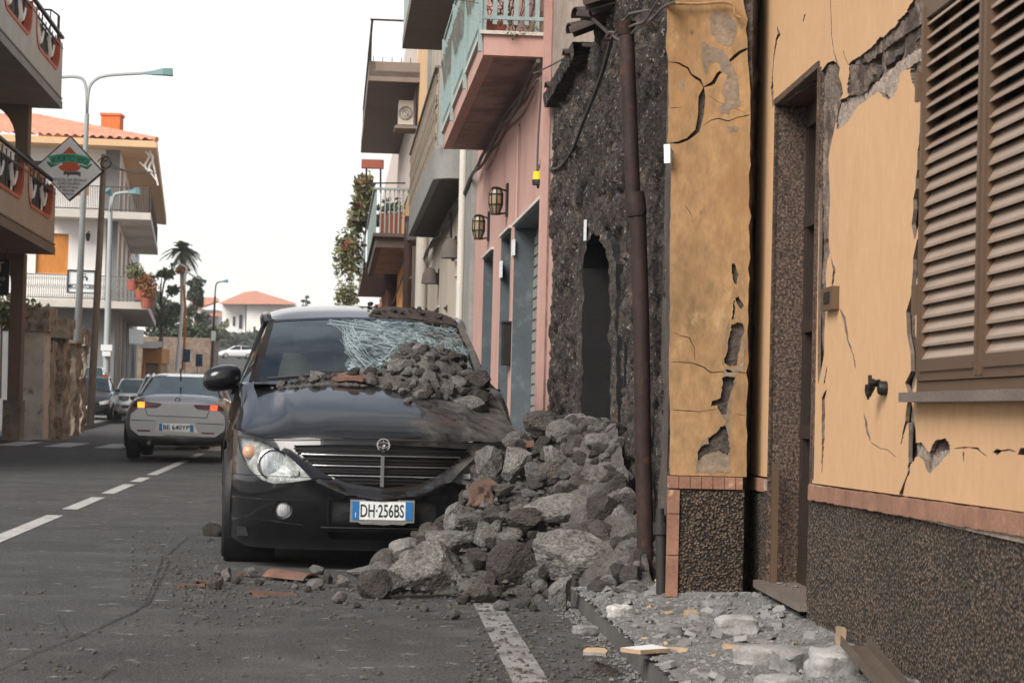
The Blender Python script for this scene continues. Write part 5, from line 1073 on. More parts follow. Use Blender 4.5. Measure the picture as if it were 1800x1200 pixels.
m = MB(); sheet(m, mainw, winsA, lambda a, b, o: AF.pt(a, b, o), .2); m.wbox(sidew, y0s+.21, y1s, zs1, zs3, -.4, 0); m.build('upper_wall', T['white'], apt)
m = MB(); m.hexa([AF.pt(ax0, 0, -.02), AF.pt(ax1, 0, -.02), AF.pt(ax1, 0, -9), AF.pt(ax0, 0, -9), AF.pt(ax0, zs1, -.02), AF.pt(ax1, zs1, -.02), AF.pt(ax1, zs1, -9), AF.pt(ax0, zs1, -9)]); m.wbox(sidew, y0s+.03, y1s, 0, zs1-.001, -8, -.02); m.build('ground_floor_wall', T['midgrey'], apt)
m = MB(); m.hexa([AF.pt(ax0, zs1, -.5), AF.pt(ax1-.3, zs1, -.5), AF.pt(ax1-.3, zs1, -9), AF.pt(ax0, zs1, -9), AF.pt(ax0, zs3, -.5), AF.pt(ax1-.3, zs3, -.5), AF.pt(ax1-.3, zs3, -9), AF.pt(ax0, zs3, -9)]); m.build('inner_wall', T['white'], apt)
for i, w in enumerate(winsA):
    m = MB(); sheet(m, w, [], lambda a, b, o: AF.pt(a, b, -.12+o), .05); wmt = T['wood'] if i < 2 or i == 4 else T['honey']  if 'honey' in T else T['wood']
    wd = m.build('window', wmt, apt)
    if i in (2, 3):
        m = MB(); xa, xb, za, zb2 = w[0][0], w[1][0], w[0][1], w[2][1]
        for k in range(4): x = xa+(xb-xa)*k/3; m.obox(AF.pt(x, (za+zb2)/2, .03), AF.d*.03, AF.n*.02, (0, 0, (zb2-za)/2))
        for k in range(5): z = za+(zb2-za)*k/4; m.obox(AF.pt((xa+xb)/2, z, .05), AF.d*(xb-xa)/2, AF.n*.02, (0, 0, .025))
        m.build('window_grille', T['iron'], wd)
gcol = [apw(183, 206, 262, 372), apw(183, 206, 378, 528)]
m = MB()
for w in gcol: sheet(m, [(w[0][0], w[0][1]), (ax1, w[1][1]), (ax1, w[2][1]), (w[3][0], w[3][1])], [], lambda a, b, o: AF.pt(a, b, .012+o), .02)
m.build('grey_corner_panel', T['midgrey'], apt)
m = MB()
for k, (z0, z1) in enumerate(((zs1+.2, zs2-.5), (zs2+.2, zs3-.5))):
    for yy_ in (y0s+1.6, y0s+7, y0s+13, y0s+19, y0s+26): m.wbox(sidew, yy_, yy_+2.2, z0, z1, .001, .02)
m.build('side_window', T['tan'], apt)
m = MB()
for yy_ in (y0s+1.2, y0s+5.5, y0s+11, y0s+18): m.wbox(sidew, yy_, yy_+2.9, .2, zs1-.6, -.015, .01)
m.build('shop_front', T['tan'], apt)
m = MB()
for yy_ in (y0s+4.5, y0s+10, y0s+16.5): m = MB(); m.wbox(sidew, yy_, yy_+.5, .1, zs1-.2, .0, .12); m.build('shop_pilaster', T['lightslab'], apt)
def slabpoly(z, t, ofs, xl_px):
    m = MB(); xl = ap(xl_px, 400)[0]
    m.hexa([AF.pt(xl, z, 0), AF.pt(ax1, z, 0), AF.pt(ax1, z, ofs), AF.pt(xl, z, ofs), AF.pt(xl, z+t, 0), AF.pt(ax1, z+t, 0), AF.pt(ax1, z+t, ofs), AF.pt(xl, z+t, ofs)])
    c0 = AF.pt(ax1, z, ofs); 
    cx = AF.pt(ax1, z, ofs)+AF.d*ofs
    q = [c0, cx, sidew.pt(y1s-16, z, ofs), sidew.pt(y1s-16, z, 0), AF.pt(ax1, z, 0)]
    N = 5; m.add(q+[p+Vector((0, 0, t)) for p in q], [(4, 3, 2, 1, 0), (5, 6, 7, 8, 9)]+[(i, (i+1) % N, N+(i+1) % N, N+i) for i in range(N)])
    return m, xl, cx
for z, xlp, nm in ((zs2-.3, 81, 0), (zs1-.2, 35, 1)):
    m, xl2, cx = slabpoly(z, .28, 1.3, xlp); m.build('balcony_slab', T['lightslab'], apt)
    m = MB(); hgt = .98; zz = z+.28; n = 60
    a = AF.pt(xl2, zz, 1.24); b = AF.pt(ax1, zz, 1.24)+AF.d*1.24; e = sidew.pt(y1s-16, zz, 1.24)
    for k in range(n+1):
        q = a.lerp(b, k/n); m.tube([q, q+Vector((0, 0, hgt))], .014, 3, cap=False)
        if nm == 1 and k < n: q2 = a.lerp(b, (k+.5)/n); m.tube([q2+Vector((.05*math.sin(t), 0, .12+.38*(t/3.14))) for t in np.linspace(0, 6.28, 9)], .012, 3, cap=False)
    for k in range(60): q = b.lerp(e, k/59); m.tube([q, q+Vector((0, 0, hgt))], .014, 3, cap=False)
    for p_, q_ in ((a, b), (b, e)):
        for hh_ in (hgt, .08): m.tube([p_+Vector((0, 0, hh_)), q_+Vector((0, 0, hh_))], .022, 4)
    m.build('balcony_railing', T['darkslab'] if nm == 0 else T['iron'] if False else T['metal'], apt)
# eaves and hipped roof
rz = zs3; ev = 1.45
a = AF.pt(ax0-1, rz, ev); b = AF.pt(ax1, rz, ev)+AF.d*ev; c_ = sidew.pt(y1s, rz, ev); d_ = AF.pt(ax0-1, rz, -20)
m = MB(); N = 4; q = [a, b, c_, d_]; t = Vector((0, 0, .26)); m.add([p for p in q]+[p+t for p in q], [(3, 2, 1, 0), (4, 5, 6, 7)]+[(i, (i+1) % N, N+(i+1) % N, N+i) for i in range(N)]); m.build('eaves', T['peach'] if 'peach' in T else T['beige'], apt)
zr = rz+.27; apex = AF.pt(ap(58, 192)[0]-.3, ap(58, 192)[1]+.25, -4.4); apex2 = apex-AF.d*11; zt_ = apex.z
bk2 = sidew.pt(y1s-5, zr, -4.8); bk2.z = zt_
m = MB()
def roofp(p00, p10, p11, p01, nu, nv, amp=.13):
    """tiled slope: ridges run from eave up to the ridge"""
    def f(u, v): 
        p = p00.lerp(p10, u).lerp(p01.lerp(p11, u), v); L1 = (p10-p00).length*u; return p+Vector((0, 0, amp*abs(math.sin(L1*math.pi/.34))+.02*((v*nv) % 1)))
    m.grid(f, list(np.linspace(0, 1, nu+1)), list(np.linspace(0, 1, nv+1)), sm=False)
A0, B0, C0, D0 = [Vector((p.x, p.y, zr)) for p in (a, b, c_, d_)]
roofp(A0, B0, apex, apex2, 300, 16); roofp(B0, C0, bk2, apex, 200, 8); m.build('roof', T['rooftile'], apt, angle=50)
m = MB(); m.tube([B0+Vector((0, 0, .05)), apex+Vector((0, 0, .08))], .12, 6); m.tube([apex, apex2], .12, 6); m.build('ridge', T['rooftile'], apt)
m = MB(); cp = P(197, 226, 87); s_ = .40; m.box((cp.x-s_, cp.y-s_, cp.z-1.2), (cp.x+s_, cp.y+s_, cp.z+.6)); m.box((cp.x-s_-.05, cp.y-s_-.05, cp.z+.5), (cp.x+s_+.05, cp.y+s_+.05, cp.z+.6)); m.build('chimney', mat('orange_brick', C(226, 120, 60, .85), .85, var=.15, vs=8), apt)
# sill boxes, sign frame on the balcony, wall lamp, awning
o = thing('wall_lamp', 'small black wall lamp on the white apartment front above the lower balcony', 'wall lamp', AF.pt(*ap(155, 418), .1)); c = AF.pt(*ap(155, 418), .2); m = MB(); m.lathe([(0, .2), (.09, .14), (.1, .1), (.06, -.12), (0, -.16)], Matrix.Translation(c), 8, sm=False); m.bar(c+Vector((0, 0, .2)), c+Vector((0, .2, .25)), .03); m.build('lamp', T['iron'], o)
o = thing('balcony_banner', 'framed see-through sign with black letters on the lower balcony railing', 'sign', AF.pt(*ap(145, 500), 1.35)); m = MB(); q0 = ap(122, 517); q1 = ap(170, 480)
for (aa, bb) in (((q0[0], q0[1]), (q1[0], q0[1])), ((q0[0], q1[1]), (q1[0], q1[1])), ((q0[0], q0[1]), (q0[0], q1[1])), ((q1[0], q0[1]), (q1[0], q1[1]))): m.bar(AF.pt(*aa, 1.36), AF.pt(*bb, 1.36), .05)
m.build('frame', T['iron'], o)
T['clear'] = T['white']
m = MB(); sheet(m, [(q0[0], q0[1]), (q1[0], q0[1]), (q1[0], q1[1]), (q0[0], q1[1])], [], lambda a, b, f: AF.pt(a, b, 1.33+f), .01); m.build('panel', T['plate'], o)
for tx, w, h, cx_, cy in (('ARCI', .30, .14, 147, 488), ('m', .40, .16, 148, 494), ('MICOMOTORIO', 1.06, .20, 147, 509)):
    qq = ap(cx_, cy); cartext('lettering', tx, w, h, lambda a, b, qq=qq, w=w: AF.pt(qq[0]-w/2+a, qq[1]-.05+b, 1.345), T['ink'], o, bold=.02)
o = thing('satellite_lights', 'white looped light decoration hanging from the roof eaves corner', 'decoration', P(262, 285, 81.5)); m = MB(); m.tube([P(262+9*math.sin(t)*math.cos(t*.5)-.0, 285+18*math.sin(t*.5+1), 81.5) for t in np.linspace(0, 12.6, 40)], .045, 5); m.tube([P(245, 285, 81.5), P(262, 300, 81.5), P(276, 318, 81.5)], .03, 5); m.tube([P(262, 258, 81.5), P(270, 290, 81.5), P(278, 326, 81.5)], .035, 5); m.build('loops', T['white'], o); o.name = 'light_decoration'
a = P(230, 580, 92); m = MB(); m.hexa([P(227, 603, 92), P(252, 605, 97), P(252, 606, 97.2), P(227, 604, 92.2), P(227, 577, 92), P(253, 580, 97), P(253, 580.5, 97.2), P(227, 577.5, 92.2)]); tag(m.build('shop_sign', T['plate']), 'pale shop sign projecting from the apartment block above the shutters', 'shop sign')
m = MB(); m.hexa([P(247, 612, 108), P(285, 610, 108), P(285, 608, 110), P(247, 608, 110), P(247, 600, 108), P(285, 600, 108), P(285, 600, 110), P(247, 600, 110)]); tag(m.build('awning', T['white']), 'white awning edge over the orange kiosk', 'awning')
o = thing('kiosk', 'orange fronted kiosk under a white awning beyond the apartment block', 'kiosk', P(265, 650, 109)); m = MB(); a = P(250, 640, 109.5); b = P(285, 612, 109.5); m.box((a.x, 109.5, b.z-.8), (b.x, 112, b.z)); m.build('fascia', T['orange'], o); m = MB(); m.box((a.x+.1, 109.8, .3), (b.x-.1, 112, b.z-.81)); m.build('front', T['tan'], o); m = MB(); m.box((a.x, 109.3, .3), (a.x+.15, 109.5, b.z-.81)); m.box((b.x-.15, 109.3, .3), (b.x, 109.5, b.z-.81)); m.build('post', T['orange'], o)
for i, (x, y, r, fm, lb) in enumerate(((238, 478, .45, 'leafy', 'green plant on the corner of the lower apartment balcony'), (252, 495, .4, 'leafo', 'dry orange brown plant hanging at the balcony corner'), (262, 510, .5, 'leafo', 'orange leaved plant trailing furthest out from the lower balcony'))):
    o = thing('balcony_plant', lb, 'potted plant', P(x, y+20, 80)); m = MB(); leaves(m, P(x, y, 80), r*.9, 330, .08, random.Random(i)); m.build('foliage', T[fm], o); m = MB(); m.lathe([(0, 0), (.2, 0), (.28, .4), (0, .38)], Matrix.Translation(P(x-4, y+32, 80)), 10); m.build('pot', T['pot'], o)
# ------------------------------------------------------------ far end of the street: wall, hill houses, trees
def pbox(m, x0, x1, y0, y1, Y, dep): a = P(x0, y1, Y); b = P(x1, y0, Y); m.box((a.x, Y, a.z), (b.x, Y+dep, b.z))
m = MB(); pbox(m, 240, 372, 594, 690, 122, 3); rw = m.build('retaining_wall', T['retain']); tag(rw, 'tall brown stone retaining wall at the far left of the road', 'wall')
m = MB(); rng = random.Random(20)
for i in range(40): leaves(m, P(rng.uniform(272, 372), rng.uniform(580, 600), 124), .9, 70, .16, rng, squash=.6)
tag(m.build('hedge', T['leafd']), 'dark hedge growing along the top of the brown retaining wall', 'hedge')
m = MB()
for i in range(60): leaves(m, P(rng.uniform(368, 480), rng.uniform(592, 607)+.04*(i % 3), 300), 1.6, 50, .5, rng, squash=.6)
tag(m.build('hedge', T['leafd']), 'long green hedge behind the parked cars on the hill', 'hedge')
m = MB(); pbox(m, 366, 500, 600, 622, 303, 1); tag(m.build('garden_wall', T['retain']), 'low brown wall behind the parked cars on the hill', 'wall')
def hous(name, label, Y, boxes, roofs, wins, cat='house'):
    o = thing(name, label, cat, P((boxes[0][0]+boxes[0][1])/2, boxes[0][3], Y)); m = MB()
    for b in boxes: pbox(m, b[0], b[1], b[2], b[3], Y+b[4], b[5])
    m.build('wall', T['white'], o); m = MB()
    for r in roofs: m.hexa([P(*p) for p in r])
    m.build('roof', T['rooftile'], o)
    for w in wins: m = MB(); pbox(m, w[0], w[1], w[2], w[3], Y+(w[4] if len(w) > 4 else -.08), .1); m.build('window', T['iron'], o)
    return o
hous('hill_house', 'white hill house with a red hipped roof and three tall dark windows', 330, [(388, 432, 534, 640, 2, 10), (431, 530, 534, 640, 0, 14)],
    [[(385, 534, 329), (520, 535, 327), (505, 528, 345), (400, 527, 345), (386, 532, 329), (520, 533, 327), (450, 511, 340), (430, 513, 340)]], [(397, 401, 560, 573, 1.8), (409, 413, 556, 572, 1.8), (420, 426, 553, 577, 1.8), (445, 449, 574, 590), (465, 468, 574, 592)])
hh2 = hous('hill_house', 'white hill house with an arched gable window and a red roof', 350, [(327, 348, 540, 600, 0, 12), (348, 384, 545, 600, 2, 12)],
    [[(335, 530, 350), (385, 530, 350), (385, 530, 360), (335, 530, 360), (336, 522, 355), (382, 524, 355), (382, 524, 356), (336, 522, 356)], [(336, 532, 349), (346, 545, 349), (385, 531, 351), (383, 525, 352), (335, 522, 350), (345, 541, 348.5), (386, 529, 350.5), (382, 523, 351.5)], [(352, 556, 348), (391, 556, 348), (391, 553, 352), (352, 553, 352), (355, 552, 348), (391, 552, 348), (391, 549, 352), (358, 549, 352)]], [(352, 372, 562, 578, 1.8), (331, 345, 574, 592)])
m = MB(); gp = [(327, 600)]+[(327+13-13*math.cos(t)*1.0, 545-21*math.sin(t)) for t in np.linspace(0, math.pi, 12)]+[(353, 600)]
q = [P(x, y, 349.6) for x, y in gp]; N = len(q); m.add(q+[p+Vector((0, 1.2, 0)) for p in q], [tuple(range(N))[::-1], tuple(range(N, 2*N))]+[(i, (i+1) % N, N+(i+1) % N, N+i) for i in range(N)]); m.build('gable', T['white'], hh2)
m = MB(); q = [P(x, y, 349.4) for x, y in [(329, 557)]+[(336-7*math.cos(t), 545-13*math.sin(t)) for t in np.linspace(0, math.pi, 10)]+[(343, 557)]]; N = len(q); m.add(q, [tuple(range(N))[::-1]]); m.build('arched_window', T['midgrey'], hh2)
o = thing('white_house', 'plain white house wall behind the trees, right of the apartment block', 'house', P(275, 600, 200)); m = MB(); m.hexa([P(240, 600, 200), P(295, 600, 200), P(295, 600, 212), P(240, 600, 212), P(240, 533, 200), P(295, 560, 200), P(295, 560, 212), P(240, 533, 212)]); m.build('wall', T['white'], o)
m = MB(); m.hexa([P(238, 533, 199), P(297, 562, 199), P(297, 562, 213), P(238, 533, 213), P(238, 530, 199), P(297, 559, 199), P(297, 559, 213), P(238, 530, 213)]); m.build('roof', T['darkslab'], o)
# palm
o = thing('palm_tree', 'palm tree with a ragged crown above the street lamps', 'tree', P(319, 650, 130)); m = MB(); m.tube([P(318, 655, 130), P(321, 560, 130), P(322, 446, 130)], [.22, .17, .2], 8); m.build('trunk', T['trunk'], o)
m = MB(); rng = random.Random(7); top = P(322, 440, 130)
T['palmleaf'] = mat('palm_leaf', (.05, .065, .028), .6, var=.3, vs=1, bump=0)
for i in range(46):
    az_ = rng.uniform(0, 6.28); el = rng.uniform(-.7, 1.35); Ln = rng.uniform(1.0, 1.55); d = Vector((math.cos(az_)*math.cos(el), math.sin(az_)*math.cos(el), math.sin(el))); pts = [top+d*Ln*t+Vector((0, 0, -.75*t*t*Ln*.8)) for t in (0, .25, .5, .75, 1)]
    m.tube(pts, [.03, .03, .02, .015, .01], 3); s_ = d.cross(Vector((0, 0, 1))).normalized()
    for k in range(1, 22):
        t = k/22; p = top+d*Ln*t+Vector((0, 0, -.75*t*t*Ln*.8)); w = .34*math.sin(math.pi*min(1, t*.9+.12))
        for sg_ in (-1, 1):
            e_ = p+s_*sg_*w+d*.12+Vector((0, 0, -.12)); n_ = d*.035; m.add([p-n_, p+n_, e_], [(0, 1, 2)])
m.build('fronds', T['palmleaf'], o)
m = MB(); leaves(m, P(322, 470, 130), .45, 200, .16, rng, squash=.6, hang=.3); m.build('dead_fronds', T['leafo'], o)
def tree(name, label, x, yb, yt, Y, w, fm='leafd', n=1500, seed=0, size=.16, trunk=True, cone=False, blobs=16):
    b = P(x, yb, Y); t = P(x, yt, Y); o = thing(name, label, 'tree', b); rng = random.Random(seed); H = t.z-b.z; m = MB(); limbs = []
    m.tube([b, b.lerp(t, .4)+Vector((.1, 0, 0)), b.lerp(t, .85)], [H*.03, H*.022, H*.006], 7)
    for i in range(blobs):
        f = rng.uniform(.35, 1); ww = w*(1.15-f if cone else math.sin(math.pi*min(1, f*.75+.12))); c = b.lerp(t, f)+Vector((rng.uniform(-1, 1)*ww, rng.uniform(-1, 1)*ww, 0)); limbs.append((c, f)); m.tube([b.lerp(t, f*.6), b.lerp(t, f*.75).lerp(c, .5), c], [H*.01, H*.007, H*.003], 4)
    m.build('trunk', T['trunk'], o); m = MB()
    for c, f in limbs: leaves(m, c, w*rng.uniform(.22, .42), n//blobs, size, rng, squash=.7)
    m.build('crown', T[fm], o); return o
tree('pine_tree', 'dark conifer standing right behind the palm tree', 343, 620, 488, 160, 1.15, n=2600, seed=3, size=.18, cone=True, blobs=24)
tree('leafy_tree', 'loose green tree with visible branches left of the palm', 282, 615, 478, 110, 1.3, 'leaf', 1500, 5, .13, blobs=18)
tree('round_tree', 'dense dark round tree in front of the white house wall', 302, 610, 535, 140, 1.3, 'leafd', 2200, 8, .15)
tree('leafy_tree', 'low dark green tree between the apartment block and the lamp post', 290, 620, 512, 150, 1.6, 'leafd', 1800, 9, .15)
tree('small_tree', 'small olive tree in the garden below the hill houses', 385, 612, 570, 290, 1.8, 'leafy', 900, 11, .3)
tree('small_tree', 'small spiky treetop just above the roof of the black car', 537, 620, 519, 300, .9, 'leafd', 500, 13, .25)
# ============================================================ the black car
TH = math.atan(.13)
suv = thing('black_car', 'black car facing us with a shattered windscreen, half buried in lava rubble', 'car', (-.765, 12.4, 0), TH)
ML = WM[suv.name]
def carpaint(name, col, dust=True, metal=0.):
    m = bpy.data.materials.new(name); m.use_nodes = True; t = m.node_tree; N = t.nodes; K = t.links.new; b = N['Principled BSDF']
    b.inputs['Specular IOR Level'].default_value = .15; b.inputs['Metallic'].default_value = metal; b.inputs['Roughness'].default_value = .28; b.inputs['Coat Weight'].default_value = 1; b.inputs['Coat IOR'].default_value = 1.42; b.inputs['Coat Roughness'].default_value = .04
    tc_ = N.new('ShaderNodeTexCoord'); sx = N.new('ShaderNodeSeparateXYZ'); K(tc_.outputs['Object'], sx.inputs[0])
    def nzz(s, d=7):
        n = N.new('ShaderNodeTexNoise'); n.inputs['Scale'].default_value = s; n.inputs['Detail'].default_value = d; n.inputs['Roughness'].default_value = .65; K(tc_.outputs['Object'], n.inputs['Vector']); return n.outputs[0]
    def mrr(o, a, b_, c=0., d=1.):
        n = N.new('ShaderNodeMapRange'); K(o, n.inputs[0])
        for i, q in enumerate((a, b_, c, d)): n.inputs[i+1].default_value = q
        return n.outputs[0]
    def mm(op, a, b_):
        n = N.new('ShaderNodeMath'); n.operation = op; n.use_clamp = op != 'ADD'
        for i, q in enumerate((a, b_)):
            if isinstance(q, (int, float)): n.inputs[i].default_value = q
            else: K(q, n.inputs[i])
        return n.outputs[0]
    geo = N.new('ShaderNodeNewGeometry'); sn = N.new('ShaderNodeSeparateXYZ'); K(geo.outputs['Normal'], sn.inputs[0]); upf = mrr(sn.outputs[2], .1, .8)
    film = mm('MULTIPLY', mrr(nzz(5), .35, .8, .0, .045), mrr(sn.outputs[2], -.2, .9, .5, 1.))
    if dust:
        g = mm('ADD', sx.outputs[0], mrr(nzz(3.5), .3, .7, -.3, .3)); heavy = mm('MULTIPLY', mrr(g, .18, .62), mm('MULTIPLY', mrr(nzz(14), .35, .6, .35, 1.), upf))
        streak = mm('MULTIPLY', mrr(nzz(40), .62, .68), .35)
        f = mm('ADD', mm('MULTIPLY', heavy, .85), mm('MULTIPLY', film, 1.)); f = mm('MINIMUM', f, 1.)
    else: f = film
    mx_ = N.new('ShaderNodeMix'); mx_.data_type = 'RGBA'; mx_.inputs[6].default_value = (*col, 1); mx_.inputs[7].default_value = (.115, .105, .095, 1); K(f, mx_.inputs[0]); K(mx_.outputs[2], b.inputs['Base Color'])
    K(mrr(f, .03, .7, 1, 0), b.inputs['Coat Weight']); K(mrr(f, 0, .6, .28, .9), b.inputs['Roughness']); 
    return m
T['black'] = carpaint('black_car_paint', (.0045, .005, .0065))
oy = spl([0, .3, .55, .72, .84, .90, .94], [0, .02, .08, .17, .32, .46, .68])
lean = spl([.15, .30, .45, .56, .575, .78, .88], [.07, .015, .0, .0, .02, .10, .15])
zv = spl([0, .2, .4, .55, .64, .7], [.437, .462, .548, .665, .77, .85])
ztop = spl([0, .3, .6, .70, .80, .87, .94], [.80, .798, .787, .79, .81, .83, .86])
def yF(x, z):
    a = abs(x); y = oy(a)+lean(z)
    if a < .68: d = (z-zv(a))*(.95 if a < .3 else .72); y -= .028*math.exp(-(d/.026)**2)*min(1, max(0, (.765-z)/.09))
    return y
def fm(x, z, o): return Vector((x, yF(x, z)-o, z))
HL = [(-.872,.80),(-.862,.72),(-.83,.645),(-.78,.58),(-.72,.537),(-.65,.517),(-.55,.528),(-.42,.552),(-.50,.632),(-.58,.70),(-.67,.752),(-.77,.785)]
GR = [(-.535,.752),(-.46,.672),(-.36,.595),(-.22,.535),(0,.508),(.22,.535),(.36,.595),(.46,.672),(.535,.752),(.3,.762),(0,.765),(-.3,.762)]
REC = [(-.315,.432),(.335,.432),(.335,.30),(.30,.285),(-.28,.285),(-.315,.30)]
LOW = [(-.32,.235),(.33,.235),(.30,.19),(-.30,.19)]
mir = lambda p: [(-x, z) for x, z in p][::-1]
fog = lambda s: [(s*.589+.058*math.cos(t), .363+.055*math.sin(t)) for t in np.linspace(0, 6.283, 17)[:-1]]
outer = [(x, ztop(abs(x))) for x in np.linspace(.90, -.90, 40)]+[(-.90, .17), (-.80, .125)]+[(.80, .125), (.90, .17)]
m = MB(); sheet(m, outer, [HL, mir(HL), GR, REC, LOW, fog(-1), fog(1)], fm, .035, grid=.028, seg=.03, sm=True)
m.build('front_bumper', T['black'], suv, world=False, angle=50)
# side panels with wheel arches
zsh = spl([.46, .68, .9, 1.1, 1.35, 1.7, 2.5, 3.6, 4.2, 4.4], [.845, .875, .95, 1.02, 1.12, 1.13, 1.145, 1.17, 1.15, 1.1])
xo_ = spl([.46, .68, .9, 1.3, 3.4, 4.0, 4.4], [.90, .938, .952, .958, .955, .92, .80])
def sidemap(s):
    def f(y, z, o):
        zz = min(z/zsh(y), 1.0); ins = .085*zz**9*(1 if y > .7 else (y-.46)/.24)
        lip = .015*math.exp(-((math.hypot(y-.93, z-.36)-.44)/.04)**2)+.015*math.exp(-((math.hypot(y-3.68, z-.36)-.44)/.04)**2)
        x = xo_(y)-ins+lip-.02*max(0, .35-z)/.2; return Vector((s*(x+o), y+lean(z)*max(0, 1-(y-.46)/.5), z))
    return f
def archp(c): return [(c+.41*math.cos(t), .36+.41*math.sin(t)) for t in np.linspace(-.5, math.pi+.5, 22)]+[(c-.36, .0), (c+.36, .0)]
for s in (-1, 1):
    op = [(.46, .22)]+[(y, zsh(y)) for y in np.linspace(.46, 4.4, 60)]+[(4.4, .3), (4.2, .22)]
    m = MB(); sheet(m, op, [archp(.93), archp(3.68)], sidemap(s), .02, grid=.06, seg=.06, sm=True); m.build('side_panel', T['black'], suv, world=False, angle=50)
    m = MB(); 
    for c in (.93, 3.68): m.lathe([(.42, -.18), (.43, .14)], Matrix.Translation((s*.76, c, .36)) @ Matrix.Rotation(math.pi/2, 4, 'Y'), 24)
    m.build('wheel_housing', T['plastic'], suv, world=False)
# bonnet
def hood(u, v):
    xa = u*.898; ya = yF(abs(xa), ztop(abs(xa)))+0*v; za = ztop(abs(xa)); au = abs(u)
    xb = u*.80; yb = 1.17+.18*u*u; zb = 1.168-.035*au**3
    x = xa+(xb-xa)*v; y = ya+(yb-ya)*v; e = .60+.38*au**4; z = za+(zb-za)*v**e
    z += .020*math.exp(-((au-.60-.14*v)/.055)**2)*math.sin(math.pi*min(1, v*1.1))-.010*math.exp(-((au-.80)/.07)**2)*math.sin(math.pi*v)
    # dent where the stones fell
    z -= .035*math.exp(-(((x-.62)/.2)**2+((y-.75)/.25)**2))+.012*noise.noise(Vector((x*6, y*6, 2)))*max(0, min(1, (x-.25)/.3))
    return Vector((x, y, z+.004))
for s in (-1, 1):                            # wing tops between bonnet and side, and the scuttle
    m = MB(); vv = list(np.linspace(0, 1, 14)); sm_ = sidemap(s)
    def wing(u, v): a = hood(s, v); y = .46+.98*v; b = sm_(y, zsh(y), 0.); return a.lerp(b, u)+Vector((0, 0, .012*math.sin(math.pi*u)))
    m.grid(wing, [0, .33, .66, 1], vv, flip=(s < 0)); m.build('wing', T['black'], suv, world=False, angle=179)
m = MB(); m.grid(lambda u, v: hood(u, 1).lerp(Vector((u*.80, 1.24+.22*u*u, 1.15-.03*abs(u)**3)), v)+Vector((0, 0, -.006*(v > 0))), list(np.linspace(-1, 1, 31)), [0, 1]); m.build('scuttle', T['plastic'], suv, world=False)
m = MB(); m.grid(hood, list(np.linspace(-1, 1, 61)), [0, .012, .03, .06, .1]+list(np.linspace(.15, 1, 22))); m.build('bonnet', T['black'], suv, world=False, angle=70)
hoodz = lambda x, y: _hz(x, y)
_pts = [hood(u, v) for u in np.linspace(-1, 1, 41) for v in np.linspace(0, 1, 30)]
_px = np.array([p.x for p in _pts]); _py = np.array([p.y for p in _pts]); _pz = np.array([p.z for p in _pts])
def _hz(x, y): i = int(np.argmin((_px-x)**2+(_py-y)**2)); return float(_pz[i])
# windscreen, roof, pillars, side glass
def WS(u, v): return Vector((u*(.745-.105*v), 1.16+.24*u*u*(1-v)+(1.98+.10*u*u-1.16)*v+(.0)*v-.035*math.sin(math.pi*v), 1.165-.03*abs(u)**3*(1-v)+(.455-.03*u*u)*v+.03*math.sin(math.pi*v)))
roofc = spl([1.98, 2.3, 2.7, 3.3, 3.9], [1.622, 1.695, 1.735, 1.73, 1.64])
def RF(u, y): 
    xw = .655+.02*math.sin((y-1.98)/1.9*3.14); yy = y+.10*u*u*(1-(y-1.98)/1.92)
    return Vector((u*xw, yy, roofc(y)-.03*u*u-.035*abs(u)**6-.02*max(0, u-.6)*math.exp(-((y-2.4)/.3)**2)))
us_ = list(np.linspace(-1, 1, 31))
m = MB(); m.grid(WS, us_, list(np.linspace(0, 1, 13))); m.build('windscreen', T['glasswind'] if 'glasswind' in T else glass('windscreen_glass', (.38, .44, .45), .07), suv, world=False, angle=179)
m = MB(); m.grid(RF, us_, list(np.linspace(1.98, 3.9, 24))); m.grid(lambda u, v: RF(u, 1.98).lerp(WS(u, 1)+Vector((0, -.012, -.012)), v), us_, [0, 1]); m.build('roof', T['black'], suv, world=False, angle=70)
T['wsband'] = mat('black_glass_border', (.01, .01, .011), .25, bump=0)
m = MB(); m.grid(lambda u, v: WS(u, .955+.06*v)+Vector((0, -.003, .002)), us_, [0, .7], flip=False); m.grid(lambda u, v: WS(u, .0+.06*v)+Vector((0, -.003, .002)), us_, [0, 1]); m.build('glass_border', T['wsband'], suv, world=False, angle=179)
def belt(s, y): return Vector((s*(xo_(y)-.085), y, zsh(y)+.002))
def rail_(s, y): y2 = max(1.98, min(3.9, y)); p = RF(s, y2); return Vector((p.x+s*.03, y if y > 2.1 else p.y, p.z-.03))
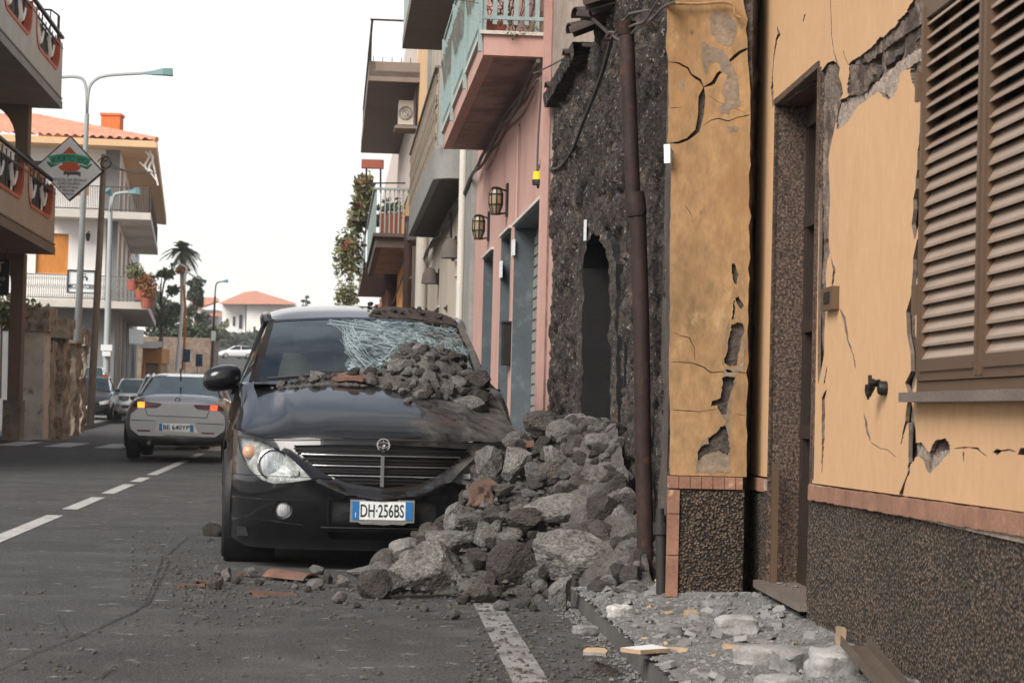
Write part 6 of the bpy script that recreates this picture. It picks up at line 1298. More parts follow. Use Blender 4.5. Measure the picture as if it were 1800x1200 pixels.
for s in (-1, 1):
    m = MB()
    A_ = [WS(s, t) for t in np.linspace(0, 1, 9)]; n = len(A_)
    o_ = [A_[i]+Vector((s*(.075-.02*i/8), .05, -.02)) for i in range(n)]
    f_ = [A_[i]+Vector((s*.04, -.015, .012)) for i in range(n)]
    m.add(A_+f_+o_, [(i, i+1, n+i+1, n+i) for i in range(n-1)]+[(n+i, n+i+1, 2*n+i+1, 2*n+i) for i in range(n-1)], 0, True); m.build('windscreen_pillar', T['black'], suv, world=False, angle=80)
    m = MB(); ys = np.linspace(1.45, 3.9, 16)
    top = []
    for y in ys:
        t = (y-1.45)/(2.1-1.45); top.append((o_[0].lerp(o_[-1], min(1, t))) if t < 1 else rail_(s, y))
    m.add([belt(s, y) for y in ys]+top, [(i, i+1, 16+i+1, 16+i) for i in range(15)], 0, True); m.build('side_window', T['glassdark'], suv, world=False, angle=179)
    m = MB()
    for y in (2.35, 3.3): a_ = belt(s, y); b_ = rail_(s, y+.02); m.bar(a_+Vector((s*.006, 0, 0)), b_+Vector((s*.006, 0, 0)), .10, .012, upv=(s, 0, .3))
    m.tube([rail_(s, y) for y in np.linspace(2.1, 3.9, 10)], .035, 8); m.tube([belt(s, y)+Vector((s*.004, 0, 0)) for y in np.linspace(1.45, 4.2, 12)], .014, 6); m.build('door_pillar', T['trimblack'], suv, world=False)
m = MB(); m.grid(lambda u, v: Vector((u*(.86-.20*v**1.5), 4.4-.5*v**1.5, .35+1.29*v)), us_, list(np.linspace(0, 1, 12)), flip=True); m.build('tailgate', T['black'], suv, world=False)
m = MB(); m.box((-.86, .3, .19), (.86, 4.3, .24)); m.box((-.62, .2, .17), (.62, 4.3, .5)); m.build('floor_pan', T['plastic'], suv, world=False)
m = MB(); m.grid(lambda u, v: Vector((u*.78, 1.12+.5*v, 1.13-.08*v)), us_[::3], [0, 1]); m.box((-.7, 1.55, .85), (.7, 1.7, 1.08)); m.build('dashboard', T['plastic'], suv, world=False)
m = MB(); m.tube([Vector((-.38+.0, 1.80, 1.0))+Vector((.18*math.cos(t), .09*math.sin(t), .17*math.sin(t))) for t in np.linspace(0, 6.283, 20)], .014, 6); m.build('steering_wheel', T['plastic'], suv, world=False)
for sx_ in (-.38, .38):
    m = MB(); 
    def seatf(u, v): return Vector((sx_+.25*u*(1-.25*v**3), 2.25+.12*v+.05*u*u, .75+.62*v))
    m.grid(seatf, list(np.linspace(-1, 1, 9)), list(np.linspace(0, 1, 8))); m.lathe([(0, -.09), (.11, -.08), (.13, 0), (.11, .08), (0, .1)], Matrix.Translation((sx_, 2.36, 1.47)), 14); m.build('seat', T['seat'], suv, world=False, angle=179)
m = MB(); m.box((-.09, 2.0, 1.50), (.11, 2.03, 1.56)); m.build('rear_view_mirror', T['plastic'], suv, world=False)
# grille
T['grillemesh'] = mat('grille_black', (.006, .006, .007), .4, bump=0)
m = MB(); sheet(m, [(x*1.06, z+(.02 if z > .7 else -.02)) for x, z in GR], [], lambda x, z, o: Vector((x, oy(abs(x))+.13, z)), 0, grid=.08); 
hw = lambda z: lerp(z, [.50, .535, .595, .672, .752], [.05, .24, .38, .475, .55])
for z in (.535, .555, .60, .615, .655, .675, .715, .735):
    w = hw(z); m.grid(lambda u, v, z=z, w=w: Vector((u*w, oy(abs(u*w))+.055+.05*v, z+(-.004 if v else .004))), list(np.linspace(-1, 1, 17)), [0, 1], sm=False)
    m.grid(lambda u, v, z=z, w=w: Vector((u*w, oy(abs(u*w))+.055, z+.004-.010*v)), list(np.linspace(-1, 1, 17)), [0, 1], sm=False)
gr = m.build('grille', T['grillemesh'], suv, world=False)
m = MB()
T['satin'] = mat('satin_chrome', (.30, .30, .31), .3, .9, var=.1, bump=0)
for z in (.700, .635, .576):
    w = hw(z)*.97; m.grid(lambda u, v, z=z, w=w: Vector((u*w, oy(abs(u*w))+.048-.002*(v == 1), z+.0045-.009*v/2)), list(np.linspace(-1, 1, 21)), [0, 1, 2], sm=False)
m.build('grille_bar', T['satin'], gr, world=False)
m = MB(); m.box((-.009, .025, .515), (.013, .045, .705)); m.build('grille_bar', T['satin'], gr, world=False)
em = MB(); Re = Matrix.Translation((.008, .082, .767)) @ Matrix.Rotation(math.pi/2, 4, 'X') ; 
em.lathe([(.030, 0), (.034, .012), (.041, .012), (.042, 0), (.030, 0)], Re, 28); em.lathe([(0, .010), (.012, .012), (.013, .0)], Re, 16)
for sg_ in (-1, 1):
    em.tube([Re @ Vector((.034*math.cos(t), sg_*.017*math.sin(t), .008)) for t in np.linspace(0, math.pi, 10)], .0035, 5)
em.tube([Re @ Vector((0, .018, .008)), Re @ Vector((0, .030, .008))], .004, 5); em.tube([Re @ Vector((0, -.018, .008)), Re @ Vector((0, -.030, .008))], .004, 5)
e1 = em.build('emblem', T['chrome'], suv, world=False); m = MB(); m.lathe([(0, .004), (.033, .004)], Re, 24); m.build('emblem_ground', T['ink'], e1, world=False)
# headlights
T['reflector'] = mat('lamp_reflector', (.34, .34, .33), .7, .2, var=.5, vs=22, fine=.3, fs=60, bump=.15, bs=40, coords='obj')
T['bulblens'] = mat('fluted_lens', (.42, .44, .46), .7, .1, var=.55, vs=30, fine=.3, fs=90, bump=.2, bs=60, coords='obj', stretch=(3, 1, .3))
T['darkbezel'] = mat('lamp_bezel', (.05, .05, .05), .35, .3, bump=0)
for s in (-1, 1):
    H_ = HL if s < 0 else mir(HL)
    m = MB(); sheet(m, H_, [], lambda x, z, o: Vector((x, yF(x, z)+.075, z)), 0, grid=.04); hl = m.build('headlight', T['reflector'], suv, world=False)
    m = MB(); sheet(m, H_, [], lambda x, z, o: Vector((x, yF(x, z)+.004+.006*0, z)), 0, grid=.03, seg=.03, sm=True); m.build('lens', T['lens'], hl, world=False, angle=179)
    def disc(nm, cx, cz, r, mt, dy=.03):
        y = yF(cx, cz)+dy; Rm = Matrix.Translation((cx, y, cz)) @ Matrix.Rotation(math.pi/2, 4, 'X') @ Matrix.Rotation(-.0, 4, 'Y')
        m = MB(); m.lathe([(0, .018), (r*.5, .014), (r*.85, .004), (r, -.01)], Rm, 24); d_ = m.build(nm, mt, hl, world=False, angle=179)
        return Rm
    Rm = disc('main_lamp', s*.655, .635, .085, T['bulblens'], .05); m = MB(); m.lathe([(.084, -.02), (.086, .012), (.096, .008), (.10, -.03)], Rm, 28); m.build('lamp_ring', T['chrome'], hl, world=False)
    disc('indicator', s*.795, .70, .045, T['amber'] if False else mat('amber_bulb', (.55, .30, .18), .25, bump=0), .05)
    m = MB(); m.box((min(s*.50, s*.55), yF(.5, .6)+.05, .57), (max(s*.50, s*.55), yF(.5, .6)+.07, .60)); m.build('side_lamp', T['reflector'], hl, world=False)
# fog lamps, lower panels
for s in (-1, 1):
    y = yF(.589, .363); Rm = Matrix.Translation((s*.589, y+.02, .363)) @ Matrix.Rotation(math.pi/2, 4, 'X')
    m = MB(); m.lathe([(.058, -.03), (.058, .018), (.047, .010), (.047, -.02)], Rm, 20); fg = m.build('fog_lamp', T['plastic'], suv, world=False); m = MB(); m.lathe([(0, .006), (.03, .003), (.046, -.008)], Rm, 20); m.build('lens', T['bulblens'], fg, world=False, angle=179)
m = MB(); sheet(m, [(-.33,.44),(.35,.44),(.35,.28),(-.33,.28)], [], lambda x, z, o: Vector((x, yF(x, z)+.032, z)), 0, grid=.08); sheet(m, [(-.34,.24),(.35,.24),(.32,.18),(-.32,.18)], [], lambda x, z, o: Vector((x, yF(x, z)+.09, z)), 0); m.build('lower_grille', T['plastic'], suv, world=False)
m = MB(); m.grid(lambda u, v: fm(u*.36, .262+.006*v, .010), list(np.linspace(-1, 1, 12)), [0, 1]); m.build('bumper_trim', T['satin'], suv, world=False)
m = MB()                                     # lower sculpted cheeks of the bumper
for s in (-1, 1):
    sheet(m, [(s*.36, .415), (s*.52, .43), (s*.90, .425), (s*.895, .415), (s*.5, .418)][::s], [], lambda x, z, o: fm(x, z, .004+o), .003, seg=.04)
    sheet(m, [(s*.45, .27), (s*.72, .30), (s*.895, .315), (s*.895, .305), (s*.7, .285), (s*.45, .262)][::s], [], lambda x, z, o: fm(x, z, .006+o), .004, seg=.04)
m.build('bumper_crease', T['trimblack'], suv, world=False)
m = MB(); sheet(m, [(-.90,.572)]+[(x, .566) for x in np.linspace(-.88, -.30, 12)]+[(x, .562) for x in np.linspace(-.30, -.88, 12)]+[(-.90,.566)], [], lambda x, z, o: fm(x, z, .001+o), 0); sheet(m, [(-.322,.56),(-.318,.56),(-.318,.28),(-.322,.28)], [], lambda x, z, o: fm(x, z, .001+o), 0, seg=.04); sheet(m, [(x, ztop(abs(x))-.004) for x in np.linspace(-.88, .88, 44)]+[(x, ztop(abs(x))-.010) for x in np.linspace(.88, -.88, 44)], [], lambda x, z, o: fm(x, z, .0015+o), 0)
m.build('panel_gap', T['void'], suv, world=False)
# number plate
pl = MB(); y = yF(0, .37)-.02
pl.box((-.188, y, .302), (.200, y+.02, .438)); plo = pl.build('number_plate', T['metal'], suv, world=False)
m = MB(); m.box((-.176, y-.003, .318), (.188, y-.0005, .428)); m.build('plate_face', T['plate'], plo, world=False)
for x0 in (-.176, .145): m = MB(); m.box((x0, y-.0045, .318), (x0+.043, y-.0032, .428)); m.build('blue_band', T['plateblue'], plo, world=False)
cartext('lettering', 'DH\u00b7256BS', .262, .078, lambda a, b: Vector((-.126+a, y-.0055, .334+b)), T['ink'], plo, world=False, bold=.006)
cartext('lettering', 'I', .004, .028, lambda a, b: Vector((-.157+a, y-.0055, .332+b)), T['plate'], plo, world=False, bold=.01)
m = MB(); sheet(m, [(-.14,.302),(.16,.302),(.135,.288),(.07,.292),(.02,.286),(-.05,.290),(-.12,.290)], [], lambda x, z, o: Vector((x, y-.001-o, z)), .003); m.build('cracked_frame', T['metal'], plo, world=False)
# mirror
mr_ = MB(); n = 14
def mirf(u, v):
    a = u*2*math.pi; b = (v-.5)*math.pi; c, s_ = math.cos(b), math.sin(b); x = .128*(abs(math.cos(a)*c)**.8)*(1 if math.cos(a) > 0 else -1); z = .088*(abs(math.sin(a)*c)**.8)*(1 if math.sin(a) > 0 else -1)
    return Vector((-.99+x, 1.50+.09*s_*(1 if s_ < 0 else .5), 1.165+z+.02*x/.128))
mr_.grid(mirf, list(np.linspace(0, 1, 25)), list(np.linspace(0, 1, n)), flip=True); wing = mr_.build('wing_mirror', T['black'], suv, world=False, angle=179)
m = MB(); m.tube([(-.93, 1.50, 1.10), (-.86, 1.52, 1.09), (-.80, 1.56, 1.11)], [.04, .035, .04], 8); m.build('mirror_arm', T['trimblack'], wing, world=False)
# wiper
m = MB(); a_ = WS(-.93, .03)+Vector((0, -.03, .012)); b_ = WS(-.35, .06)+Vector((0, -.03, .018)); m.tube([a_, b_], .007, 5); m.tube([b_+Vector((.0, 0, .0)), WS(-.05, -.02)+Vector((0, -.03, .01))], .012, 5); m.bar(b_+Vector((-.12, 0, 0)), b_+Vector((.1, 0, .0)), .03, .02); m.build('wiper', T['plastic'], suv, world=False)
# wheels
def wheel(o, x, y, r, w, s, mrim='rim', parent=None, nm='wheel'):
    Rm = Matrix.Translation((x, y, r)) @ Matrix.Rotation(s*math.pi/2, 4, 'Y'); m = MB(); m.lathe([(r*.62, -w/2), (r*.92, -w/2), (r, -w*.36), (r, w*.36), (r*.94, w/2), (r*.64, w/2), (r*.62, w*.3)], Rm, 28); wh = m.build(nm, T['tyre'], o, world=False)
    m = MB(); m.lathe([(r*.63, w*.46), (r*.58, w*.40), (r*.56, w*.1)], Rm, 24); m.lathe([(0, w*.42), (r*.14, w*.42), (r*.15, w*.3)], Rm, 12)
    for k in range(6):
        t = k*math.pi/3; p0 = Rm @ Vector((r*.1*math.cos(t), r*.1*math.sin(t), w*.34)); p1 = Rm @ Vector((r*.6*math.cos(t), r*.6*math.sin(t), w*.36)); m.bar(p0, p1, r*.14, w*.1, upv=(s, 0, 0))
    m.build('rim', T[mrim], wh, world=False); return wh
for s in (-1, 1):
    for y in (.93, 3.68): wheel(suv, s*.845, y, .36, .225, s)
# shattered area of the windscreen
m = MB(); rng = random.Random(17); ctr = (.42, .50)
def wsp(u, v): return WS(u, v)+Vector((0, -.006, .004))
def line(pts, w):
    for a, b in zip(pts[:-1], pts[1:]):
        if not (-.98 < a[0] < .98 and .04 < a[1] < .96 and -.98 < b[0] < .98 and .04 < b[1] < .96): continue
        d = Vector((b[0]-a[0], b[1]-a[1])); 
        if d.length < 1e-6: continue
        n_ = Vector((-d.y, d.x)).normalized()*w; m.add([wsp(a[0]+n_.x, a[1]+n_.y*1.5), wsp(b[0]+n_.x, b[1]+n_.y*1.5), wsp(b[0]-n_.x, b[1]-n_.y*1.5), wsp(a[0]-n_.x, a[1]-n_.y*1.5)], [(0, 1, 2, 3)])
for c0, R0, nr in (((.36, .66), .62, 52), ((.80, .70), .34, 40), ((.30, 1.25), .75, 26)):
    for k in range(nr):
        a = 2*math.pi*k/nr+rng.gauss(0, .05); r0 = R0*rng.uniform(.12, .75); r1 = R0*rng.uniform(.6, 1.02); a2 = a; pts = []
        for j in range(9):
            r = r0+(r1-r0)*j/8; a2 += rng.gauss(0, .014); pts.append((c0[0]+r*math.cos(a2), c0[1]+r*1.15*math.sin(a2)))
        line(pts, rng.choice((.0006, .0009, .0013)))
    for k in range(30):
        r = R0*rng.choice((.35, .5, .65, .8, .88, .92, .97, 1.0))*rng.uniform(.96, 1.04); a = rng.uniform(0, 6.28) if k < 16 else math.pi+rng.gauss(0, .45); L_ = rng.uniform(.3, 1.2); pts = []
        for j in range(10): aa = a+L_*j/9; rr = r*(1+rng.gauss(0, .006)); pts.append((c0[0]+rr*math.cos(aa), c0[1]+rr*1.15*math.sin(aa)))
        line(pts, rng.choice((.0006, .001, .0015)))
for k in range(40):                                   # dense fringe on the left of the break
    a = math.pi+rng.gauss(0, .55); o_r = rng.gauss(0, .03); pts = [(.36+(.60+o_r-.012*j+.0)*math.cos(a+.05*j), .60+(.62-.004*j)*math.sin(a+.05*j)) for j in range(8)]; line(pts, .001)
for k in range(18):                                   # long cracks to the upper left corner
    a = rng.uniform(2.2, 2.9); pts = [(.36+(.25+.05*j)*math.cos(a+rng.gauss(0, .01)+.02*j), .66+(.25+.05*j)*.75*math.sin(a)) for j in range(12)]; line(pts, .0009)
T['crackglass'] = mat('splintered_glass', (.36, .45, .46), .5, var=.2, bump=0)
m.build('splinter_pattern', T['crackglass'], suv, world=False, angle=179)
fg_ = bpy.data.materials.new('frosted_break'); fg_.use_nodes = True; t = fg_.node_tree; b = t.nodes['Principled BSDF']; b.inputs['Base Color'].default_value = (.27, .34, .35, 1); b.inputs['Roughness'].default_value = .5
tc_ = t.nodes.new('ShaderNodeTexCoord'); vo = t.nodes.new('ShaderNodeTexVoronoi'); vo.inputs['Scale'].default_value = 38; nz_ = t.nodes.new('ShaderNodeTexNoise'); nz_.inputs['Scale'].default_value = 5; nz_.inputs['Detail'].default_value = 6; t.links.new(tc_.outputs['Object'], vo.inputs['Vector']); t.links.new(tc_.outputs['Object'], nz_.inputs['Vector'])
m1_ = t.nodes.new('ShaderNodeMapRange'); m1_.inputs[1].default_value = .36; m1_.inputs[2].default_value = .62; m1_.inputs[4].default_value = .9; t.links.new(nz_.outputs[0], m1_.inputs[0])
sc_ = t.nodes.new('ShaderNodeSeparateColor'); t.links.new(vo.outputs['Color'], sc_.inputs[0]); mu = t.nodes.new('ShaderNodeMath'); mu.operation = 'MULTIPLY'; t.links.new(m1_.outputs[0], mu.inputs[0]); t.links.new(sc_.outputs[0], mu.inputs[1]); t.links.new(mu.outputs[0], b.inputs['Alpha'])
m = MB(); fp_ = rough([(-.22,.1),(-.26,.35),(-.25,.6),(-.16,.80),(.0,.93),(.4,.95),(.9,.93),(.97,.6),(.97,.1),(.5,.08)], .08, .02, 3)
sheet(m, fp_, [], lambda u, v, o: WS(u, v)+Vector((0, -.004, .003)), 0, grid=.07, seg=.05, sm=True); m.build('frosted_glass', fg_, suv, world=False, angle=179)
# dirt lying on the roof and cowl
T['dirt'] = mat('brown_dirt', C(72, 58, 52, .7), .97, var=.5, vs=9, fine=.5, fs=60, bump=1., bs=50, bd=.02, coords='obj', spots=[(C(130, 110, 98, .7), 22, .6, .7)])
m = MB(); rp_ = rough([(.02,2.04),(.2,1.995),(.97,1.995),(1.0,2.6),(.8,3.1),(.3,2.75),(.12,2.35)], .09, .008, 5)
sheet(m, rp_, [], lambda u, y, o: RF(u, y)+Vector((0, 0, .003+.010*max(0, noise.noise(Vector((u*14, y*14, 1))))+.005*noise.noise(Vector((u*40, y*40, 1))))), .0, grid=.03, seg=.03, sm=True); dirt = m.build('roof_dirt', T['dirt'], None, world=False, angle=60)
dirt.location = (-.765, 12.4, 0); dirt.rotation_euler = (0, 0, TH); tag(dirt, 'crust of brown dirt lying on the right half of the black car roof', 'dirt', kind='stuff')
# ============================================================ other cars
def loft(m, st, mt=0, sm=True):
    R_ = []
    for y, z0, zb, zd, w, wd in st:
        half = [(w*.80, z0), (w*.97, z0+.10), (w, (z0+zb)/2), (w*.985, zb), (wd, zd)]
        ring = [(-x, z) for x, z in half]+[(-wd*.5, zd+.02), (0, zd+.025), (wd*.5, zd+.02)]+[(x, z) for x, z in half[::-1]]+[(0, z0)]
        R_.append([Vector((x, y, z)) for x, z in ring])
    n = len(R_[0]); vs = [p for r in R_ for p in r]; fs = [(i*n+k, i*n+(k+1) % n, (i+1)*n+(k+1) % n, (i+1)*n+k) for i in range(len(R_)-1) for k in range(n)]
    m.add(vs, [f[::-1] for f in fs]+[tuple(range(n))[::-1], tuple(range((len(R_)-1)*n, len(R_)*n))][0:2], mt, sm)
def bvh(o):
    bpy.context.view_layer.update(); dg = bpy.context.evaluated_depsgraph_get(); return BVHTree.FromObject(o, dg)
def caronto(name, label, loc, rz, body, green, paint, glassm='glasscar', group=None, wr=.31, wy=(.8, 3.4), hw=.86):
    o = thing(name, label, 'car', loc, rz, group); m = MB(); loft(m, body); bo = m.build('body', paint, o, world=False, angle=60, sub=2)
    g = green; m = MB(); ring = []
    for y, zb, zt_, wb, wt in g: ring.append([Vector((-wb, y, zb)), Vector((-wt-.0, y, zt_-.02)), Vector((-wt*.7, y, zt_)), Vector((wt*.7, y, zt_)), Vector((wt, y, zt_-.02)), Vector((wb, y, zb))])
    vs = [p for r in ring for p in r]; n = 6; N_ = len(ring); sidef = []; topf_ = []
    for i in range(N_-1):
        for k in range(5):
            f = ((i+1)*n+k, (i+1)*n+k+1, i*n+k+1, i*n+k)
            (topf_ if (k in (1, 2, 3) and 1 <= i < N_-2) else sidef).append(f)
    m.add(vs, sidef, 0, True); gl = m.build('windows', T[glassm], o, world=False, angle=30)
    m = MB(); 
    for f in topf_: pass
    off = Vector((0, 0, .006)); m.add([v+off for v in vs], topf_, 0, True)
    for s in (0, 5):                                # pillars along the sides
        sg_ = -1 if s == 0 else 1; k1 = 1 if s == 0 else 4
        for i in (0, N_-2): m.bar(ring[i][s]+Vector((sg_*.005, 0, 0)), ring[i+1][k1]+Vector((sg_*.005, 0, 0)), .09, .03, upv=(sg_, 0, .5))
        for i in range(1, N_-2): m.tube([ring[i][k1], ring[i+1][k1]], .03, 5)
        i = N_//2; m.bar(ring[i][s]+Vector((sg_*.006, 0, 0)), ring[i][k1]+Vector((sg_*.006, 0, 0)), .08, .02, upv=(sg_, 0, .3))
    m.build('roof', paint, o, world=False, angle=50)
    for s in (-1, 1):
        for y in wy: wheel(o, s*(hw-.10), y, wr, .2, s)
    return o, bo
def patch(o, tree_, poly, nm, mt, off=.006, depth=.012, seg=.05, parent=None):
    def f(x, z, d):
        h = tree_.ray_cast(Vector((x, -3, z)), Vector((0, 1, 0)))[0]; return Vector((x, (h.y if h else .25)-off-d, z))
    m = MB(); sheet(m, poly, [], f, depth, seg=seg, grid=seg*1.5, sm=True, smside=False); return m.build(nm, mt, parent or o, world=False, angle=50)
def simplepaint(nm, col, metal=.5): return mat(nm, col, .32, metal, var=.06, vs=2, fine=.02, bump=0, coat=.8, coords='obj')
T['silver'] = simplepaint('silver_paint', (.30, .30, .30), .65)
sb = [(.0, .40, .74, .90, .76, .56), (.05, .33, .80, .99, .82, .62), (.25, .28, .86, 1.05, .855, .66), (.6, .24, .90, 1.075, .872, .70), (1.0, .22, .92, 1.06, .876, .72), (2.0, .2, .93, 1.0, .876, .74), (3.1, .2, .90, .97, .874, .74), (3.6, .22, .82, .90, .865, .70), (4.15, .28, .68, .78, .82, .60), (4.38, .34, .58, .64, .68, .5), (4.43, .38, .52, .56, .5, .4)]
sg2 = [(.48, 1.04, 1.07, .67, .63), (1.22, 1.0, 1.37, .73, .545), (1.8, .98, 1.425, .745, .56), (2.4, .97, 1.40, .745, .55), (3.25, .95, .98, .70, .66)]
xs_ = P(312, 750, 33).x
sed, sbo = caronto('silver_sedan', 'silver saloon car seen from behind with lit tail lights, waiting in the road', (xs_, 33, gz(33)+.03), math.atan(.09), sb, sg2, T['silver'], wy=(.95, 3.55), hw=.87)
tr = bvh(sbo)
T['redlit'] = mat('lit_red_lamp', (1., .10, .03), .3, bump=0, emit=.7); T['yellowlit'] = mat('lit_yellow_lamp', (1., .42, .04), .3, bump=0, emit=.9); T['redgrey'] = mat('clear_red_lens', (.10, .04, .045), .4, bump=0); T['darkred'] = mat('dark_red_lens', (.085, .006, .008), .4, bump=0)
def sz(x, y): p = WM[sed.name].inverted() @ P(x, y, 33); return (p.x, p.z)
def s6(l): return [sz(200+x/6., 620+y/6.) for x, y in l]
tl = patch(sed, tr, s6([(188,560),(215,520),(260,512),(340,515),(470,527),(512,538),(490,560),(455,580),(340,578),(215,572)]), 'tail_light', T['darkred'], .012)
patch(sed, tr, s6([(250,514),(328,516),(328,577),(254,575)]), 'lit_lamp', T['yellowlit'], .02, parent=tl)
tl = patch(sed, tr, s6([(838,550),(870,547),(1010,550),(1100,552),(1140,575),(1162,610),(1100,612),(1010,606),(890,598),(860,580)]), 'tail_light', T['darkred'], .012)
patch(sed, tr, s6([(1018,552),(1095,555),(1088,610),(1012,606)]), 'lit_lamp', T['redlit'], .02, parent=tl); patch(sed, tr, s6([(880,572),(1008,574),(1008,604),(895,597)]), 'lens', T['redgrey'], .018, parent=tl)
np_ = patch(sed, tr, s6([(468,735),(845,748),(888,846),(425,832)]), 'plate_recess', T['lightslab'], .006)
pls = patch(sed, tr, s6([(480,742),(838,758),(838,832),(480,818)]), 'number_plate', T['plate'], .014)
for q in ([(480,742),(512,743),(512,819),(480,818)], [(802,757),(838,758),(838,832),(802,831)]): patch(sed, tr, s6(q), 'blue_band', T['plateblue'], .018, .003, parent=pls)
a0, b0 = s6([(522,808)])[0], s6([(796,760)])[0]; yp = min(v.co.y for v in pls.data.vertices)-.012
c0 = s6([(522,806),(796,820)]); cartext('lettering', 'BE 640YP', c0[1][0]-c0[0][0], .075, lambda a, b: Vector((c0[0][0]+a, yp, c0[0][1]+b)), T['ink'], pls, world=False, bold=.008)
patch(sed, tr, s6([(300,500),(308,500),(362,655),(975,682),(1000,612),(1008,612),(980,690),(358,662)]), 'boot_gap', T['ink'], .004, .002)
patch(sed, tr, s6([(135,700),(440,712),(440,718),(135,708)]), 'bumper_gap', T['ink'], .004, .002); patch(sed, tr, s6([(870,738),(1160,752),(1160,760),(870,745)]), 'bumper_gap', T['ink'], .004, .002)
patch(sed, tr, s6([(250,808),(385,812),(385,830),(250,826)]), 'reflector', T['darkred'], .006); patch(sed, tr, s6([(925,838),(1060,842),(1060,858),(925,854)]), 'reflector', T['darkred'], .006)
patch(sed, tr, s6([(215,890),(420,905),(550,860),(900,880),(1000,905),(1140,900),(1130,985),(1050,995),(540,985),(380,960),(230,940)]), 'lower_bumper', T['greyslab'], .008)
m = MB(); Rb = Matrix.Translation((sz(312, 703)[0], 0, sz(312, 703)[1])); hb = tr.ray_cast(Vector((Rb.translation.x, -3, Rb.translation.z)), Vector((0, 1, 0)))[0]; Rb = Matrix.Translation((Rb.translation.x, (hb.y if hb else 0)-.012, Rb.translation.z)) @ Matrix.Rotation(math.pi/2, 4, 'X')
m.lathe([(.030, 0), (.032, .01), (.042, .01), (.044, 0)], Rb, 20); m.build('emblem', T['iron'], sed, world=False)
m = MB(); m.tube([(-.03, .9, 1.30), (-.03, .8, 1.50)], .012, 5); m.build('aerial', T['iron'], sed, world=False)
for x in (-.36, .36):
    m = MB(); m.box((x-.23, 2.05, .6), (x+.23, 2.2, 1.12)); m.lathe([(0, -.1), (.12, -.08), (.13, .05), (.08, .12), (0, .13)], Matrix.Translation((x, 2.15, 1.23)), 10); m.build('seat', T['plastic'], sed, world=False)
m = MB(); m.box((-.6, 1.0, .6), (.6, 1.15, 1.06)); m.build('seat', T['plastic'], sed, world=False)
m = MB(); m.tube([(-.45, .12, .30), (-.45, .02, .28)], .03, 8); m.build('exhaust', T['metal'], sed, world=False)
for s in (-1, 1): m = MB(); m.lathe([(0, -.06), (.09, -.03), (.1, .03), (0, .07)], Matrix.Translation((s*.95, 2.95, 1.0)), 10); m.build('wing_mirror', T['silver'], sed, world=False)
# hatchbacks and others, front towards us (y=0 is the front)
fb = [(.0, .30, .50, .58, .62, .5), (.06, .24, .58, .68, .76, .58), (.35, .2, .72, .84, .83, .66), (.8, .2, .86, .95, .85, .70), (1.2, .2, .92, 1.0, .86, .72), (2.6, .2, .95, 1.02, .86, .72), (3.4, .22, .97, 1.05, .85, .70), (3.85, .3, .95, 1.05, .82, .64), (3.95, .4, .85, .95, .72, .55)]
fg2 = [(.95, .96, .99, .70, .66), (1.75, .98, 1.42, .74, .56), (2.4, 1.0, 1.47, .74, .57), (3.2, 1.02, 1.42, .72, .55), (3.85, 1.03, 1.07, .66, .58)]
def frontcar(label, loc, rz, paint, group=None, h=1., dark=False):
    o, bo = caronto('parked_car', label, loc, rz, fb, [(y, a, a+(b-a)*h, c, d) for y, a, b, c, d in fg2], paint, wy=(.72, 3.2), hw=.85, group=group)
    t_ = bvh(bo)
    for s in (-1, 1):
        p_ = patch(o, t_, [(s*.78, .70), (s*.42, .60), (s*.46, .50), (s*.80, .56)][::s], 'headlight', T['reflector'], .012)
        m = MB(); m.lathe([(0, -.07), (.1, -.04), (.11, .04), (0, .08)], Matrix.Translation((s*.94, 1.15, 1.0)), 10); m.build('wing_mirror', paint, o, world=False)
    patch(o, t_, [(-.40, .56), (.40, .56), (.34, .47), (-.34, .47)], 'grille', T['grillemesh'], .010); patch(o, t_, [(-.6, .36), (.6, .36), (.55, .27), (-.55, .27)], 'lower_grille', T['grillemesh'], .010)
    patch(o, t_, [(-.26, .46), (.26, .46), (.26, .36), (-.26, .36)], 'number_plate', T['plate'], .022); m = MB(); m.box((-.55, 1.9, .6), (.55, 2.05, 1.25)); m.build('seat', T['plastic'], o, world=False)
    return o
T['paleblue'] = simplepaint('pale_blue_paint', (.42, .47, .48), .4); T['palegreen'] = simplepaint('pale_silver_green_paint', (.50, .52, .48), .3); T['whitepaint'] = simplepaint('white_paint', (.72, .72, .71), .0); T['darkpaint'] = simplepaint('dark_blue_black_paint', (.010, .012, .016), .3); T['greypaint'] = simplepaint('grey_paint', (.25, .26, .27), .4)
def front_at(label, xr, Y, dz, paint, edge=-1, rz=0., h=1., w=.86, **k):
    x = P(xr, 700, Y).x-edge*w; return frontcar(label, (x, Y, gz(Y)+dz), rz, paint, h=h, **k)
front_at('pale blue car in the oncoming lane, half hidden by the silver saloon', 216, 41, .02, T['paleblue'], -1, math.atan(.09), 1.1)
front_at('pale greenish hatchback facing us by the left kerb, between dark car and silver saloon', 190, 71, .03, T['palegreen'], -1, math.atan(.1), 1.1)
front_at('dark car with bright headlamps facing us just past the stone garden wall', 197, 68, .13, T['darkpaint'], 1, math.atan(.12))
front_at('white car far down the street whose roof shows over the silver saloon', 352, 60, .03, T['whitepaint'], 1, math.atan(.09), .95)
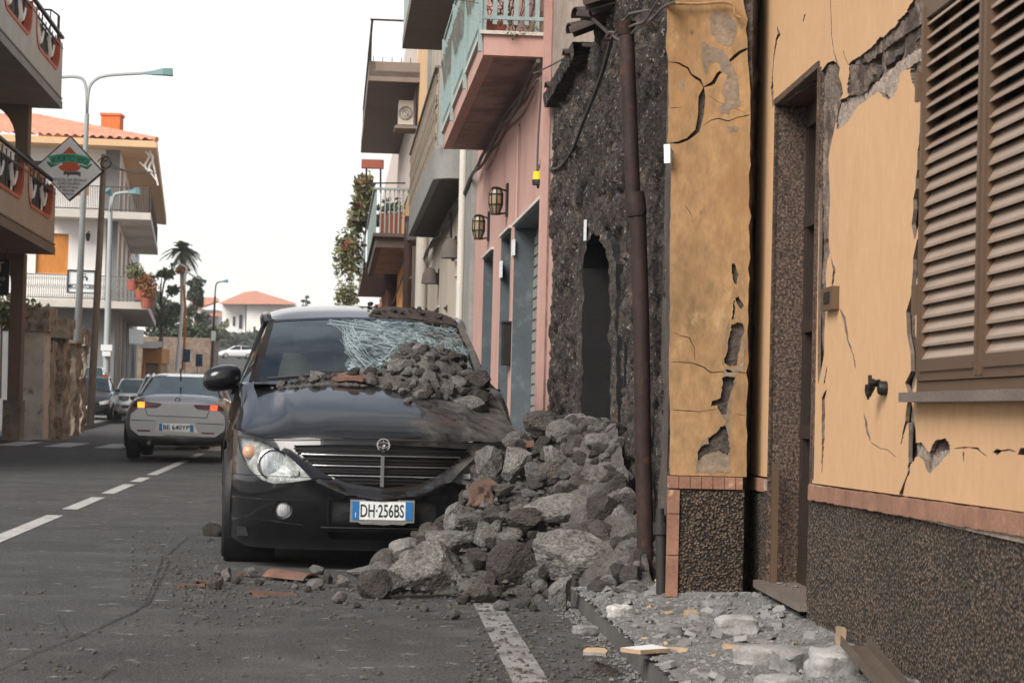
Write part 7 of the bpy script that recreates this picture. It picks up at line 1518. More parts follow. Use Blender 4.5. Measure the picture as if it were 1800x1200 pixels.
# white van seen from behind
vb = [(.0, .34, 1.0, 1.08, .80, .70), (.05, .28, 1.02, 1.14, .84, .72), (.5, .22, 1.0, 1.1, .85, .74), (2.6, .2, .98, 1.05, .85, .74), (3.3, .22, .88, .98, .84, .7), (3.9, .3, .62, .72, .76, .6), (4.0, .36, .55, .6, .6, .45)]
vg = [(.02, 1.08, 1.12, .72, .70), (.18, 1.08, 1.74, .74, .60), (1.2, 1.06, 1.80, .74, .60), (2.4, 1.04, 1.74, .74, .58), (3.2, 1.0, 1.03, .70, .66)]
Y = 75.; x = P(190, 690, Y).x-.85
van, vbo = caronto('white_van', 'white high-roofed car seen from behind with a tall red tail light, beyond the garden wall', (x, Y, gz(Y)+.13), math.atan(.10), vb, vg, T['whitepaint'], wy=(.8, 3.2), hw=.85)
tv = bvh(vbo)
for s in (-1, 1): m = MB(); m.box((min(s*.62, s*.79), -.02, 1.0), (max(s*.62, s*.79), .16, 1.5)); m.build('tail_light', T['red'], van, world=False)
patch(van, tv, [(-.26, .62), (.26, .62), (.26, .50), (-.26, .50)], 'number_plate', T['plate'], .012)
def onground(x, y, y0=120, y1=340):
    d = ray(x, y); Y = y0
    while Y < y1 and CAMH+d.z*Y > hill(d.x*Y, Y): Y += 1.
    return Vector((d.x*Y, Y, hill(d.x*Y, Y)))
for (x, lb, pt_) in ((412, 'white car parked side-on on the hill road, left of a grey one', 'whitepaint'), (438, 'grey car parked side-on on the hill road, right of a white one', 'greypaint')):
    q = onground(x, 631); s_ = 1.0
    o, bo = caronto('parked_car', lb, (q.x-1.9, q.y+.9, q.z+.05), -math.pi/2+.25, fb, fg2, T[pt_], wy=(.72, 3.2), hw=.85)
    print('hillcar', q)
# ============================================================ rubble
def rockbm(seed, sub=4, facets=11, rough_=.05):
    rng = random.Random(seed); bm = bmesh.new(); bmesh.ops.create_icosphere(bm, subdivisions=sub, radius=1)
    pl_ = []
    for _ in range(facets):
        n = Vector((rng.gauss(0, 1), rng.gauss(0, 1), rng.gauss(0, 1))).normalized(); pl_.append((n, rng.uniform(.50, .86)))
    of = Vector((seed*3.1, seed*1.7, 0))
    for v in bm.verts:
        p = v.co.copy(); p *= 1+.20*noise.noise(p*1.3+of)
        for n, d in pl_:
            k = p.dot(n)-d
            if k > 0: p -= n*k*.97
        q = p*2.6+of; p *= 1+rough_*1.3*noise.noise(q)+rough_*1.0*noise.noise(q*2.7)+(rough_*.8*noise.noise(q*7)+rough_*.35*noise.noise(q*16) if sub > 3 else 0)
        v.co = p
    lo = [min(v.co[i] for v in bm.verts) for i in range(3)]; hi = [max(v.co[i] for v in bm.verts) for i in range(3)]
    for v in bm.verts:
        for i in range(3): v.co[i] = (v.co[i]-(lo[i]+hi[i])/2)/((hi[i]-lo[i])/2)
    for f in bm.faces: f.smooth = True
    me = bpy.data.meshes.new('lava_stone'); bm.to_mesh(me); bm.free(); me.set_sharp_from_angle(angle=rad(27)); return me
BIGM = [rockbm(i, 5, 15, .036) for i in range(9)]; SMALLM = [rockbm(100+i, 4, 12, .045) for i in range(10)]
for me in BIGM: me.materials.append(T['rock'])
for me in SMALLM: me.materials.append(T['rock'])
def dark(me): m2 = me.copy(); m2.materials.clear(); m2.materials.append(T['rockdark']); return m2
BIGD = [dark(m_) for m_ in BIGM]; SMALLD = [dark(m_) for m_ in SMALLM]
def rock(c, s, me, label, group=None, rot=None, name='lava_stone', cat='stone'):
    o = bpy.data.objects.new(name, me); COL.objects.link(o); o.location = c; o.scale = s; o.rotation_euler = rot or (0, 0, 0); return tag(o, label, cat, group)
rng = random.Random(77)
BIG = [ # centre x, y, width, height, depth distance, mesh, dark?, tilt, label
 (749, 998, 150, 98, 11.05, 0, 0, -.12, 'large wedge shaped grey stone at the front left of the heap, below the number plate'),
 (899, 996, 92, 96, 11.0, 1, 1, .2, 'big dark rounded stone at the foot of the heap, between two larger pale ones'),
 (1010, 978, 152, 98, 10.95, 2, 0, .18, 'largest pale smooth boulder at the front right of the heap'),
 (659, 1031, 66, 66, 10.75, 3, 1, .1, 'dark angular stone lying alone in front of the heap by the wedge shaped stone'),
 (645, 1006, 76, 36, 11.2, 4, 0, 0, 'flat grey stone lying behind the dark angular stone on the road'),
 (797, 957, 104, 50, 11.5, 5, 0, .15, 'broad flat stone resting above the wedge shaped stone'),
 (754, 944, 46, 44, 11.8, 6, 1, .6, 'dark pointed stone leaning against the car bumper'),
 (974, 893, 150, 58, 11.55, 7, 0, .16, 'long flat slab of stone lying across the middle of the heap'),
 (1064, 902, 62, 68, 11.2, 8, 1, .5, 'rough cracked stone at the right end of the long slab'),
 (1042, 862, 48, 38, 11.6, 1, 1, .2, 'dark stone sitting just above the right end of the long slab'),
 (920, 914, 68, 44, 11.4, 3, 1, -.1, 'dark stone tucked under the left end of the long slab'),
 (866, 938, 42, 54, 11.35, 0, 0, 1.2, 'upright stone standing between the flat stone and the dark rounded stone'),
 (895, 948, 54, 30, 11.2, 2, 0, .1, 'small flat pale stone on top of the dark rounded boulder'),
 (829, 912, 52, 38, 11.75, 4, 0, .1, 'grey stone on the left slope beside the bumper corner'),
 (862, 888, 48, 38, 11.9, 6, 0, .3, 'stone just under the buried headlamp of the car'),
 (864, 816, 54, 66, 12.15, 8, 0, .4, 'tall stone hiding the right headlamp of the black car'),
 (911, 821, 56, 66, 12.1, 5, 0, .9, 'pale upright stone beside the one hiding the headlamp'),
 (936, 824, 28, 26, 12.0, 2, 0, 0, 'small pale stone right of the pale upright stone'),
 (969, 833, 52, 48, 12.0, 1, 1, .1, 'round dark stone in the upper middle of the heap'),
 (948, 746, 66, 50, 13.0, 3, 1, .1, 'wide stone at the very top of the heap against the pink house corner'),
 (1000, 748, 48, 40, 12.9, 7, 1, -.3, 'dark stone at the top of the heap below the arched doorway'),
 (1020, 780, 50, 40, 12.5, 0, 0, .1, 'grey stone on the upper slope in front of the blocked doorway'),
 (1066, 782, 30, 40, 12.0, 4, 0, .2, 'stone leaning on the wall at the right foot of the doorway'),
 (1071, 820, 26, 24, 11.7, 2, 0, 0, 'small round stone on the slope close to the lava wall'),
 (1088, 872, 44, 38, 11.4, 3, 1, .1, 'dark stone beside the downpipe above the cracked stone'),
 (1107, 905, 30, 52, 11.05, 5, 1, 1.3, 'narrow stone wedged upright beside the downpipe'),
 (984, 1042, 44, 74, 10.35, 6, 0, 1.45, 'pointed stone standing on end on the kerb in front of the heap'),
 (842, 1040, 66, 40, 10.6, 0, 1, 0, 'brownish stone at the foot of the heap left of the kerb'),
 (904, 878, 60, 30, 11.9, 4, 1, .1, 'dark flat stone above the left end of the long slab'),
 (1062, 1036, 62, 34, 10.35, 1, 1, .1, 'dark low stone on the pavement in front of the largest boulder'),
 (1058, 1188, 62, 50, 7.85, 8, 1, .1, 'dark stone in the gutter at the bottom of the picture'),
 (375, 934, 38, 32, 15.4, 2, 1, .1, 'dark stone on the road left of the black car'),
 (366, 952, 22, 14, 14.8, 4, 1, .1, 'smaller stone in front of the one left of the black car'),
 (1110, 1032, 66, 28, 10.2, 7, 0, .5, 'thin grey slab leaning on the pavement below the downpipe'),
 (800, 840+0, 10, 10, 12.3, 2, 1, .1, 'little stone perched on the bumper edge of the black car')]
for (x, y, w, h, Y, k, dk, tl_, lb) in BIG[:-1]:
    s = Y/3600; c = P(x, y, Y); sw, sh = w*s/2, h*s/2
    o = rock(c, (sw, max(.75*min(sw, sh*1.5), .5*(sw+sh)*.8), sh), (BIGD if dk else BIGM)[k], lb, 'large stones of the rubble heap', (rng.uniform(-.15, .15), tl_*.25, rng.uniform(-.4, .4)))
# the heap's own body: fine rubble between the stones
def wallX(Y): return 1.655-.086*Y-.02
def gX(X): return lerp(X, [-.95, -.7, -.5, -.3, -.15, .05, .3, .7], [0, .05, .22, .40, .62, .78, .86, .92])
def HH(X, Y):
    y0 = 10.75-.50*min(1, max(0, (X-.30)/.35)); S_ = min(1, max(0, (Y-y0)/1.6)); h = gX(X)*S_
    if Y > 14: h *= max(0, 1-(Y-14)/1.8)
    return h*1.0
def incar(X, Y):
    dx, dy = X+.765, Y-12.4; c, s = math.cos(TH), math.sin(TH); return abs(dx*c+dy*s) < .93 and 0.12 < (-dx*s+dy*c) < 4.4
m = MB()
def heapf(u, v):
    X = min(u, wallX(v)); h = HH(X, v); k = 1 if h > .02 else 0
    if incar(X, v): h = min(h, .1)
    g = .12*min(1, max(0, (X-XR(v)-.03)/.05))
    return Vector((X, v, max(g-.03, 0)+h*.93-.03+k*(.05*noise.noise(Vector((X*9, v*9, 1)))+.035*noise.noise(Vector((X*25, v*25, 4)))+.015*noise.noise(Vector((X*60, v*60, 4))))))
m.grid(heapf, list(np.arange(-.95, .86, .022)), list(np.arange(10.1, 15.4, .024))); tag(m.build('rubble_heap', T['rubbledust'], angle=60), 'heap of grey lava rubble between the black car and the stone wall', 'rubble', kind='stuff')
# medium stones covering the heap
n = 0; tries = 0; placed = []
while n < 234 and tries < 14000:
    tries += 1; X, Y = (rng.uniform(-.75, .75), rng.uniform(10.35, 13.6)) if n < 150 else (rng.uniform(.3, .75), rng.uniform(10.4, 13.2))
    if X > wallX(Y)-.05 or incar(X, Y): continue
    h = HH(X, Y)
    if h < .015: continue
    r = rng.choice((.035, .045, .055, .07, .09))*rng.uniform(.8, 1.2); z = h+r*.25+(.10 if X > XR(Y) else 0)*max(0, 1-h*3)
    if any((X-a)**2+(Y-b)**2 < (.62*(r+q))**2 for a, b, q in placed): continue
    vx, vy = X/Y, (z-CAMH)/Y; qx = 900+3600*vx-(-.0244)*(-3600*vy+120-0)*-1*0; qx = 900+3600*vx-.0244*(120-3600*vy); qy = 720-3600*vy+.0244*3600*vx
    if any(((qx-b_[0])/(b_[2]*.5))**2+((qy-b_[1])/(b_[3]*.5))**2 < 1.1 and Y < b_[4]+.15 and b_[2] > 50 for b_ in BIG): continue
    placed.append((X, Y, r)); dk = rng.random() < .5
    rock((X, Y, z), (r*rng.uniform(.8, 1.3), r*rng.uniform(.8, 1.2), r*rng.uniform(.6, 1)), rng.choice(SMALLD if dk else SMALLM), 'small rough lava stone wedged among the larger stones of the heap', 'small stones of the rubble heap', (rng.uniform(-.5, .5), rng.uniform(-.5, .5), rng.uniform(0, 6.3))); n += 1
for i in range(30):
    Y = 10.75+.085*i+rng.uniform(-.03, .03); X = wallX(Y)-rng.uniform(.0, .10); r = rng.uniform(.045, .085); z = HH(X-.03, Y)+r*.3
    if z < .1: z += .06
    rock((X, Y, z), (r*rng.uniform(.8, 1.3), r*rng.uniform(.8, 1.2), r*rng.uniform(.6, 1)), rng.choice(SMALLD if i % 2 else SMALLM), 'small rough lava stone at the edge of the heap, against the stone wall', 'small stones along the stone wall', (rng.uniform(-.5, .5), rng.uniform(-.5, .5), rng.uniform(0, 6.3)))
# stones on the bonnet and windscreen
def car2w(x, y, z): return ML @ Vector((x, y, z))
def wsz(x, y):
    v = max(0, min(1, (y-1.16)/.85)); return 1.165+.455*v
_w = [WS(u, v) for u in np.linspace(-1, 1, 41) for v in np.linspace(0, .8, 24)]; _wx = np.array([p.x for p in _w]); _wy = np.array([p.y for p in _w]); _wz = np.array([p.z for p in _w])
def basez(x, y):
    if y < 1.16+.24*(x/.745)**2: return _hz(x, y)
    i = int(np.argmin((_wx-x)**2+(_wy-y)**2)); return float(_wz[i])
def caratpx(x, y, yb):
    d = ray(x, y); bk = Vector((-math.sin(TH), math.cos(TH), 0)); O_ = Vector((-.765, 12.4, 0)); Y = (yb+O_.dot(bk))/(d.x*bk.x+d.y*bk.y); return WM[suv.name].inverted() @ (d*Y+Vector((0, 0, CAMH)))
HB = [(738, 707, 70, 46, .80, 0, 0, .1, 'largest pale stone on the bonnet, nearest its front edge'), (815, 712, 90, 34, .86, 7, 0, -.1, 'long flat stone on the bonnet right of the largest one'), (757, 672, 56, 52, 1.02, 1, 0, .2, 'rounded rough stone in the middle of the bonnet pile'),
      (708, 648, 52, 36, 1.16, 5, 0, .3, 'pale stone at the left shoulder of the bonnet pile by the windscreen'), (803, 676, 44, 30, 1.0, 2, 0, .1, 'small pale stone in the middle of the bonnet pile, right of the rounded one'), (722, 683, 40, 30, .98, 3, 1, .2, 'dark stone between the tile and the rounded stone on the bonnet'),
      (760, 635, 56, 26, 1.30, 4, 1, .0, 'flat dark stone at the top of the bonnet pile'), (790, 644, 40, 30, 1.25, 6, 1, .4, 'dark stone at the right top of the bonnet pile'), (735, 634, 36, 28, 1.3, 8, 1, .2, 'dark stone at the left top of the bonnet pile'),
      (560, 668, 34, 30, 1.12, 5, 0, .6, 'upright pale stone by the wiper'), (536, 672, 26, 18, 1.12, 2, 1, .0, 'small dark stone left of the upright one by the wiper'), (578, 680, 26, 16, 1.05, 3, 0, 0, 'small stone in front of the red tile on the bonnet'), (657, 689, 30, 18, 1.0, 4, 1, 0, 'small stone below the right end of the red tile'),
      (840, 670, 50, 40, 1.08, 3, 1, .2, 'dark stone at the right side of the bonnet pile'), (846, 700, 44, 34, .92, 8, 1, .1, 'dark stone near the right wing of the car'), (525, 721, 16, 9, .78, 2, 1, 0, 'tiny stone alone on the left half of the bonnet'), (541, 719, 8, 6, .78, 3, 1, 0, 'crumb of stone beside the tiny one on the bonnet'), (497, 692, 9, 14, .98, 1, 1, 0, 'crumb of stone on the far left of the bonnet')]
for (x, y, w, h, yb, k, dk, tl_, lb) in HB:
    p = caratpx(x, y, yb); s = (12.4+yb)/3600; sw, sh = w*s/2, h*s/2
    rock(car2w(*p), (sw, (sw+sh)*.45, sh), (BIGD if dk else BIGM)[k], lb, 'stones on the bonnet', (rng.uniform(-.15, .15), tl_*.25, rng.uniform(-.4, .4)))
def moundh(x, y): return .225*math.exp(-(((x-.44)/.25)**2+((y-1.20)/.24)**2))+.05*math.exp(-(((x+.05)/.55)**2+((y-1.10)/.10)**2))
m = MB()
def mf(u, v):
    h = moundh(u, v); q = .03*noise.noise(Vector((u*16, v*16, 3)))+.018*noise.noise(Vector((u*45, v*45, 3)))
    return Vector((u, v, basez(u, v)+(h-.022+(q if h > .012 else 0))))
m.grid(mf, list(np.arange(-.72, .80, .02)), list(np.arange(.55, 1.62, .02)), keep=lambda u, v: moundh(u, v) > .010)
hd = m.build('bonnet_rubble', T['rubbledust'], None, world=False, angle=60); hd.location = (-.765, 12.4, 0); hd.rotation_euler = (0, 0, TH); tag(hd, 'fine grey rubble lying under the stones on the bonnet', 'rubble', kind='stuff')
n = 0; tries = 0; placed = []
while n < 95 and tries < 5000:
    tries += 1
    if rng.random() < .7: x, y = rng.gauss(.44, .19), rng.gauss(1.08, .20)
    else: x, y = rng.uniform(-.68, .3), 1.10+rng.gauss(0, .045)+.12*abs(rng.random()-.5)
    if not (-.7 < x < .78 and .5 < y < 1.55): continue
    r = rng.choice((.014, .02, .028, .038, .05))*rng.uniform(.8, 1.2)
    if x < .1: r *= .75
    if any((x-a)**2+(y-b)**2 < (.7*(r+q))**2 for a, b, q in placed): continue
    placed.append((x, y, r)); h = moundh(x, y); z = basez(x, y)+max(0, h-.01)+r*.35
    rock(car2w(x, y, z), (r*rng.uniform(.8, 1.4), r, r*rng.uniform(.6, 1)), rng.choice(SMALLD if rng.random() < .55 else SMALLM), 'small lava stone lying on the bonnet of the black car', 'small stones on the bonnet', (rng.uniform(-.5, .5), rng.uniform(-.5, .5), rng.uniform(0, 6.3)), 'stone_fragment'); n += 1
# crumbs on the roof
for i in range(16):
    u = rng.uniform(.0, .85); yy_ = rng.uniform(2.05, 2.6); p = RF(u*.95, yy_); r = rng.uniform(.010, .024)
    rock(car2w(p.x, p.y, p.z+r*.5+.012), (r*1.3, r, r*.8), rng.choice(SMALLD), 'small dark crumb of stone on the car roof', 'crumbs on the roof', (0, 0, rng.uniform(0, 6)), 'stone_crumb', 'stone crumb')
# stones and crumbs on the road in front of the car
n = 0
RS = [(378, 1022, 34, 26), (440, 1004, 26, 20), (415, 1018, 20, 16), (558, 1000, 34, 18), (555, 1025, 40, 22), (595, 1048, 28, 24), (600, 1020, 26, 22), (730, 1064, 14, 10), (745, 1066, 18, 16), (800, 1078, 20, 20), (398, 1008, 22, 26), (520, 1030, 14, 12), (573, 1015, 22, 20), (628, 1062, 18, 12), (815, 1052, 30, 18), (880, 1062, 34, 22), (920, 1058, 30, 20), (938, 1066, 22, 16), (700, 1058, 12, 8), (385, 1000, 24, 20), (455, 1022, 18, 12), (540, 1034, 16, 12), (315, 1006, 10, 6), (345, 1023, 18, 10)]
for (x, y, w, h) in RS:
    g = G(x, y+h/2); s = g.y/3600; rock((g.x, g.y, h*s*.42), (w*s/2, (w+h)*s*.25, h*s/2), rng.choice(SMALLD if rng.random() < .5 else SMALLM), 'lava stone lying on the road in front of the black car', 'stones on the road', (rng.uniform(-.3, .3), rng.uniform(-.3, .3), rng.uniform(0, 6)), 'stone_fragment')
# roof tiles
def tile(c, ax, w, L_, label, mt='terra', upv=Vector((0, 0, 1)), arc=math.pi*.9, name='roof_tile'):
    m = MB(); barrel(m, Vector((0, 0, 0)), ax, w, L_, .014, 10, arc=arc, upv=upv); o = m.build(name, T[mt]); o.location = c; return tag(o, label, 'roof tile')
g = G(512, 1022); tile((g.x, g.y+.05, -.015), (.8, -.6, .0), .20, .30, 'curved clay roof tile lying on the road under the car bumper', arc=2.2)
g = G(480, 1045); tile((g.x, g.y, -.045), (1, .35, -.03), .17, .24, 'broken clay roof tile lying flat on the road nearest the camera', arc=1.9)
for (x, y, w_, lb) in ((340, 1032, .12, 'reddish tile shard on the road at the left end of the debris'), (362, 1026, .08, 'small reddish tile shard beside the larger one'), (430, 1012, .10, 'reddish tile shard between stones on the road'), (318, 1034, .05, 'tiny reddish tile shard at the far left')):
    g = G(x, y); m = MB(); rp2 = rough([(-w_/2, -w_/3), (w_/2, -w_/4), (w_/2.4, w_/3), (-w_/2.2, w_/4)], w_/3, w_*.06, int(x)); sheet(m, rp2, [], lambda a, b, o: Vector((a, b, .016+.2*a*a/w_+o)), .014, back=True); o = m.build('tile_shard', T['terra']); o.location = (g.x, g.y, 0); tag(o, lb, 'tile shard')
p = caratpx(623, 672, 1.10); c = car2w(p.x, p.y, basez(p.x, p.y)+.045); m = MB(); rp2 = rough([(-.15, -.02), (-.11, -.10), (.06, -.12), (.16, -.02), (.13, .08), (-.05, .07)], .05, .006, 3); sheet(m, rp2, [], lambda a, b, o: Vector((a, b*.9, .22*b+.01*math.cos(a*14)+o)), .022, back=True); o = m.build('roof_tile', T['terra']); o.location = c; tag(o, 'broad reddish piece of roof tile resting on the bonnet below the windscreen', 'roof tile')
for (x, y, Y, w_, rx, lb) in ((905, 786, 12.4, .13, .5, 'orange tile shard sticking out at the top of the bumper corner'), (1062, 804, 11.9, .16, -.15, 'thin orange tile edge on the slope near the downpipe'), (848, 850, 12.0, .16, .7, 'curved dark tile shard below the buried headlamp'), (875, 892, 11.7, .08, .3, 'small red brick fragment in the middle of the heap'), (925, 780, 12.4, .10, 1.0, 'brown tile shard standing on edge near the car wing')):
    m = MB(); rp2 = rough([(-w_/2, -w_/4), (w_/2, -w_/5), (w_/2.2, w_/4), (-w_/3, w_/5)], w_/3, w_*.05, int(x)); sheet(m, rp2, [], lambda a, b, o: Vector((a, b, .8*a*a+o)), .013, back=True); o = m.build('tile_shard', T['terra']); o.location = P(x, y, Y); o.rotation_euler = (rx, -.1, .2); tag(o, lb, 'tile shard')
c = P(845, 870, 11.85); m = MB(); m.grid(lambda u, v: Vector((u*.07, .03*noise.noise(Vector((u*2, v*2, 4))), v*.07)), list(np.linspace(-1, 1, 9)), list(np.linspace(-1, 1, 9))); T['bricky'] = mat('dusty_brick', C(108, 84, 74, .6), .95, var=.3, vs=8, bump=.5, coords='obj'); o = m.build('brick_fragment', T['bricky']); o.location = c; o.rotation_euler = (-.5, 0, .1); md = o.modifiers.new('thickness', 'SOLIDIFY'); md.thickness = .03; tag(o, 'large reddish brick fragment leaning on the bumper corner behind stones', 'brick')
# plaster debris on the pavement
def SWx(Y): return F.A+F.k*Y if Y < 9.93 else wallX(Y)+.1
m = MB()
def pf_(u, v):
    x0, x1 = XR(v)+.018, SWx(v)+.0; X = x0+(x1-x0)*u; e = min(1, max(0, (v-5.5)/.8))*min(1, (10.9-v)/.3 if v > 10.6 else 1)
    n_ = fbm(Vector((X*4, v*4, 2)), 3)*.5+.5; return Vector((X, v, .072+.048*u+e*(.012+.022*max(0, n_-.25)+.010*noise.noise(Vector((X*22, v*22, 1)))+.007*noise.noise(Vector((X*60, v*60, 1))))+.04*e*max(0, u-.75)))
m.grid(pf_, list(np.linspace(0, 1, 60)), list(np.arange(5.4, 10.9, .022))); tag(m.build('plaster_dust', T['dust'], angle=60), 'layer of pale plaster dust and crumbs covering the pavement', 'debris', kind='stuff')
CHIPM = []
for i in range(8):
    r2 = random.Random(300+i); m = MB(); n_ = r2.randint(5, 8); poly = [(math.cos(6.283*j/n_+r2.uniform(-.2, .2))*r2.uniform(.7, 1.1), math.sin(6.283*j/n_+r2.uniform(-.2, .2))*r2.uniform(.6, 1.)) for j in range(n_)]
    sheet(m, dens(poly, .35), [], lambda a, b, o, i=i: Vector((a*(1-.0*o), b, .3+o+.12*noise.noise(Vector((a*2, b*2, i))))), .55, grid=.4, back=True); o = m.build('plaster_chip', [T['chip'], T['chip']]); me = o.data; bpy.data.objects.remove(o); CHIPM.append(me)
CHIPY = []
for me in CHIPM[:4]: m2 = me.copy(); m2.materials[0] = T['chipy']; CHIPY.append(m2)
def pvz(X, Y): return pf_(max(0, min(1, (X-XR(Y)-.018)/(SWx(Y)-XR(Y)-.018))), Y).z
n = 0; placed = []
while n < 215:
    Y = 6.3+4.2*rng.random()**.8; X = rng.uniform(XR(Y)+.02, SWx(Y)-.03)
    r = rng.choice((.010, .014, .02, .028, .04))*rng.uniform(.8, 1.3)
    if any((X-a)**2+(Y-b)**2 < (.6*(r+q))**2 for a, b, q in placed): continue
    placed.append((X, Y, r)); yl = rng.random() < .07
    o = rock((X, Y, pvz(X, Y)+r*.10), (r, r*rng.uniform(.6, 1.1), r*rng.uniform(.5, 1.0)), rng.choice(CHIPY if yl else CHIPM), 'apricot painted flake of plaster lying in the dust on the pavement' if yl else 'pale grey plaster chip lying in the dust on the pavement', 'painted plaster flakes' if yl else 'plaster chips on the pavement', (rng.uniform(-.5, .5), rng.uniform(-.5, .5), rng.uniform(0, 6.3)), 'plaster_chip', 'plaster chip'); n += 1
T['palechip'] = mat('white_plaster', C(196, 194, 190, .75), .95, var=.25, vs=14, fine=.3, fs=60, bump=.8, bs=50)
def block(x, y, w, h, z0, mt, label, dep=1., rz=.3, rx=0., seed=1, name='plaster_block', flat=False):
    g = G(x, y+h/2, z0); s = g.y/3600; m = MB(); a, b, c = w*s/2, w*s/2*dep, h*s/2; N = 7; q = [i/N*2-1 for i in range(N+1)]
    def ds(p): p = Vector(p); return Vector((p.x*a, p.y*b, p.z*c))*(1-.10*max(abs(p.x), abs(p.y), abs(p.z))*((abs(p.x) > .99)+(abs(p.y) > .99)+(abs(p.z) > .99)-1))+Vector((noise.noise(p*1.3+Vector((seed, 0, 0))), noise.noise(p*1.3+Vector((0, seed, 0))), noise.noise(p*1.3+Vector((0, 0, seed)))))*min(a, c)*.35
    for ax_ in range(3):
        for sg_ in (-1, 1):
            def f(u, v): p = [0, 0, 0]; p[ax_] = sg_; p[(ax_+1) % 3] = u; p[(ax_+2) % 3] = v; return ds(p)
            m.grid(f, q, q, flip=sg_ < 0)
    o = m.build(name, T[mt], angle=45); o.location = (g.x, g.y+b*.5, pvz(g.x, g.y+b*.5)+c*.62); o.rotation_euler = (rx, 0, rz); return tag(o, label, 'plaster block')
block(1468, 1163, 84, 54, .12, 'chip', 'pale grey block of masonry beside the metal channel at the foot of the wall', .8, .3, .1, 3)
block(1345, 1143, 105, 34, .12, 'chip', 'flat grey slab of render lying in the middle of the pavement debris', .7, -.1, 0, 5)
block(1402, 1152, 76, 44, .12, 'chip', 'grey lump of render left of the pale block', .8, .5, .15, 7)
block(1296, 1094, 70, 34, .12, 'chip', 'grey stone block lying in the debris below the stone threshold', .7, .1, 0, 9)
block(1178, 1097, 40, 26, .12, 'chip', 'rough grey stone on the pavement behind the white tile', .8, .1, 0, 11)
block(1260, 1060, 52, 22, .12, 'chip', 'grey lump of render near the foot of the ochre pier', .8, .1, 0, 12); block(1092, 1062, 44, 24, .12, 'palechip', 'bright white lump of plaster on the pavement in front of the heap', .8, .4, 0, 13)
block(1030, 1094, 40, 16, .12, 'chip', 'flat grey chip beside the kerb just behind the gutter', .8, .4, 0, 14); block(1370, 1190, 70, 34, .12, 'chip', 'large grey lump of render at the bottom edge of the picture', .9, .4, 0, 15)
g = G(1133, 1134, .13); m = MB(); rp2 = rough([(-.095, -.035), (-.02, -.075), (.10, -.02), (.04, .06)], .08, .002, 2); sheet(m, rp2, [], lambda a, b, o: Vector((a, b*1.5, .022+o)), .016, back=True, ms=1); o = m.build('floor_tile', [T['plate'], T['chipy']]); o.location = (g.x, g.y+.06, pvz(g.x, g.y)+.005); tag(o, 'broken white floor tile lying face up among the debris near the kerb', 'tile')
g = G(1476, 1150, .13); m = MB(); rp2 = rough([(-.02, -.035), (.018, -.037), (.022, .02), (.004, .036), (-.018, .03)], .02, .002, 2); sheet(m, rp2, [], lambda a, b, o: Vector((a, -o-.1*b, b)), .012, back=True, ms=1); o = m.build('plaster_flake', [T['chipy'], T['chip']]); o.location = (g.x, g.y-.02, .205); tag(o, 'apricot painted plaster flake standing upright behind the pale block', 'plaster chip')
for (x, y, w_, lb) in ((1045, 1118, .05, 'apricot flake of plaster lying against the kerb'), (1185, 1118, .055, 'apricot flake behind the white floor tile'), (1290, 1122, .05, 'apricot flake in front of the grey stone block'), (1300, 1183, .04, 'apricot flake near the bottom edge of the picture')):
    g = G(x, y, .15); m = MB(); rp2 = rough([(-w_, -w_*.5), (w_*.9, -w_*.6), (w_, w_*.5), (-w_*.5, w_*.7)], w_, w_*.1, int(x)); sheet(m, rp2, [], lambda a, b, o: Vector((a, b, .2*b+o)), .012, back=True, ms=1); o = m.build('plaster_flake', [T['chipy'], T['chip']]); o.location = (g.x, g.y, pvz(g.x, g.y)+.004); tag(o, lb, 'plaster chip')
T['channel'] = mat('dusty_brown_metal', C(110, 98, 86, .7), .6, .3, var=.2, vs=8, bump=.1)
# metal channel at the wall foot
a_ = G(1500, 1150, .20); b_ = G(1580, 1225, .135); a_.z += .03; d_ = (b_-a_).normalized(); x_ = d_.cross(Vector((0, 0, 1))).normalized(); z_ = x_.cross(d_); m = MB(); w_ = .045
for (cx_, cz_, ww, hh_) in ((0, 0, w_, .0015), (-w_, .018, .0015, .018), (w_, .018, .0015, .018)): m.obox((a_+b_)/2+x_*cx_+z_*cz_, d_*(b_-a_).length/2, x_*ww, z_*hh_)
tag(m.build('metal_channel', T['channel']), 'brown metal channel leaning against the foot of the roughcast wall', 'metal channel')
g1, g2 = G(690, 1049, .012), G(795, 1046, .012); m = MB(); m.bar(g1, g2, .02, .012); m.bar(g1+Vector((0, .04, 0)), g2+Vector((0, .04, 0)), .008, .01); tag(m.build('metal_strip', T['blackpipe']), 'thin black metal strip on the road in front of the wedge shaped stone', 'metal strip')
# threshold crumbs
for i in range(14):
    u = rng.uniform(dnear+.05, dfar-.05); r = rng.uniform(.006, .018); rock(F.pt(u, dz0+r*.3, rng.uniform(-.10, .03)), (r, r*.8, r*.5), rng.choice(CHIPM), 'plaster crumb lying on the stone threshold of the doorway', 'crumbs on the threshold', (0, 0, rng.uniform(0, 6)), 'plaster_chip', 'plaster chip')
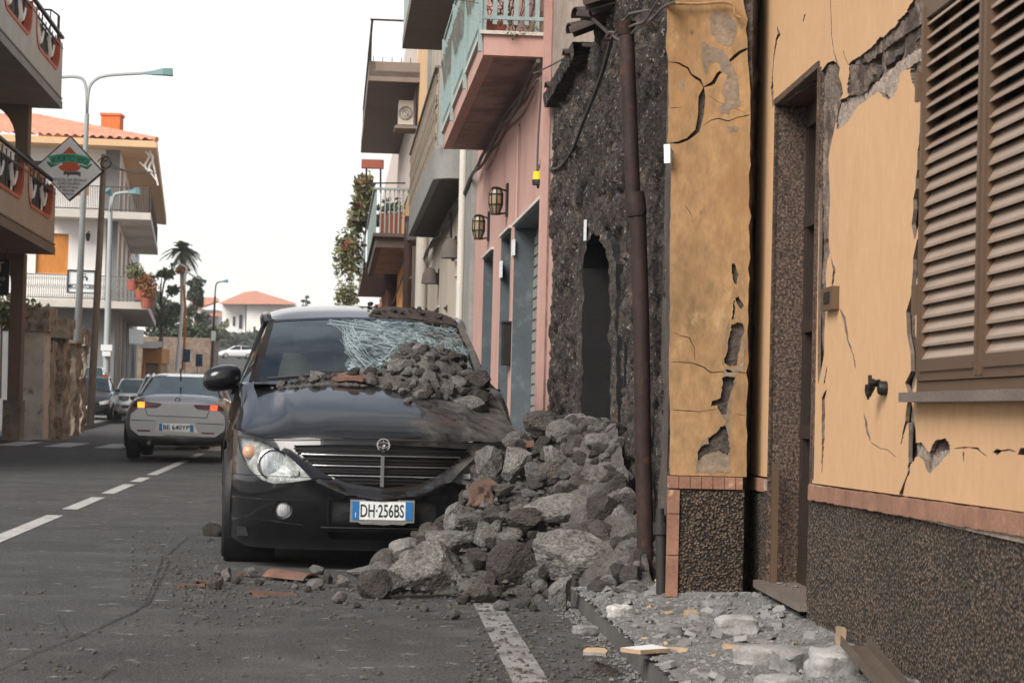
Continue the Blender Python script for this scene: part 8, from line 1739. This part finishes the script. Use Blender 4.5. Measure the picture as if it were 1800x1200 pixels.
# grit: countless crumbs as one object each
def grit(name, label, mt, pts):
    m = MB(); 
    for (X, Y, z, r) in pts:
        a = rng.uniform(0, 6.28); c, s = math.cos(a), math.sin(a); v = []
        for (x, y, zz) in ((-1, -1, 0), (1, -1, 0), (1, 1, 0), (-1, 1, 0), (-.6, -.5, .9), (.7, -.4, 1), (.5, .7, .7), (-.7, .5, 1)):
            x *= rng.uniform(.6, 1.2)*r; y *= rng.uniform(.5, 1.1)*r; v.append((X+x*c-y*s, Y+x*s+y*c, z+zz*r*rng.uniform(.5, 1.)))
        m.hexa(v)
    return tag(m.build(name, T[mt]), label, 'grit', kind='stuff')
pts = []
for _ in range(5200):
    Y = 5.8+5.0*rng.random(); X = rng.uniform(XR(Y)+.0, SWx(Y)-.01); pts.append((X, Y, pvz(X, Y)-.002, rng.choice((.003, .004, .006, .009))*rng.uniform(.7, 1.3)))
grit('pavement_grit', 'fine pale plaster grit strewn over the pavement', 'chip', pts)
pts = []
for _ in range(4200):
    t = rng.random()
    if t < .45: g = G(rng.uniform(300, 900), 1000+abs(rng.gauss(0, 38))+10)
    elif t < .65: g = G(rng.uniform(230, 400), rng.gauss(985, 45))
    elif t < .9: g = G(rng.uniform(820, 1090), rng.uniform(1040, 1215))
    else: g = G(rng.uniform(0, 1000), rng.uniform(960, 1200))
    if g.x > XR(g.y)-.01 or incar(g.x, g.y): continue
    pts.append((g.x, g.y, .003, rng.choice((.002, .003, .005, .008, .011))*rng.uniform(.7, 1.3)))
grit('road_grit', 'fine dark lava grit strewn over the road in front of the car', 'rubbledust', pts)
pts = [(XR(Y)-abs(rng.gauss(0, .05)), Y, .004, rng.uniform(.003, .012)) for Y in [rng.uniform(6, 11) for _ in range(650)]]
g3 = []
for _ in range(3200):
    Y = rng.uniform(10.3, 13.8); X = rng.uniform(-.8, .8)
    if X > wallX(Y)-.02 or incar(X, Y) or HH(X, Y) < .02: continue
    g3.append((X, Y, HH(X, Y)*.93-.01+rng.uniform(-.02, .05), rng.choice((.005, .008, .012, .018))*rng.uniform(.7, 1.3)))
grit('heap_grit', 'loose grit and chippings filling the gaps of the rubble heap', 'rubbledust', g3)
grit('gutter_grit', 'dark and pale grit collected along the kerb', 'dust', pts)

# ============================================================ thin air haze down the street
hzm = bpy.data.materials.new('haze_air'); hzm.use_nodes = True; t = hzm.node_tree; t.nodes.clear(); pv = t.nodes.new('ShaderNodeVolumePrincipled'); pv.inputs['Color'].default_value = (.93, .95, .97, 1); pv.inputs['Density'].default_value = .0006; pv.inputs['Anisotropy'].default_value = .3; oo = t.nodes.new('ShaderNodeOutputMaterial'); t.links.new(pv.outputs[0], oo.inputs['Volume'])
m = MB(); m.box((-505, -65, -3), (405, 605, 45)); hb_ = m.build('haze', hzm); tag(hb_, 'thin pale haze in the air along the street', 'haze', kind='stuff')
